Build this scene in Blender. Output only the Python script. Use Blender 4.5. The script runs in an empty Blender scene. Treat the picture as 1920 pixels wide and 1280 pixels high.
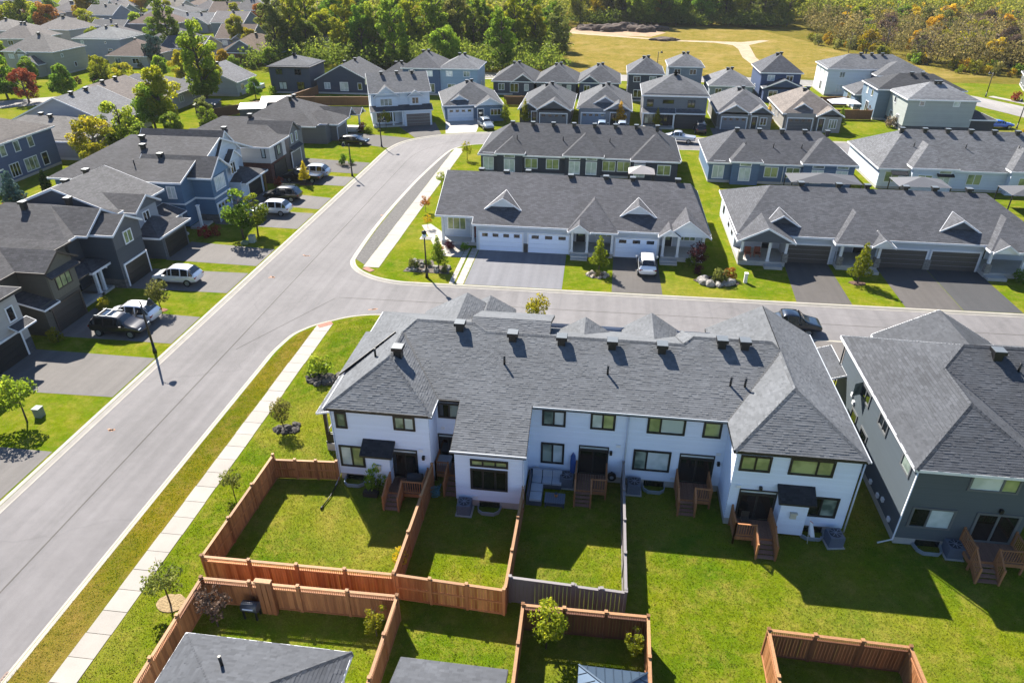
import bpy, bmesh, math, random
import numpy as np
from mathutils import Vector, Matrix
S = bpy.context.scene
COL = S.collection
R = math.radians
rng = random.Random(7)
# ---------------------------------------------------------------- camera, sky, sun, exposure
cam_d = bpy.data.cameras.new('camera'); cam = bpy.data.objects.new('camera', cam_d); COL.objects.link(cam)
cam.location = (0, 0, 30); cam.rotation_euler = (R(90 - 30.18), 0, R(7.5))
cam_d.sensor_width = 36; cam_d.lens = 24.375; cam_d.clip_start = .5; cam_d.clip_end = 5000
S.camera = cam
W = bpy.data.worlds.new('World'); S.world = W; W.use_nodes = True
wn = W.node_tree.nodes; sky = wn.new('ShaderNodeTexSky'); sky.sky_type = 'NISHITA'; sky.sun_disc = False
sky.sun_elevation = R(42); sky.sun_rotation = R(-37.2); sky.dust_density = .15; sky.ozone_density = 5.0
W.node_tree.links.new(sky.outputs[0], wn['Background'].inputs[0]); wn['Background'].inputs[1].default_value = .068
sun_d = bpy.data.lights.new('sun', 'SUN'); sun_d.energy = 5.0; sun_d.angle = R(.5); sun_d.color = (1, .94, .83)
sun = bpy.data.objects.new('sun', sun_d); COL.objects.link(sun); sun.location = (-60, 80, 100)
_c = math.cos(R(42)); TO_SUN = Vector((-.605 * _c, .796 * _c, math.sin(R(42))))
sun.rotation_euler = TO_SUN.to_track_quat('Z', 'Y').to_euler()
S.view_settings.view_transform = 'Standard'; S.view_settings.look = 'None'
S.view_settings.exposure = 1.54; S.view_settings.gamma = 1; S.view_settings.use_curve_mapping = False
S.cycles.max_bounces = 6; S.cycles.diffuse_bounces = 3; S.cycles.transparent_max_bounces = 6
# ---------------------------------------------------------------- materials
def lin(h):
    c = [int(h[i:i + 2], 16) / 255 for i in (0, 2, 4)]
    return tuple(x / 12.92 if x < .04045 else ((x + .055) / 1.055) ** 2.4 for x in c)
def sc(c, k): return tuple(min(1, x * k) for x in c)
class NT:
    def __init__(s, name):
        s.m = bpy.data.materials.new(name); s.m.use_nodes = True
        s.t = s.m.node_tree; s.p = s.t.nodes['Principled BSDF']; s.out = s.t.nodes['Material Output']
    def n(s, typ, **kw):
        x = s.t.nodes.new('ShaderNode' + typ)
        for k, v in kw.items():
            if k.startswith('i_'):
                key = k[2:]; key = int(key) if key.isdigit() else key
                x.inputs[key].default_value = v
            else: setattr(x, k, v)
        return x
    def l(s, a, b): s.t.links.new(a, b)
    def mix(s, fac, a, b, mode='MIX'):
        x = s.t.nodes.new('ShaderNodeMix'); x.data_type = 'RGBA'; x.blend_type = mode
        for i, v in ((0, fac), (6, a), (7, b)):
            if hasattr(v, 'is_linked'): s.l(v, x.inputs[i])
            elif isinstance(v, (int, float)): x.inputs[i].default_value = v
            else: x.inputs[i].default_value = (*v[:3], 1)
        return x.outputs[2]
    def ramp(s, fac, *st):
        r = s.t.nodes.new('ShaderNodeValToRGB'); e = r.color_ramp.elements
        while len(e) < len(st): e.new(.5)
        for i, (p, c) in enumerate(st):
            e[i].position = p; e[i].color = (*((c,) * 3 if isinstance(c, (int, float)) else c), 1)
        s.l(fac, r.inputs[0]); return r.outputs[0]
    def noise(s, co, scale, detail=3, rough=.6):
        x = s.n('TexNoise'); x.inputs['Scale'].default_value = scale; x.inputs['Detail'].default_value = detail
        x.inputs['Roughness'].default_value = rough; s.l(co, x.inputs['Vector']); return x.outputs[0]
    def bump(s, h, dist, strength=1):
        b = s.n('Bump'); b.inputs['Distance'].default_value = dist; b.inputs['Strength'].default_value = strength
        s.l(h, b.inputs['Height']); s.l(b.outputs[0], s.p.inputs['Normal'])
    def pos(s): return s.n('NewGeometry').outputs['Position']
    def col(s, c): s.l(c, s.p.inputs['Base Color'])
    def rough(s, r): s.p.inputs['Roughness'].default_value = r
MATS = {}
def memo(f):
    def g(*a, **k):
        key = (f.__name__, a, tuple(sorted(k.items())))
        if key not in MATS: MATS[key] = f(*a, **k)
        return MATS[key]
    return g
@memo
def paint(c, rough=.55, var=.12, metal=0., scale=.9):
    c = lin(c); n = NT('paint'); p = n.pos()
    a = n.noise(p, scale, 4); b = n.noise(p, 9, 2)
    k = n.mix(.5, a, b); k = n.ramp(k, (.3, 1 - var), (.7, 1 + var * .6))
    n.col(n.mix(1, c, k, 'MULTIPLY')); n.rough(rough); n.p.inputs['Metallic'].default_value = metal
    return n.m
@memo
def siding(c, pitch=.13, var=.1, vert=False):
    c = lin(c); n = NT('siding'); uv = n.n('UVMap').outputs[0]
    sp = n.n('SeparateXYZ'); n.l(uv, sp.inputs[0])
    q = n.n('Math', operation='DIVIDE', i_1=pitch); n.l(sp.outputs[0 if vert else 1], q.inputs[0])
    fr = n.n('Math', operation='FRACT'); n.l(q.outputs[0], fr.inputs[0])
    fl = n.n('Math', operation='FLOOR'); n.l(q.outputs[0], fl.inputs[0])
    wn_ = n.n('TexWhiteNoise', noise_dimensions='1D'); n.l(fl.outputs[0], wn_.inputs['W'])
    p = n.pos(); a = n.noise(p, .7, 4); k = n.mix(.35, a, wn_.outputs[0]); k = n.ramp(k, (.25, 1 - var), (.75, 1 + var * .5))
    n.col(n.mix(1, c, k, 'MULTIPLY')); n.rough(.62)
    if vert:
        r = n.ramp(fr.outputs[0], (0, 1), (.1, 1), (.12, 0), (.98, 0), (1, 1)); n.bump(r, .02)
    else:
        inv = n.n('Math', operation='SUBTRACT', i_0=1.); n.l(fr.outputs[0], inv.inputs[1]); n.bump(inv.outputs[0], .014)
    return n.m
@memo
def shingle(c, geo=False, var=.34):
    c = lin(c); n = NT('shingle'); p = n.pos()
    big = n.ramp(n.noise(p, .3, 5, .7), (.3, .8), (.7, 1.12)); fine = n.ramp(n.noise(p, 40, 2), (.3, .9), (.7, 1.1))
    if geo:
        at = n.n('Attribute', attribute_name='tone'); t = n.ramp(at.outputs['Fac'], (0, 1 - var), (1, 1 + var))
    else:
        uv = n.n('UVMap').outputs[0]; b = n.n('TexBrick', offset=.5, squash=1.)
        for k, v in (('Scale', 1.), ('Mortar Size', .012), ('Mortar Smooth', .3), ('Bias', 0.), ('Brick Width', .42), ('Row Height', .19)): b.inputs[k].default_value = v
        b.inputs['Color1'].default_value = (1 - var * .8,) * 3 + (1,); b.inputs['Color2'].default_value = (1 + var * .5,) * 3 + (1,); b.inputs['Mortar'].default_value = (.55, .55, .55, 1)
        n.l(uv, b.inputs['Vector']); t = b.outputs[0]
        n.bump(t, .012)
    n.col(n.mix(1, n.mix(1, n.mix(1, c, t, 'MULTIPLY'), big, 'MULTIPLY'), fine, 'MULTIPLY')); n.rough(.9)
    n.p.inputs['Specular IOR Level'].default_value = .25
    return n.m
@memo
def asphalt(c, var=.16, streak=False):
    c = lin(c); n = NT('asphalt'); p = n.pos()
    a = n.ramp(n.noise(p, .12, 5, .6), (.3, 1 - var), (.7, 1 + var)); b = n.ramp(n.noise(p, 1.6, 5, .7), (.3, .93), (.7, 1.07)); f = n.ramp(n.noise(p, 60, 2), (.2, .75), (.8, 1.25))
    k = n.mix(1, n.mix(1, n.mix(1, c, a, 'MULTIPLY'), b, 'MULTIPLY'), f, 'MULTIPLY')
    mp = n.n('Mapping'); mp.inputs['Scale'].default_value = (1.2, .03, 1); n.l(p, mp.inputs[0])
    st = n.ramp(n.noise(mp.outputs[0], 1, 3), (.35, .9), (.65, 1.08)); k = n.mix(1, k, st, 'MULTIPLY')
    if streak:
        vo = n.n('TexVoronoi', feature='DISTANCE_TO_EDGE'); vo.inputs['Scale'].default_value = .06
        w = n.n('VectorMath', operation='ADD'); n.l(p, w.inputs[0]); sc_ = n.n('VectorMath', operation='SCALE'); sc_.inputs['Scale'].default_value = 3.
        nn = n.n('TexNoise'); nn.inputs['Scale'].default_value = .35; n.l(p, nn.inputs['Vector']); n.l(nn.outputs['Color'], sc_.inputs[0]); n.l(sc_.outputs[0], w.inputs[1]); n.l(w.outputs[0], vo.inputs['Vector'])
        k = n.mix(1, k, n.ramp(vo.outputs['Distance'], (0, .9), (.003, .92), (.005, 1)), 'MULTIPLY')
    n.col(k); n.rough(.9); n.bump(n.noise(p, 45, 2), .01, .5); return n.m
@memo
def concrete(c, var=.12):
    c = lin(c); n = NT('concrete'); p = n.pos(); oi = n.n('ObjectInfo')
    a = n.ramp(n.noise(p, .8, 5, .65), (.3, 1 - var), (.7, 1 + var)); f = n.ramp(n.noise(p, 30, 3), (.3, .9), (.7, 1.08)); r = n.ramp(oi.outputs['Random'], (0, .93), (1, 1.06))
    n.col(n.mix(1, n.mix(1, n.mix(1, c, a, 'MULTIPLY'), f, 'MULTIPLY'), r, 'MULTIPLY')); n.rough(.85); n.bump(n.noise(p, 25, 3), .006, .6); return n.m
@memo
def stone(c, c2, w=.5, h=.2):
    n = NT('stone'); uv = n.n('UVMap').outputs[0]; b = n.n('TexBrick', offset=.5)
    for k, v in (('Scale', 1.), ('Mortar Size', .012), ('Bias', 0.), ('Brick Width', w), ('Row Height', h)): b.inputs[k].default_value = v
    b.inputs['Color1'].default_value = (*lin(c), 1); b.inputs['Color2'].default_value = (*lin(c2), 1); b.inputs['Mortar'].default_value = (*sc(lin(c), .5), 1)
    n.l(uv, b.inputs['Vector']); n.col(n.mix(1, b.outputs[0], n.ramp(n.noise(n.pos(), 5, 4), (.3, .75), (.7, 1.25)), 'MULTIPLY')); n.rough(.85); n.bump(b.outputs['Fac'], -.02); return n.m
@memo
def glass(c='0c1216', rough=.06, c2=None):
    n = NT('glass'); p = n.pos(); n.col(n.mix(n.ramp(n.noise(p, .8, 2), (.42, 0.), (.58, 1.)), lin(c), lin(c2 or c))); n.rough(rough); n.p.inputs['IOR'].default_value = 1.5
    n.p.inputs['Specular IOR Level'].default_value = .8; n.p.inputs['Coat Weight'].default_value = .6; n.p.inputs['Coat Roughness'].default_value = .02
    return n.m
@memo
def carpaint(c, metal=.3):
    n = NT('car_paint'); n.p.inputs['Base Color'].default_value = (*lin(c), 1); n.rough(.32); n.p.inputs['Metallic'].default_value = metal
    n.p.inputs['Coat Weight'].default_value = 1; n.p.inputs['Coat Roughness'].default_value = .04; return n.m
def _leafy(n, c, trans):
    d = n.n('BsdfDiffuse'); t = n.n('BsdfTranslucent'); mx = n.n('MixShader'); mx.inputs[0].default_value = trans
    n.l(c, d.inputs[0]); n.l(c, t.inputs[0]); n.l(d.outputs[0], mx.inputs[1]); n.l(t.outputs[0], mx.inputs[2])
    g = n.n('BsdfGlossy'); g.inputs['Roughness'].default_value = .45; m2 = n.n('MixShader'); m2.inputs[0].default_value = .008
    n.l(mx.outputs[0], m2.inputs[1]); n.l(g.outputs[0], m2.inputs[2]); n.l(m2.outputs[0], n.out.inputs[0]); n.t.nodes.remove(n.p)
@memo
def leaf(a, b, c=None, trans=.45):
    n = NT('leaf'); at = n.n('Attribute', attribute_name='tone'); oi = n.n('ObjectInfo')
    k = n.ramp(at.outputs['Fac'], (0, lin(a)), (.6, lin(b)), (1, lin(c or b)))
    h = n.n('HueSaturation'); mr = n.n('MapRange'); mr.inputs[3].default_value = .475; mr.inputs[4].default_value = .522; n.l(oi.outputs['Random'], mr.inputs[0]); n.l(mr.outputs[0], h.inputs['Hue'])
    wv = n.n('TexWhiteNoise', noise_dimensions='1D'); n.l(oi.outputs['Random'], wv.inputs['W']); m3 = n.n('MapRange'); m3.inputs[3].default_value = .72; m3.inputs[4].default_value = 1.25; n.l(wv.outputs[0], m3.inputs[0]); n.l(m3.outputs[0], h.inputs['Value'])
    n.l(k, h.inputs['Color']); _leafy(n, h.outputs[0], trans); return n.m
@memo
def grass(a='49620f', b='636c13', dry='897b3b', blade=False, k1=1.0):
    n = NT('grass'); p = n.pos()
    if not blade:
        mm = n.n('Mapping'); mm.inputs['Scale'].default_value = (.9, .25, 1); mm.inputs['Rotation'].default_value = (0, 0, .3); n.l(p, mm.inputs[0])
    x = n.mix(n.ramp(n.noise(p, .22, 5, .65), (.32, 0.), (.62, 1.)), lin(a), lin(b))
    x = n.mix(n.ramp(n.noise(p, .7, 6, .8), (.47, 0.), (.72, .75)), x, lin(dry))
    x = n.mix(n.ramp(n.noise(p, .09, 4, .6), (.5, 0.), (.72, .5)), x, lin(dry)); x = n.mix(1, x, n.ramp(n.noise(p, 2.6, 5, .75), (.28, .76), (.7, 1.2)), 'MULTIPLY')
    if blade:
        at = n.n('Attribute', attribute_name='tone'); x = n.mix(1, x, n.ramp(at.outputs['Fac'], (0, 1.3), (1, 1.8)), 'MULTIPLY'); _leafy(n, x, .45)
    else:
        x = n.mix(1, x, n.ramp(n.noise(p, 14, 3, .8), (.25, .68), (.75, 1.28)), 'MULTIPLY'); n.col(x); n.rough(.95); n.p.inputs['Specular IOR Level'].default_value = 0.
        n.bump(n.mix(.6, n.noise(p, 3.2, 4, .7), n.noise(p, 16, 3, .8)), .10, .8)
    return n.m
@memo
def wood(c, c2, rough=.7):
    n = NT('wood'); oi = n.n('ObjectInfo'); p = n.pos(); mp = n.n('Mapping'); mp.inputs['Scale'].default_value = (14, 14, 1.2); n.l(p, mp.inputs[0])
    k = n.mix(oi.outputs['Random'], lin(c), lin(c2)); n.col(n.mix(1, k, n.ramp(n.noise(mp.outputs[0], 1, 4, .7), (.25, .68), (.75, 1.25)), 'MULTIPLY')); n.rough(rough); return n.m
@memo
def mulch(c, c2, scale=9):
    n = NT('mulch'); p = n.pos(); n.col(n.mix(n.ramp(n.noise(p, scale, 4, .8), (.35, 0.), (.65, 1.)), lin(c), lin(c2))); n.rough(.95); n.bump(n.noise(p, scale * 1.5, 3), .08); return n.m
@memo
def rockm(c='8a8680', c2='5a5752'):
    n = NT('rock'); p = n.pos(); n.col(n.mix(n.ramp(n.noise(p, 3, 6, .7), (.35, 0.), (.65, 1.)), lin(c), lin(c2))); n.rough(.85); n.bump(n.noise(p, 6, 5, .7), .06); return n.m
# ---------------------------------------------------------------- mesh helpers
def tag(o, label=None, cat=None, group=None, kind=None):
    for k, v in (('label', label), ('category', cat), ('group', group), ('kind', kind)):
        if v: o[k] = v
    return o
def empty(name, loc=(0, 0, 0), rz=0, parent=None):
    o = bpy.data.objects.new(name, None); COL.objects.link(o); o.location = loc; o.rotation_euler.z = rz; o.empty_display_size = .3
    if parent: o.parent = parent
    return o
def newobj(name, me, parent=None, loc=None, rz=0):
    o = bpy.data.objects.new(name, me); COL.objects.link(o)
    if parent: o.parent = parent
    if loc is not None: o.location = loc
    if rz: o.rotation_euler.z = rz
    return o
class MB:
    def __init__(s): s.v = []; s.f = []; s.m = []; s.sm = []
    def poly(s, pts, m=0, smooth=False):
        b = len(s.v); s.v += [tuple(p) for p in pts]; s.f.append(tuple(range(b, b + len(pts)))); s.m.append(m); s.sm.append(smooth)
    def box(s, x0, x1, y0, y1, z0, z1, m=0, bot=True):
        b = len(s.v); s.v += [(x, y, z) for z in (z0, z1) for y in (y0, y1) for x in (x0, x1)]
        for q in ((4, 5, 7, 6), (0, 1, 5, 4), (1, 3, 7, 5), (3, 2, 6, 7), (2, 0, 4, 6)) + (((0, 2, 3, 1),) if bot else ()):
            s.f.append(tuple(b + i for i in q)); s.m.append(m); s.sm.append(False)
        return s
    def prism(s, pts, z0, z1, m=0, ms=None):
        n = len(pts); s.poly([(x, y, z1) for x, y in pts], m); ms = m if ms is None else ms
        for i in range(n):
            a, b = pts[i], pts[(i + 1) % n]; s.poly([(*a, z0), (*b, z0), (*b, z1), (*a, z1)], ms)
        return s
    def tube(s, pts, rad, n=8, m=0, cap=True, smooth=True):
        pts = [Vector(p) for p in pts]; rad = rad if isinstance(rad, (list, tuple)) else [rad] * len(pts); rings = []
        for i, p in enumerate(pts):
            d = (pts[min(i + 1, len(pts) - 1)] - pts[max(i - 1, 0)]).normalized(); u = d.orthogonal().normalized() if abs(d.z) < .95 else Vector((1, 0, 0)); u = (u - d * u.dot(d)).normalized(); w = d.cross(u)
            b = len(s.v); s.v += [tuple(p + (u * math.cos(t) + w * math.sin(t)) * rad[i]) for t in (2 * math.pi * k / n for k in range(n))]; rings.append(b)
        for a, b in zip(rings, rings[1:]):
            for k in range(n):
                s.f.append((a + k, a + (k + 1) % n, b + (k + 1) % n, b + k)); s.m.append(m); s.sm.append(smooth)
        if cap:
            s.f.append(tuple(rings[-1] + k for k in range(n))); s.m.append(m); s.sm.append(False)
            s.f.append(tuple(rings[0] + n - 1 - k for k in range(n))); s.m.append(m); s.sm.append(False)
        return s
    def bar(s, p, q, w, h, m=0):
        p, q = Vector(p), Vector(q); d = (q - p).normalized(); sd = d.cross(Vector((0, 0, 1)))
        if sd.length < .01: sd = Vector((1, 0, 0))
        sd = sd.normalized() * (w / 2); up = sd.cross(d).normalized() * (h / 2); b = len(s.v)
        s.v += [tuple(e + a * sd + c * up) for e in (p, q) for a, c in ((-1, -1), (1, -1), (1, 1), (-1, 1))]
        for f in ((0, 1, 5, 4), (1, 2, 6, 5), (2, 3, 7, 6), (3, 0, 4, 7), (3, 2, 1, 0), (4, 5, 6, 7)):
            s.f.append(tuple(b + i for i in f)); s.m.append(m); s.sm.append(False)
        return s
    def mesh(s, name, mats, off=None, uv=True):
        me = bpy.data.meshes.new(name); v = s.v if off is None else [(x - off[0], y - off[1], z) for x, y, z in s.v]
        me.from_pydata(v, [], s.f)
        for m in (mats if isinstance(mats, (list, tuple)) else [mats]): me.materials.append(m)
        me.polygons.foreach_set('material_index', s.m); me.polygons.foreach_set('use_smooth', s.sm)
        if uv:
            l = me.uv_layers.new(name='UVMap'); d = l.data
            for p in me.polygons:
                n = p.normal
                if abs(n.z) > .985: u = Vector((1, 0, 0)); w = Vector((0, 1, 0))
                else: u = Vector((-n.y, n.x, 0)).normalized(); w = n.cross(u)
                for li in p.loop_indices:
                    c = me.vertices[me.loops[li].vertex_index].co; d[li].uv = (c.dot(u), c.dot(w))
        me.update(); return me
    def build(s, name, mats, parent=None, off=None, uv=True, loc=None):
        return newobj(name, s.mesh(name, mats, off, uv), parent, loc)
# ---------------------------------------------------------------- building kit
WHITE = paint('d9dade'); BLACK = paint('121214', .45); BLKTRIM = paint('17181b', .5); GREYTRIM = paint('5b5e62'); BROWNTRIM = paint('3a322d')
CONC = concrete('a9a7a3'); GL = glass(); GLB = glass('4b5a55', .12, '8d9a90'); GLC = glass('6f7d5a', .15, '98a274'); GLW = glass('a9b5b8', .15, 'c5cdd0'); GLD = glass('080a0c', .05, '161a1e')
TRIM = {'w': WHITE, 'b': BLKTRIM, 'g': GREYTRIM, 'n': BROWNTRIM}
def shingles_for(polys, rs, exposure=.152):
    """stepped courses with uneven tabs on planar roof faces: real relief"""
    V = []; F = []; T = []
    for P in polys:
        P = [Vector(p) for p in P]; n = Vector((0, 0, 0))
        for i in range(len(P)): a, b = P[i], P[(i + 1) % len(P)]; n += Vector(((a.y - b.y) * (a.z + b.z), (a.z - b.z) * (a.x + b.x), (a.x - b.x) * (a.y + b.y)))
        n.normalize()
        if n.z < 0: n = -n
        u = Vector((-n.y, n.x, 0)).normalized(); w = n.cross(u)
        if w.z < 0: w = -w
        O = P[0]; Q = [((p - O).dot(u), (p - O).dot(w)) for p in P]; v0 = min(q[1] for q in Q); v1 = max(q[1] for q in Q); k = 0
        while v0 + k * exposure < v1 - .02:
            vb = v0 + k * exposure; vt = min(vb + exposure, v1); vm = (vb + vt) / 2; xs = []; k += 1
            for i in range(len(Q)):
                (ua, va), (ub, vb_) = Q[i], Q[(i + 1) % len(Q)]
                if (va <= vm) != (vb_ <= vm): xs.append(ua + (ub - ua) * (vm - va) / (vb_ - va))
            xs.sort()
            for a, b in zip(xs[::2], xs[1::2]):
                x = a - rs.random() * .2
                while x < b:
                    wd = rs.choice((.12, .17, .22, .3, .38)); xa = max(a, x); xb = min(b, x + wd); x += wd
                    if xb - xa < .03: continue
                    hi = rs.choice((.014, .016, .018, .028)); i0 = len(V); j = rs.uniform(-.008, .008)
                    for uu, vv, hh in ((xa, vb + j, hi), (xb, vb + j, hi), (xb, vt + .01, .006), (xa, vt + .01, .006), (xa, vb + j, -.01), (xb, vb + j, -.01)):
                        V.append(O + u * uu + w * vv + n * hh)
                    if n.dot((V[i0 + 1] - V[i0]).cross(V[i0 + 3] - V[i0])) > 0: F += [(i0, i0 + 1, i0 + 2, i0 + 3), (i0, i0 + 4, i0 + 5, i0 + 1)]
                    else: F += [(i0, i0 + 3, i0 + 2, i0 + 1), (i0, i0 + 1, i0 + 5, i0 + 4)]
                    t = min(1, max(0, rs.gauss(.5, .28))); T += [t] * 6
    return V, F, T
class B:
    """a building: an Empty at its base and its parts. Local frame: front = -y, x to the right seen from the front"""
    def __init__(s, name, label, cat, ox, oy, rot=0, group=None, world=False):
        s.o = empty(name, (ox, oy, 0), R(rot)); tag(s.o, label, cat, group); s.off = (ox, oy) if world else None; s.roofs = []
    def put(s, mb, name, mats, parent=None, uv=True): return mb.build(name, mats, parent or s.o, s.off, uv)
    def box(s, name, x0, x1, y0, y1, z0, z1, m, parent=None): return s.put(MB().box(x0, x1, y0, y1, z0, z1), name, m, parent)
    def walls(s, x0, x1, y0, y1, z0, z1, m, lap=0, name='wall', sides='FRBL'):
        mb = MB()
        for sd, a, b in (('F', (x0, y0), (x1, y0)), ('R', (x1, y0), (x1, y1)), ('B', (x1, y1), (x0, y1)), ('L', (x0, y1), (x0, y0))):
            if sd not in sides: continue
            if lap:
                d = Vector((b[0] - a[0], b[1] - a[1])).normalized(); nx, ny = d.y, -d.x; z = z0
                while z < z1 - .01:
                    zt = min(z + lap, z1); h = .016
                    mb.poly([(a[0] + nx * h, a[1] + ny * h, z), (b[0] + nx * h, b[1] + ny * h, z), (b[0], b[1], zt), (a[0], a[1], zt)])
                    mb.poly([(a[0], a[1], z), (b[0], b[1], z), (b[0] + nx * h, b[1] + ny * h, z), (a[0] + nx * h, a[1] + ny * h, z)]); z = zt
            else: mb.poly([(*a, z0), (*b, z0), (*b, z1), (*a, z1)])
        return s.put(mb, name, m)
    def roof(s, polys, m, trim='w', t=.2, near=None, name='roof'):
        mb = MB(); cnt = {}
        for P in polys:
            q = [tuple(round(c, 3) for c in p) for p in P]
            for i in range(len(q)): e = (q[i], q[(i + 1) % len(q)]); k = tuple(sorted(e)); cnt.setdefault(k, []).append(e)
        for P in polys:
            P = [Vector(p) for p in P]; n = Vector((0, 0, 0))
            for i in range(len(P)): a, b = P[i], P[(i + 1) % len(P)]; n += Vector(((a.y - b.y) * (a.z + b.z), (a.z - b.z) * (a.x + b.x), (a.x - b.x) * (a.y + b.y)))
            mb.poly(P if n.z >= 0 else P[::-1])
        ro = s.put(mb, name, m); fb = MB()
        for k, es in cnt.items():
            if len(es) == 1:
                a, b = es[0]; d = Vector((b[0] - a[0], b[1] - a[1], 0))
                if d.length < .01: continue
                d.normalize(); nn = Vector((d.y, -d.x, 0)) * .02
                a = Vector(a); b = Vector(b); dn = Vector((0, 0, -t)); up = Vector((0, 0, .012))
                pts = [a + up, b + up, b + dn, a + dn]
                fb.poly([p + nn for p in pts]); fb.poly([p - nn for p in pts][::-1]); fb.poly([a + up - nn, b + up - nn, b + up + nn, a + up + nn]); fb.poly([a + dn - nn, b + dn - nn, b + dn + nn, a + dn + nn][::-1])
        for P in polys: fb.poly([(p[0], p[1], p[2] - t + .02) for p in P][::-1])
        s.put(fb, 'fascia', TRIM[trim], ro, uv=False)
        if near:
            V, F, T = shingles_for(polys, random.Random(len(polys)))
            if s.off: V = [(v[0] - s.off[0], v[1] - s.off[1], v[2]) for v in V]
            me = bpy.data.meshes.new('shingles'); me.from_pydata(V, [], F); me.materials.append(near); at = me.attributes.new('tone', 'FLOAT', 'POINT'); at.data.foreach_set('value', T); me.update()
            tag(newobj('shingles', me, ro), kind='stuff')
        s.last = ro; return ro
    def ridge(s, pts, m, parent=None, w=.16):
        mb = MB()
        for a, b in zip(pts, pts[1:]):
            a, b = Vector(a), Vector(b); n = max(1, int((b - a).length / .3)); d = (b - a).normalized(); sd = Vector((-d.y, d.x, 0)).normalized() * w; 
            for i in range(n):
                p = a.lerp(b, i / n); q = a.lerp(b, (i + 1.15) / n); h = Vector((0, 0, .055 + .012)); h2 = Vector((0, 0, .05)); lo = Vector((0, 0, -.045))
                mb.poly([p + sd + lo, q + sd + lo, q + h2, p + h]); mb.poly([p + h, q + h2, q - sd + lo, p - sd + lo])
        return s.put(mb, 'ridge_cap', m, parent or s.last)
    def hip(s, x0, x1, y0, y1, z, sl, m, trim='w', over=.4, slx=None, near=None, hf=True):
        x0 -= over; x1 += over; y0 -= over; y1 += over; w, d = x1 - x0, y1 - y0; slx = slx or sl
        if d * sl / 2 <= w * slx / 2:
            h = sl * d / 2; i = h / slx; ym = (y0 + y1) / 2; a, b = (x0 + i, ym, z + h), (x1 - i, ym, z + h)
            P = [[(x0, y0, z), (x1, y0, z), b, a], [(x1, y1, z), (x0, y1, z), a, b], [(x0, y1, z), (x0, y0, z), a], [(x1, y0, z), (x1, y1, z), b]]
        else:
            h = slx * w / 2; i = h / sl; xm = (x0 + x1) / 2; a, b = (xm, y0 + i, z + h), (xm, y1 - i, z + h)
            P = [[(x0, y0, z), (x1, y0, z), a], [(x1, y0, z), (x1, y1, z), b, a], [(x1, y1, z), (x0, y1, z), b], [(x0, y1, z), (x0, y0, z), a, b]]
        r = s.roof(P, m, trim, near=near); s.ra, s.rb = a, b; return r
    def gable(s, x0, x1, y0, y1, z, sl, m, wallm, trim='w', over=.4, axis='y', back=True, front=True):
        if axis == 'y':
            X0, X1, Y0, Y1 = x0 - over, x1 + over, y0 - (over * .8 if front else 0), y1 + (over * .8 if back else 0); xm = (X0 + X1) / 2; h = sl * (X1 - X0) / 2; a, b = (xm, Y0, z + h), (xm, Y1, z + h)
            P = [[(X1, Y0, z), (X1, Y1, z), b, a], [(X0, Y1, z), (X0, Y0, z), a, b]]; g = MB(); zz = z + sl * over
            if front: g.poly([(x0, y0, zz - .3), (x1, y0, zz - .3), (x1, y0, zz - .02), (xm, y0, z + h - .04), (x0, y0, zz - .02)])
            if back: g.poly([(x1, y1, zz - .3), (x0, y1, zz - .3), (x0, y1, zz - .02), (xm, y1, z + h - .04), (x1, y1, zz - .02)])
        else:
            X0, X1, Y0, Y1 = x0 - over * .8, x1 + over * .8, y0 - over, y1 + over; ym = (Y0 + Y1) / 2; h = sl * (Y1 - Y0) / 2; a, b = (X0, ym, z + h), (X1, ym, z + h)
            P = [[(X0, Y0, z), (X1, Y0, z), b, a], [(X1, Y1, z), (X0, Y1, z), a, b]]; g = MB(); zz = z + sl * over
            g.poly([(x0, y1, zz - .3), (x0, y0, zz - .3), (x0, y0, zz - .02), (x0, ym, z + h - .04), (x0, y1, zz - .02)]); g.poly([(x1, y0, zz - .3), (x1, y1, zz - .3), (x1, y1, zz - .02), (x1, ym, z + h - .04), (x1, y0, zz - .02)])
        r = s.roof(P, m, trim)
        for k in range(len(g.f)):
            h1 = MB(); h1.poly([g.v[q] for q in g.f[k]]); s.put(h1, 'gable_wall', wallm)
        s.ra, s.rb = a, b; return r
    def M(s, sd, p):
        return {'F': lambda a, z, d: (a, p - d, z), 'B': lambda a, z, d: (a, p + d, z), 'L': lambda a, z, d: (p - d, a, z), 'R': lambda a, z, d: (p + d, a, z)}[sd]
    def slab(s, mb, sd, p, a0, a1, z0, z1, d0, d1, m=0):
        f = s.M(sd, p); q0 = f(a0, z0, d0); q1 = f(a1, z1, d1)
        mb.box(min(q0[0], q1[0]), max(q0[0], q1[0]), min(q0[1], q1[1]), max(q0[1], q1[1]), min(q0[2], q1[2]), max(q0[2], q1[2]), m); return mb
    def win(s, sd, p, a, z, w, h, n=2, fr='w', g=None, fw=.1, split=None, name='window'):
        a0, a1, z0, z1 = a - w / 2, a + w / 2, z - h / 2, z + h / 2; mb = MB()
        for q in ((a0, a1, z0, z0 + fw), (a0, a1, z1 - fw, z1), (a0, a0 + fw, z0 + fw, z1 - fw), (a1 - fw, a1, z0 + fw, z1 - fw)): s.slab(mb, sd, p, *q, -.05, .07)
        ed = [a0 + fw] + ([a0 + w * split] if split else [a0 + w * i / n for i in range(1, n)]) + [a1 - fw]
        for e in ed[1:-1]: s.slab(mb, sd, p, e - fw * .4, e + fw * .4, z0 + fw, z1 - fw, -.05, .06)
        fo = s.put(mb, name, TRIM[fr], uv=False); gs = g if isinstance(g, (list, tuple)) else [g or GL]
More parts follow.
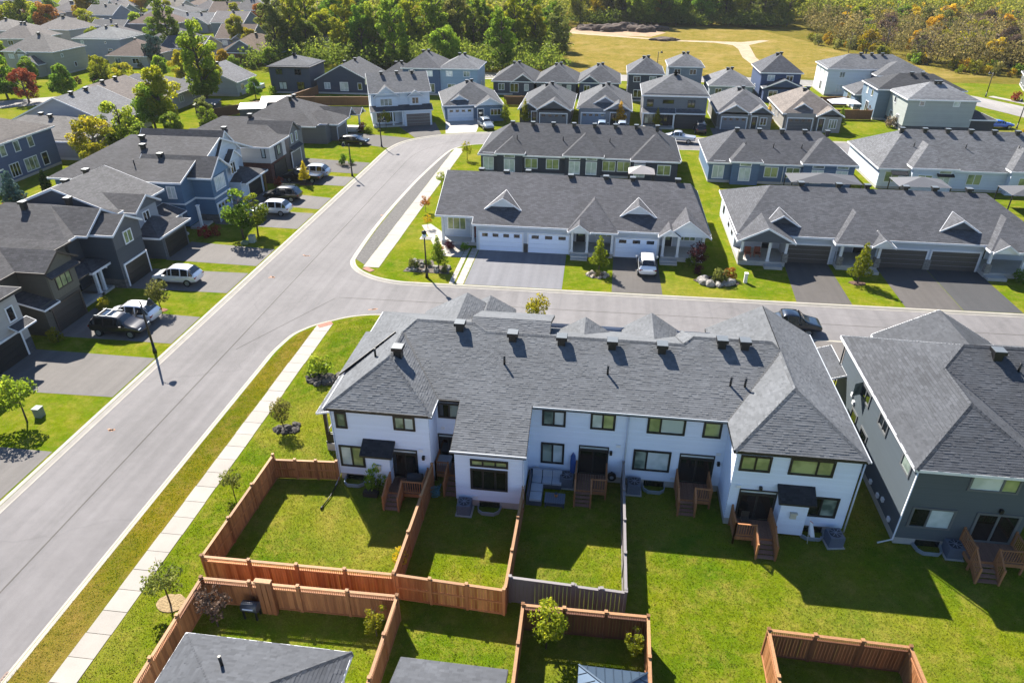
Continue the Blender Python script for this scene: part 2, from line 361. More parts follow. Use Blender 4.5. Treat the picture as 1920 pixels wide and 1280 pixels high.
        for i, (e0, e1) in enumerate(zip(ed, ed[1:])): s.put(s.slab(MB(), sd, p, e0, e1, z0 + fw * .6, z1 - fw * .6, .004, .022), 'pane', gs[i % len(gs)], fo, uv=False)
        return fo
    def garage(s, sd, p, a, w, h, m, trim='w', nwin=0, z0=.0):
        mb = MB(); a0, a1 = a - w / 2, a + w / 2
        for q in ((a0 - .15, a0, z0, z0 + h), (a1, a1 + .15, z0, z0 + h), (a0 - .15, a1 + .15, z0 + h, z0 + h + .17)): s.slab(mb, sd, p, *q, -.04, .07)
        do = s.put(mb, 'garage_door', TRIM[trim], uv=False); k = 4; ph = h / k
        for i in range(k):
            s.put(s.slab(MB(), sd, p, a0, a1, z0 + i * ph + .012, z0 + (i + 1) * ph - .012, -.02, .03), 'panel', m, do, uv=False)
        for i in range(nwin):
            c = a0 + (i + .5) * w / nwin; wd = w / nwin * .27; g1 = MB()
            s.slab(g1, sd, p, c - wd, c + wd, z0 + h * .77, z0 + h * .95, .0, .036); s.put(g1, 'garage_window', GLD, do, uv=False)
        return do
    def door(s, sd, p, a, w, h, m, trim='w', z0=.3, light=GL):
        mb = MB()
        for q in ((a - w / 2 - .1, a - w / 2, z0, z0 + h), (a + w / 2, a + w / 2 + .1, z0, z0 + h), (a - w / 2 - .1, a + w / 2 + .1, z0 + h, z0 + h + .12)): s.slab(mb, sd, p, *q, -.04, .07)
        do = s.put(mb, 'door', TRIM[trim], uv=False); s.put(s.slab(MB(), sd, p, a - w / 2, a + w / 2, z0, z0 + h, -.02, .03), 'door_leaf', m, do, uv=False)
        if light: s.put(s.slab(MB(), sd, p, a - w * .28, a + w * .28, z0 + h * .35, z0 + h * .92, .0, .04), 'pane', light, do, uv=False)
        s.put(s.slab(MB(), sd, p, a + w * .36, a + w * .42, z0 + h * .43, z0 + h * .5, .0, .09), 'handle', GREYTRIM, do, uv=False)
    def vent(s, x, y, z, k=1.0, parent=None):
        mb = MB(); h = .52 * k; w = .29 * k; mb.box(x - w * .8, x + w * .8, y - w * .8, y + w * .8, z - .35, z + h * .75, 0); mb.box(x - w * 1.15, x + w * 1.15, y - w * 1.15, y + w * 1.15, z + h * .62, z + h, 0)
        mb.box(x - w * 1.1, x + w * 1.1, y - w * 1.1, y + w * 1.1, z + h, z + h + .03, 1)
        return s.put(mb, 'roof_vent', [BLACK, paint('5f6469', .45)], parent or s.last, uv=False)
    def pipe(s, x, y, z, parent=None): return s.put(MB().tube([(x, y, z - .1), (x, y, z + .62)], .07, 7), 'vent_pipe', BLACK, parent or s.last, uv=False)
    def col(s, x, y, z0, z1, w=.26, m=None, basem=None):
        mb = MB(); mb.box(x - w / 2, x + w / 2, y - w / 2, y + w / 2, z0, z1)
        mb.box(x - w * .7, x + w * .7, y - w * .7, y + w * .7, z1 - .12, z1 + .001); mb.box(x - w * .7, x + w * .7, y - w * .7, y + w * .7, z0, z0 + .14)
        c = s.put(mb, 'porch_column', m or WHITE, uv=False)
        if basem: s.put(MB().box(x - w, x + w, y - w, y + w, z0 - .02, z0 + .95), 'column_base', basem, c)
        return c
    def downspout(s, pts, m=None, r=.05): return s.put(MB().tube(pts, r, 6), 'downspout', m or WHITE, uv=False)
def house(label, ox, oy, rot, w, d, fl, wall, roofc, trim='w', rs='hip', slope=.5, ga=None, F=(), Rw=(), Lw=(), Bw=(), vents=2, lower=None, over=.4, cat='house', name='house', group=None, ez=None, front_gable=None, fgw=None, dormer=None, slx=None, wtrim=None, porch=None, doorm=None, foundation=True):
    """detached house from its measured footprint; ga=(a0,a1,proj,height_of_roof,doorcolour,nwin,gable?)"""
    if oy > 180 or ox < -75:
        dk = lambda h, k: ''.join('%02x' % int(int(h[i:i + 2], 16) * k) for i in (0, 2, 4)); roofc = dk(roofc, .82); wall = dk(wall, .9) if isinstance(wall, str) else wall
    b = B(name, label, cat, ox, oy, rot, group); ez = ez or (2.95 if fl == 1 else 5.6); wm = siding(wall) if isinstance(wall, str) else wall; rm = shingle(roofc); wtrim = wtrim or trim
    if foundation: b.walls(-.0, w, 0, d, 0, .35, CONC, name='foundation')
    if lower:
        b.walls(.0, w, 0, d, .35, 2.7, lower); b.walls(-.02, w + .02, -.02, d + .02, 2.7, ez + .25, wm)
    else: b.walls(-.005, w + .005, -.005, d + .005, .35, ez + .2, wm)
    if rs == 'hip': main = b.hip(0, w, 0, d, ez, slope, rm, trim, over, slx)
    else: main = b.gable(0, w, 0, d, ez, slope, rm, wm, trim, over, 'y' if rs == 'gy' else 'x')
    ra, rb = b.ra, b.rb
    for i in range(vents):
        t = (i + 1) / (vents + 1); x = ra[0] + (rb[0] - ra[0]) * t; y = ra[1] + (rb[1] - ra[1]) * t
        if abs(rb[0] - ra[0]) > abs(rb[1] - ra[1]): y -= .5; zz = ra[2] - .5 * slope
        else: x += .5 if i % 2 else -.5; zz = ra[2] - .5 * slope
        b.vent(x, y, zz, 1.0, main)
    if ga:
        a0, a1, pr, gh, gc, nw, gg = ga
        if pr > 0.05: b.walls(a0, a1, -pr, .2, 0, gh + .2, lower or wm, name='garage_wall')
        if pr > 0.05:
            if gg == 'g': b.gable(a0, a1, -pr, 1.5 if fl == 2 else d * .35, gh, .55, rm, wm, trim, .35, back=False)
            elif gg == 'h': b.hip(a0, a1, -pr, max(1.5, (a1 - a0) * .55), gh, .5, rm, trim, .35)
        b.garage('F', -pr, (a0 + a1) / 2, min(4.9, a1 - a0 - .7), 2.15, paint(gc), wtrim, nw)
    if front_gable:
        for (a0, a1, y0, y1, gz, gs) in front_gable:
            b.gable(a0, a1, y0, y1, gz, gs, rm, siding(fgw) if fgw else wm, trim, .35, back=False)
            if y0 < -.05: b.walls(a0, a1, y0, .1, 0, gz + .15, wm)
    if porch:
        for (a0, a1, pr, pz) in porch:
            b.roof([[(a0, -pr, pz), (a1, -pr, pz), (a1, .0, pz + .28 * pr + .1), (a0, .0, pz + .28 * pr + .1)]], rm, trim); b.box('porch_floor', a0, a1, -pr, 0, 0, .3, CONC)
            for x in (a0 + .25, a1 - .25): b.col(x, -pr + .3, .3, pz)
    for sd, p, lst in (('F', 0, F), ('R', w, Rw), ('L', 0, Lw), ('B', d, Bw)):
        for q in lst:
            if q[0] == 'd' and sd == 'F' and front_gable:
                for fg in front_gable:
                    if fg[0] <= q[1] <= fg[1] and fg[2] < 0: q = ('d', q[1], fg[2])
            if q[0] == 'd': b.door(sd, p if len(q) < 3 else q[2], q[1], .95, 2.1, doorm or paint('23252a'), wtrim)
            else:
                pp = q[6] if len(q) > 6 else p
                for fg in (front_gable or ()) if sd == 'F' else ():
                    if fg[0] <= q[0] <= fg[1] and q[1] < fg[4] and fg[2] < 0: pp = min(pp, fg[2])
                b.win(sd, pp, q[0], q[1], q[2], q[3], q[4] if len(q) > 4 else 2, wtrim, q[5] if len(q) > 5 and q[5] else rng.choice((GL, GLB, GLW, GL)))
    return b
# ---------------------------------------------------------------- the ground, roads, kerbs, pavements
GRASS = grass(); GRASS2 = grass('40530a', '565c0c', '6c6426'); FIELD = grass('5f5d1d', '7b6c33', '9b8358')
ROAD = asphalt('696667', .14, True); DRIVE = asphalt('5d5957', .1); DRIVE_D = asphalt('3a3a3c', .12); DRIVE_N = asphalt('4a4644', .14)
KERB = concrete('958f87'); WALK = concrete('928c85', .08)
W_KERB = [(-35.15, -40), (-35.15, 100), (-35.2, 108), (-35.0, 111.5), (-34.2, 115), (-32.7, 117.7), (-30.4, 119.9), (-27.5, 121.8), (-23, 123.7), (-17, 124.6), (90, 126)]
S_KERB = [(-26.2, -40), (-26.2, 17.5), (-26.3, 30), (-26.4, 44), (-26.42, 46.5), (-26.25, 48.3), (-25.95, 49.9), (-25.35, 51.0), (-24.6, 51.95), (-23.35, 52.95), (-22, 53.85), (-19.95, 54.5), (-17, 54.75), (90, 55.2)]
N_KERB = [(90, 62.6), (-17.5, 61.4), (-20, 61.5), (-22.5, 62.3), (-24.6, 63.8), (-25.8, 65.6), (-26.2, 68), (-26.6, 78), (-26.4, 92), (-25.9, 101), (-25.1, 110), (-24.2, 113.4), (-22.2, 115.4), (-19, 116.4), (90, 118)]
def smooth(pts, n=5):
    out = []
    for i in range(len(pts) - 1):
        p0, p1, p2, p3 = (Vector(pts[max(0, min(len(pts) - 1, j))]) for j in (i - 1, i, i + 1, i + 2))
        if (p2 - p1).length > 15: out.append(tuple(p1)); continue
        for k in range(n):
            t = k / n; a_ = [(p1 - p0) if (p1 - p0).length < 15 else (p1 - p0).normalized() * (p2 - p1).length, p2 - p1, (p3 - p2) if (p3 - p2).length < 15 else (p3 - p2).normalized() * (p2 - p1).length]; m0 = (a_[0] + a_[1]) / 2; m1_ = (a_[1] + a_[2]) / 2
            q = p1 * (2 * t ** 3 - 3 * t * t + 1) + m0 * (t ** 3 - 2 * t * t + t) + p2 * (3 * t * t - 2 * t ** 3) + m1_ * (t ** 3 - t * t); out.append(tuple(q))
    return out + [pts[-1]]
W_KERB = smooth(W_KERB); S_KERB = smooth(S_KERB); N_KERB = smooth(N_KERB)
def flat(name, pts, z, m, parent=None, kind='structure'):
    o = MB(); o.poly([(x, y, z) for x, y in pts]); ob = o.build(name, m, parent)
    if not parent: tag(ob, kind=kind)
    return ob
flat('ground', [(-900, -120), (900, -120), (900, 1000), (-900, 1000)], -.2, GRASS2)
flat('road', [(-37, -45), (95, -45), (95, 128), (-37, 128)], -.13, ROAD)
def lawn(name, pts, m=GRASS): o = MB().prism(pts, -.19, 0.); return tag(o.build(name, m), kind='structure')
lawn('lawn_west', W_KERB[:-1] + [(90, 126), (320, 126), (320, 700), (-600, 700), (-600, -40)][:], GRASS)
lawn('lawn_south', [(90, -40)] + S_KERB[::-1][0:1] + S_KERB[::-1][1:], GRASS)
lawn('lawn_north', N_KERB, GRASS)
def kerb(name, pts, side, w=.42, gut=.42):
    mb = MB(); P = [Vector(p) for p in pts]; N = []
    for i in range(len(P)):
        d = (P[min(i + 1, len(P) - 1)] - P[max(0, i - 1)]).normalized(); N.append(Vector((-d.y, d.x)) * side)
    for i in range(len(P) - 1):
        a, b, na, nb = P[i], P[i + 1], N[i], N[i + 1]
        def q(k, z): return [(*(a + na * k), z), (*(b + nb * k), z)]
        def s(k0, z0, k1, z1): A, Bq = q(k0, z0); Cq, D = q(k1, z1); pts4 = [A, Bq, D, Cq]; mb.poly(pts4 if side > 0 else pts4[::-1])
        s(w, -.1, w, .015); s(w, .015, .1, .015); s(.1, .015, .0, -.005); s(.0, -.005, -gut * .7, -.108); s(-gut * .7, -.108, -gut, -.118); s(-gut, -.118, -gut, -.14)
    for f in mb.f: pass
    return tag(mb.build(name, KERB), kind='structure')
kerb('kerb_west', W_KERB, 1, .3, .36); kerb('kerb_south', S_KERB, -1, .24, .24); kerb('kerb_north', N_KERB, -1, .26, .3)
def slabs(name, x0, x1, y0, y1, ln, cut=None):
    r = empty(name, (x0, y0, 0)); tag(r, kind='structure'); me = MB().box(0, x1 - x0, 0, ln - .03, -.05, .03).mesh('slab', WALK); y = 0; i = 0
    while y < y1 - y0 - .5: newobj('slab', me, r, (rng.uniform(-.02, .02), y, rng.uniform(-.006, .006))); y += ln
    return r
slabs('sidewalk_south', -23.92, -22.6, 6.2, 52.4, 1.35).rotation_euler.z = .0112; slabs('sidewalk_north', -24.35, -22.65, 64.6, 112, 2.3)
flat('verge_strip', [(-26.0, 2), (-23.9, 2), (-24.45, 51), (-25.2, 50.6), (-25.9, 48.5), (-26.1, 45)], .006, grass('525a10', '6a6018', '80683a'))
flat('boulevard_strip', [(-25.9, 66.6), (-24.4, 65.2), (-24.4, 110.5), (-25.0, 110.3), (-26, 99), (-26.25, 88), (-26.2, 76)], .012, mulch('625f5d', '4c4a49', 3))
for nm, x, y, a in (('tactile_plate', -23.75, 51.9, .7), ('tactile_plate', -23.6, 64.0, -.6)):
    o = MB(); o.box(-.65, .65, -.32, .32, -.02, .045)
    for i in range(6):
        for j in range(3): o.box(-.5 + i * .2 - .04, -.5 + i * .2 + .04, -.2 + j * .2 - .04, -.2 + j * .2 + .04, .045, .055)
    ob = o.build(nm, paint('8a5a48', .8), None, None, False, (x, y, 0)); ob.rotation_euler.z = a
    tag(ob, 'rusty red tactile warning plate where the ' + ('south' if y < 60 else 'north') + ' sidewalk meets the kerb', 'warning plate')
def drive(pts, m, lab=None): return flat('driveway', pts, .011, m)
KX = -35.6
for (y0, y1, gy0, gy1, gx, m) in ((27.2, 32.4, 26.8, 32.4, -46, DRIVE), (38.9, 44.55, 38.6, 44.6, -46.4, DRIVE), (46.95, 51.8, 46.9, 52.2, -46.4, DRIVE), (56.8, 61.5, 56.6, 61.3, -46, DRIVE), (63.3, 67.9, 63.6, 68.8, -46, DRIVE), (74.2, 79.7, 74.6, 80.0, -46.3, DRIVE), (81.2, 85.7, 82.2, 87.4, -46, DRIVE), (90.9, 95.1, 91.2, 95.6, -46.3, DRIVE), (96.8, 102.6, 97.6, 104, -47, DRIVE_N)):
    drive([(KX, y0), (KX, y1), (gx, gy1), (gx, gy0)], m)
drive([(-35.4, 111.5), (-34.4, 115.6), (-33, 118.2), (-45, 121), (-45, 114.6)], DRIVE_N)
drive([(-32.6, 118.6), (-28.6, 121.7), (-31.8, 130.5), (-38.5, 127.7)], DRIVE_N); drive([(-28, 122.4), (-22.8, 124.2), (-23.6, 134), (-30, 131.6)], concrete('a39e98'))
for q, m in (([(-13.0, 61.8), (-3.2, 61.9), (-3.3, 70.9), (-13.0, 70.9)], asphalt('66666b', .06)), ([(1.7, 61.95), (6.6, 62.0), (6.5, 70.9), (1.8, 70.9)], DRIVE_N), ([(19.2, 62.1), (24.3, 62.2), (24.4, 71.8), (19.9, 71.8)], DRIVE_N), ([(29.1, 62.2), (34.2, 62.3), (34.3, 71.8), (29.3, 71.8)], DRIVE_N), ([(34.25, 62.3), (39.5, 62.4), (39.3, 71.8), (34.35, 71.8)], DRIVE_D), ([(17.4, 48.4), (21.6, 48.4), (21.6, 54.8), (17.4, 54.8)], DRIVE), ([(8.6, 45), (13.6, 45), (13.6, 54.7), (8.6, 54.7)], DRIVE), ([(2.2, 44), (6.2, 44), (6.2, 54.7), (2.2, 54.7)], DRIVE)): drive(q, m)
for x in (-15, -4.2, 5.2, 19, 30.5, 54): drive([(x, 126.3), (x + 5, 126.4), (x + 5, 132.8), (x, 132.8)], DRIVE)
for x0, x1, nm in ((-14.55, -14.05, 'paver_strip'), (-13.85, -13.1, 'paver_strip')): flat(nm, [(x0, 61.8), (x1, 61.8), (x1, 71.2), (x0, 71.2)], .016, stone('b3aaa0', '8f8a84', .6, .3))
flat('front_walk', [(-17.4, 68.6), (-14.6, 68.4), (-14.6, 71.0), (-17, 74), (-20.2, 78), (-21.2, 77.4), (-18.6, 72)], .014, WALK)
# far roads and the field beyond the houses
flat('far_road', [(-60, 178), (-20, 180), (30, 182), (62, 177), (64, 184), (30, 189), (-20, 187), (-60, 186)], .02, asphalt('7a7672'))
flat('far_pavement', [(-40, 176.3), (-20, 178.2), (30, 180.2), (60, 175.5), (60, 177), (30, 181.8), (-20, 179.8), (-40, 177.8)], .03, WALK)
flat('side_road', [(60, 178), (72, 168.5), (79, 152), (84, 138), (93, 100), (105, 100), (94, 138), (88, 154), (80, 170), (66, 186)], .026, asphalt('86827f'))
flat('side_pavement', [(82.5, 170), (89.7, 156), (96, 140), (97.8, 140), (91.4, 157), (84, 171)], .034, WALK)
flat('meadow', [(-66, 187), (130, 187), (300, 187), (420, 640), (-130, 640), (-100, 340)], .014, grass('4e521a', '665c26', '7d6c3a'))
flat('field', [(-14, 190), (-12, 215), (-15, 250), (-17, 285), (19, 300), (55, 296), (66, 260), (70, 238), (84, 215), (95, 196), (62, 188), (20, 192)], .03, FIELD)
flat('dirt_track', [(-20, 277), (0, 267), (22, 256.8), (34, 254.6), (39.2, 249), (39.6, 240), (38.2, 222), (38.9, 206), (37.6, 192), (41.2, 192), (42.4, 206), (42.0, 222), (43.6, 240), (44.4, 250), (53, 262), (51, 263.5), (43, 257), (34, 258.4), (23, 259.4), (1, 270), (-19, 280)], .04, mulch('a8977e', '86765e', .5))
flat('bare_earth', [(-14, 296), (8, 300), (20, 281), (14, 268), (-8, 270), (-16, 280)], .036, mulch('a98b6c', '7d6650', .4))
for (x, y, r_, h) in ((-2, 284, 5, 2.2), (5, 287, 5, 2.6), (11, 284, 4.5, 2.0), (-8, 287, 4.5, 1.8), (16, 289, 4, 1.6), (18, 259, 4, 1.0)):
    bm = bmesh.new(); bmesh.ops.create_icosphere(bm, subdivisions=3, radius=1); rr = random.Random(int(x * 7))
    for v in bm.verts: k = 1 + .25 * math.sin(v.co.x * 5 + x) * math.cos(v.co.y * 6 + y) + rr.uniform(-.08, .08); v.co = Vector((v.co.x * r_ * k * 1.2, v.co.y * r_ * .8 * k, max(-.1, v.co.z) * h * k))
    me = bpy.data.meshes.new('spoil_heap'); bm.to_mesh(me); bm.free(); me.materials.append(mulch('5d4c42', '3c322d', 1)); tag(newobj('spoil_heap', me, None, (x, y, 0)), 'dark brown heap of excavated earth at the back of the field', 'earth heap', 'earth heaps on the field')
# orange survey paint, manhole covers and catch basin
for i, (x, y, l) in enumerate(((-33.4, 35.3, 'beside the lowest lawn on the left road'), (-32.9, 61.2, 'beside the thin lawn strip on the left road'), (-20.5, 55.6, 'on the side street below the lamp shadow'), (-31.6, 67.0, 'on the left road next to the maple lawn'), (-26.9, 80.5, 'by the right kerb of the left road'))):
    m = MB(); rr = random.Random(i)
    for k in range(4): m.bar((rr.uniform(-.45, .45), rr.uniform(-.2, .2), 0), (rr.uniform(-.45, .45), rr.uniform(-.2, .2), 0), .14, .004)
    tag(m.build('paint_mark', paint('a9826a', .9), None, None, False, (x, y, -.122)), 'faded orange survey paint mark ' + l, 'paint mark')
o = empty('catch_basin', (-26.15, 16.6, -.12)); tag(o, 'rusty metal catch basin grate in the gutter at the lower left', 'drain grate')
MB().box(-.35, .35, -.7, .7, -.05, .02).build('grate_frame', paint('7d6a60', .8), o)
for i in range(9): MB().box(-.27, .27, -.62 + i * .145, -.56 + i * .145, .02, .035).build('grate_bar', paint('5b4a44', .8), o)
for x, y, l in ((-19.6, 73.4, 'flat grey access cover in the lawn nearest the corner lamp'), (-17.9, 80.2, 'flat grey access cover in the lawn beside the white porch')):
    q = empty('access_cover', (x, y, 0)); tag(q, l, 'access cover'); MB().box(-.75, .75, -.45, .45, -.02, .03).build('cover_rim', CONC, q); MB().box(-.6, .6, -.33, .33, .02, .05).build('cover_plate', paint('6d6a66', .8), q)

def strip(name, pts, w, z, m):
    P = [Vector(p) for p in pts]; mb = MB()
    for a, b in zip(P, P[1:]):
        d = (b - a).normalized(); nn = Vector((-d.y, d.x)) * w / 2; mb.poly([(*(a - nn), z), (*(b - nn), z), (*(b + nn), z), (*(a + nn), z)])
    return tag(mb.build(name, m), kind='structure')
SEAM = asphalt('4f4b48', .25)
strip('road_seam', smooth([(-30.3, -30), (-30.4, 100), (-30.3, 107), (-29.2, 112), (-26.5, 116.5), (-22.5, 119.4), (-17, 120.6), (80, 122)]), .09, -.124, SEAM); strip('road_seam', [(-24.5, 57.6), (90, 58.9)], .08, -.123, SEAM); strip('road_seam', [(-29.8, 47), (-24.8, 57.4)], .06, -.122, SEAM)
strip('far_street', smooth([(-175, 116), (-150, 126), (-130, 131), (-113, 143), (-103, 158), (-103, 176), (-112, 200), (-125, 226)], 4), 8.5, .02, asphalt('7d7976')); strip('far_street', [(-260, 262), (-190, 265), (-140, 272), (-100, 262)], 8, .021, asphalt('7d7976')); strip('far_street', [(-260, 318), (-180, 330), (-100, 316)], 8, .022, asphalt('7d7976'))
# ---------------------------------------------------------------- near townhouse block (seen from its back)
MR = shingle('616367', True, .15); MRf = shingle('616367'); LAPW = siding('d5deef', .2, .05)
A = B('townhouse_block', 'long pale townhouse block with grey hip roofs and black windows seen from behind', 'townhouse', 0, 38, 0, None, True)
lp = .2
def found(b, x0, x1, y0, y1): b.walls(x0 + .02, x1 - .02, y0 + .02, y1 - .02, 0, .5, CONC, name='foundation')
for q in ((-15.3, -9.3, 32.4, 44.2), (-9.3, 8.45, 34.25, 44.2), (8.45, 15.1, 31.5, 44.8), (-7.5, -3.45, 31.05, 34.3)): found(A, *q)
A.walls(-15.3, -9.3, 32.4, 44.2, .5, 5.72, LAPW, lp); A.walls(-9.3, 8.45, 34.25, 44.2, .5, 5.85, LAPW, lp, sides='F'); A.walls(-9.3, 8.45, 34.25, 44.2, .5, 5.85, LAPW, lp, sides='B'); A.walls(8.45, 15.1, 31.5, 44.8, .5, 5.72, LAPW, lp); A.walls(-7.5, -3.45, 31.05, 34.3, .5, 4.45, LAPW, lp, sides='FRL')
for x in (-7.5, -3.45): g_ = MB(); g_.poly([(x, 31.05, 4.4), (x, 34.28, 4.4), (x, 34.28, 5.8)]); A.put(g_, 'gable_wall', LAPW)
sl, s2, ze = .42, .58, 5.7
zr, zl = 8.05, 7.8; yr = 33.88 + (zr - ze) / sl; yl = 33.88 + (zl - ze) / sl; LX, LZ = -12.3, ze + 3.3 * s2; RX, RZ = 11.75, ze + 3.55 * s2
yLm = 33.88 + (LZ - ze) / sl; yRm = 33.88 + (RZ - ze) / sl; xW = -15.6 + (zr - ze) / s2; xE = 15.3 - (zr - ze) / s2
MAIN_S = [(-9.0, 33.88, ze), (-7.65, 33.88, ze), (-7.65, 30.72, ze - sl * 3.16), (-3.25, 30.72, ze - sl * 3.16), (-3.25, 33.88, ze), (8.2, 33.88, ze), (RX, yRm, RZ), (xE, yr, zr), (6.45, yr, zr), (5.85, yl, zl), (-6.85, yl, zl), (-7.7, yr, zr), (xW, yr, zr), (LX, yLm, LZ)]
rfs = [[(-15.6, 32.1, ze), (-9.0, 32.1, ze), (LX, 35.4, LZ)], [(-9.0, 32.1, ze), (-9.0, 33.88, ze), (LX, yLm, LZ), (LX, 35.4, LZ)], MAIN_S, [(-15.6, 32.1, ze), (LX, 35.4, LZ), (LX, yLm, LZ), (xW, yr, zr), (-15.6, 44.6, ze)],
       [(8.2, 31.2, ze), (15.3, 31.2, ze), (RX, 34.75, RZ)], [(8.2, 31.2, ze), (RX, 34.75, RZ), (RX, yRm, RZ), (8.2, 33.88, ze)], [(15.3, 31.2, ze), (15.3, 45.1, ze), (RX, 45.1, RZ), (RX, 34.75, RZ)]]
rfs += [[(-15.6, 44.6, ze), (xW, yr, zr), (-7.7, yr, zr), (-7.7, 44.6, ze)], [(-7.7, 44.6, ze), (-7.7, yr, zr), (-6.85, yl, zl), (-6.85, 44.4, 5.4)], [(-6.85, 44.4, 5.4), (-6.85, yl, zl), (5.85, yl, zl), (5.85, 44.4, 5.4)], [(5.85, 44.4, 5.4), (5.85, yl, zl), (6.45, yr, zr), (6.45, 44.6, 5.6)], [(6.45, 44.6, 5.6), (6.45, yr, zr), (xE, yr, zr), (xE, 44.6, 5.6)], [(8.1, 45.1, ze), (8.1, 38, ze), (RX, 38, RZ), (RX, 45.1, RZ)]]
main_roof = A.roof(rfs, MRf, 'b', .17, MR)
A.ridge([(-15.6, 32.1, ze), (LX, 35.4, LZ), (LX, yLm, LZ), (xW, yr, zr), (-7.7, yr, zr), (-6.85, yl, zl), (5.85, yl, zl), (6.45, yr, zr), (xE, yr, zr), (RX, yRm, RZ), (RX, 34.75, RZ), (15.3, 31.2, ze)], MRf); A.ridge([(-9.0, 32.1, ze), (LX, 35.4, LZ)], MRf); A.ridge([(8.2, 31.2, ze), (RX, 34.75, RZ)], MRf)
for a, b in (((-7.7, 30.69, 4.36), (-3.2, 30.69, 4.36)), ((-9.0, 33.84, 5.68), (-9.0, 32.0, 5.68)), ((-15.64, 32.0, 5.68), (-15.64, 44.5, 5.68)), ((-3.2, 33.84, 5.69), (8.2, 33.84, 5.69)), ((15.34, 31.1, 5.68), (15.34, 45.1, 5.68))): A.put(MB().bar(a, b, .06, .1), 'gutter', paint('a3a8b0'), main_roof, False)
for a, b in (((-9.0, 33.92, ze + .03), (LX, yLm, LZ + .03)), ((8.2, 33.92, ze + .03), (RX, yRm, RZ + .03))): A.put(MB().bar(a, b, .3, .02), 'valley_flashing', paint('2c2f35'), main_roof, False)
A.roof([[(-8.0, 39.2, 7.45), (-2.7, 39.2, 7.45), (-2.7, 40.5, 8.0), (-8.0, 40.5, 8.0)], [(-2.7, 40.5, 8.0), (-2.7, 44, 6.6), (-8, 44, 6.6), (-8, 40.5, 8.0)]], MRf, 'b', near=MR)
A.roof([[(-15.9, 35.7, 5.78), (-12.95, 38.9, 7.36), (-15.9, 41.3, 5.78)]], MRf, 'b', .12, near=MR)
for (x0, x1, y1, z, s_) in ((-12.6, -6.1, 45.6, 5.4, .55), (-9.75, -5.85, 46.8, 5.4, .55), (2.15, 6.15, 44.5, 5.7, .65), (-2.7, 1.75, 43.3, 5.6, .62)):
    xm = (x0 + x1) / 2; h = z + s_ * (x1 - x0) / 2; A.roof([[(x0, y1, z), (xm, y1, h), (xm, 39.5, h), (x0, 39.5, z)], [(x1, 39.5, z), (xm, 39.5, h), (xm, y1, h), (x1, y1, z)]], MRf, 'b', near=MR)
    A.walls(x0 + .3, x1 - .3, 43.5, y1 - .35, 0, z, LAPW)
# side porch on the left
A.roof([[(-17.5, 34.8, 3.2), (-15.3, 34.8, 3.75), (-15.3, 40.6, 3.75), (-17.5, 40.6, 3.2)]], MRf, 'w', .12, near=MR); A.box('porch_floor', -17.2, -15.3, 35, 40.4, 0, .55, CONC)
for y in (35.2, 40.2): A.col(-17.1, y, .55, 3.15, .2, BLKTRIM)
pr = MB(); pr.bar((-17.1, 35.2, 1.45), (-17.1, 40.2, 1.45), .07, .07); pr.bar((-17.1, 35.1, 1.45), (-15.3, 35.1, 1.45), .07, .07); pr.box(-17.13, -15.4, 35.06, 35.12, .6, 1.35); A.put(pr, 'porch_railing', BLKTRIM, uv=False)
wb = dict(fr='b', fw=.13)
A.win('F', 32.4, -14.75, 4.69, .74, 1.2, 1, g=GLB, **wb); A.win('F', 32.4, -10.8, 4.82, 1.35, 1.05, 2, g=[GLB, GLW], **wb); A.win('F', 32.4, -14.36, 1.94, 1.6, 1.66, 2, g=[GLW, GLC], **wb)
A.win('F', 34.25, -8.43, 4.66, 1.45, 1.15, 2, g=[GLD, GLB], **wb); A.win('F', 31.05, -5.44, 3.43, 2.26, .55, 3, g=GLC, **wb); A.win('F', 31.05, -5.46, 2.19, 2.24, 1.6, 3, g=GLD, **wb)
A.win('F', 34.25, -1.93, 4.72, 1.45, 1.2, 2, g=[GLB, GLW], **wb); A.win('F', 34.25, 1.04, 4.75, 1.5, 1.22, 2, g=[GLW, GLC], **wb); A.win('F', 34.25, 4.81, 4.79, 2.25, 1.24, 2, split=.35, g=[GLC, GLW], **wb); A.win('F', 34.25, 7.5, 4.76, 1.08, 1.18, 1, g=GLC, **wb)
A.win('F', 34.25, -1.94, 2.0, 1.47, 1.62, 2, g=[GLB, GLW], **wb); A.win('F', 34.25, 4.2, 2.05, 2.28, 1.6, 2, split=.36, g=[GLB, GLW], **wb)
A.win('F', 31.5, 9.54, 4.71, 1.7, 1.12, 2, g=GLC, **wb); A.win('F', 31.5, 12.55, 4.75, 2.4, 1.16, 2, split=.62, g=GLC, **wb); A.win('F', 31.5, 13.6, 1.98, 1.85, 1.48, 2, g=[GLD, GLB], **wb)
for p, a, w in ((32.4, -10.95, 1.6), (34.25, -8.6, 1.3), (34.25, .62, 1.85), (34.25, 6.9, 2.1), (31.5, 10.05, 2.1)):
    A.win('F', p, a, 1.55, w, 1.95, 2, 'b', [GLD, GL], .12, name='patio_door'); A.win('F', p, a, 2.68, w, .3, 1, 'b', GLW, .07, name='transom')
for a, y in ((-12.5, 32.4), (12.0, 31.5)):
    A.walls(a - .75, a + .75, y - .62, y, .25, 3.0, LAPW, lp, 'chimney_box', 'FRL')
    A.roof([[(a - 1.0, y - .95, 2.82), (a + 1.0, y - .95, 2.82), (a + 1.0, y + .02, 3.42), (a - 1.0, y + .02, 3.42)]], shingle('2a2c31'), 'b', .12, near=shingle('2a2c31', True), name='awning')
    vb = MB(); vb.box(a - .16, a + .16, y - .76, y - .62, 1.55, 1.95); vb.box(a - .2, a + .2, y - .8, y - .62, 1.9, 1.97); A.put(vb, 'fireplace_vent', paint('bdb7a6'), uv=False)
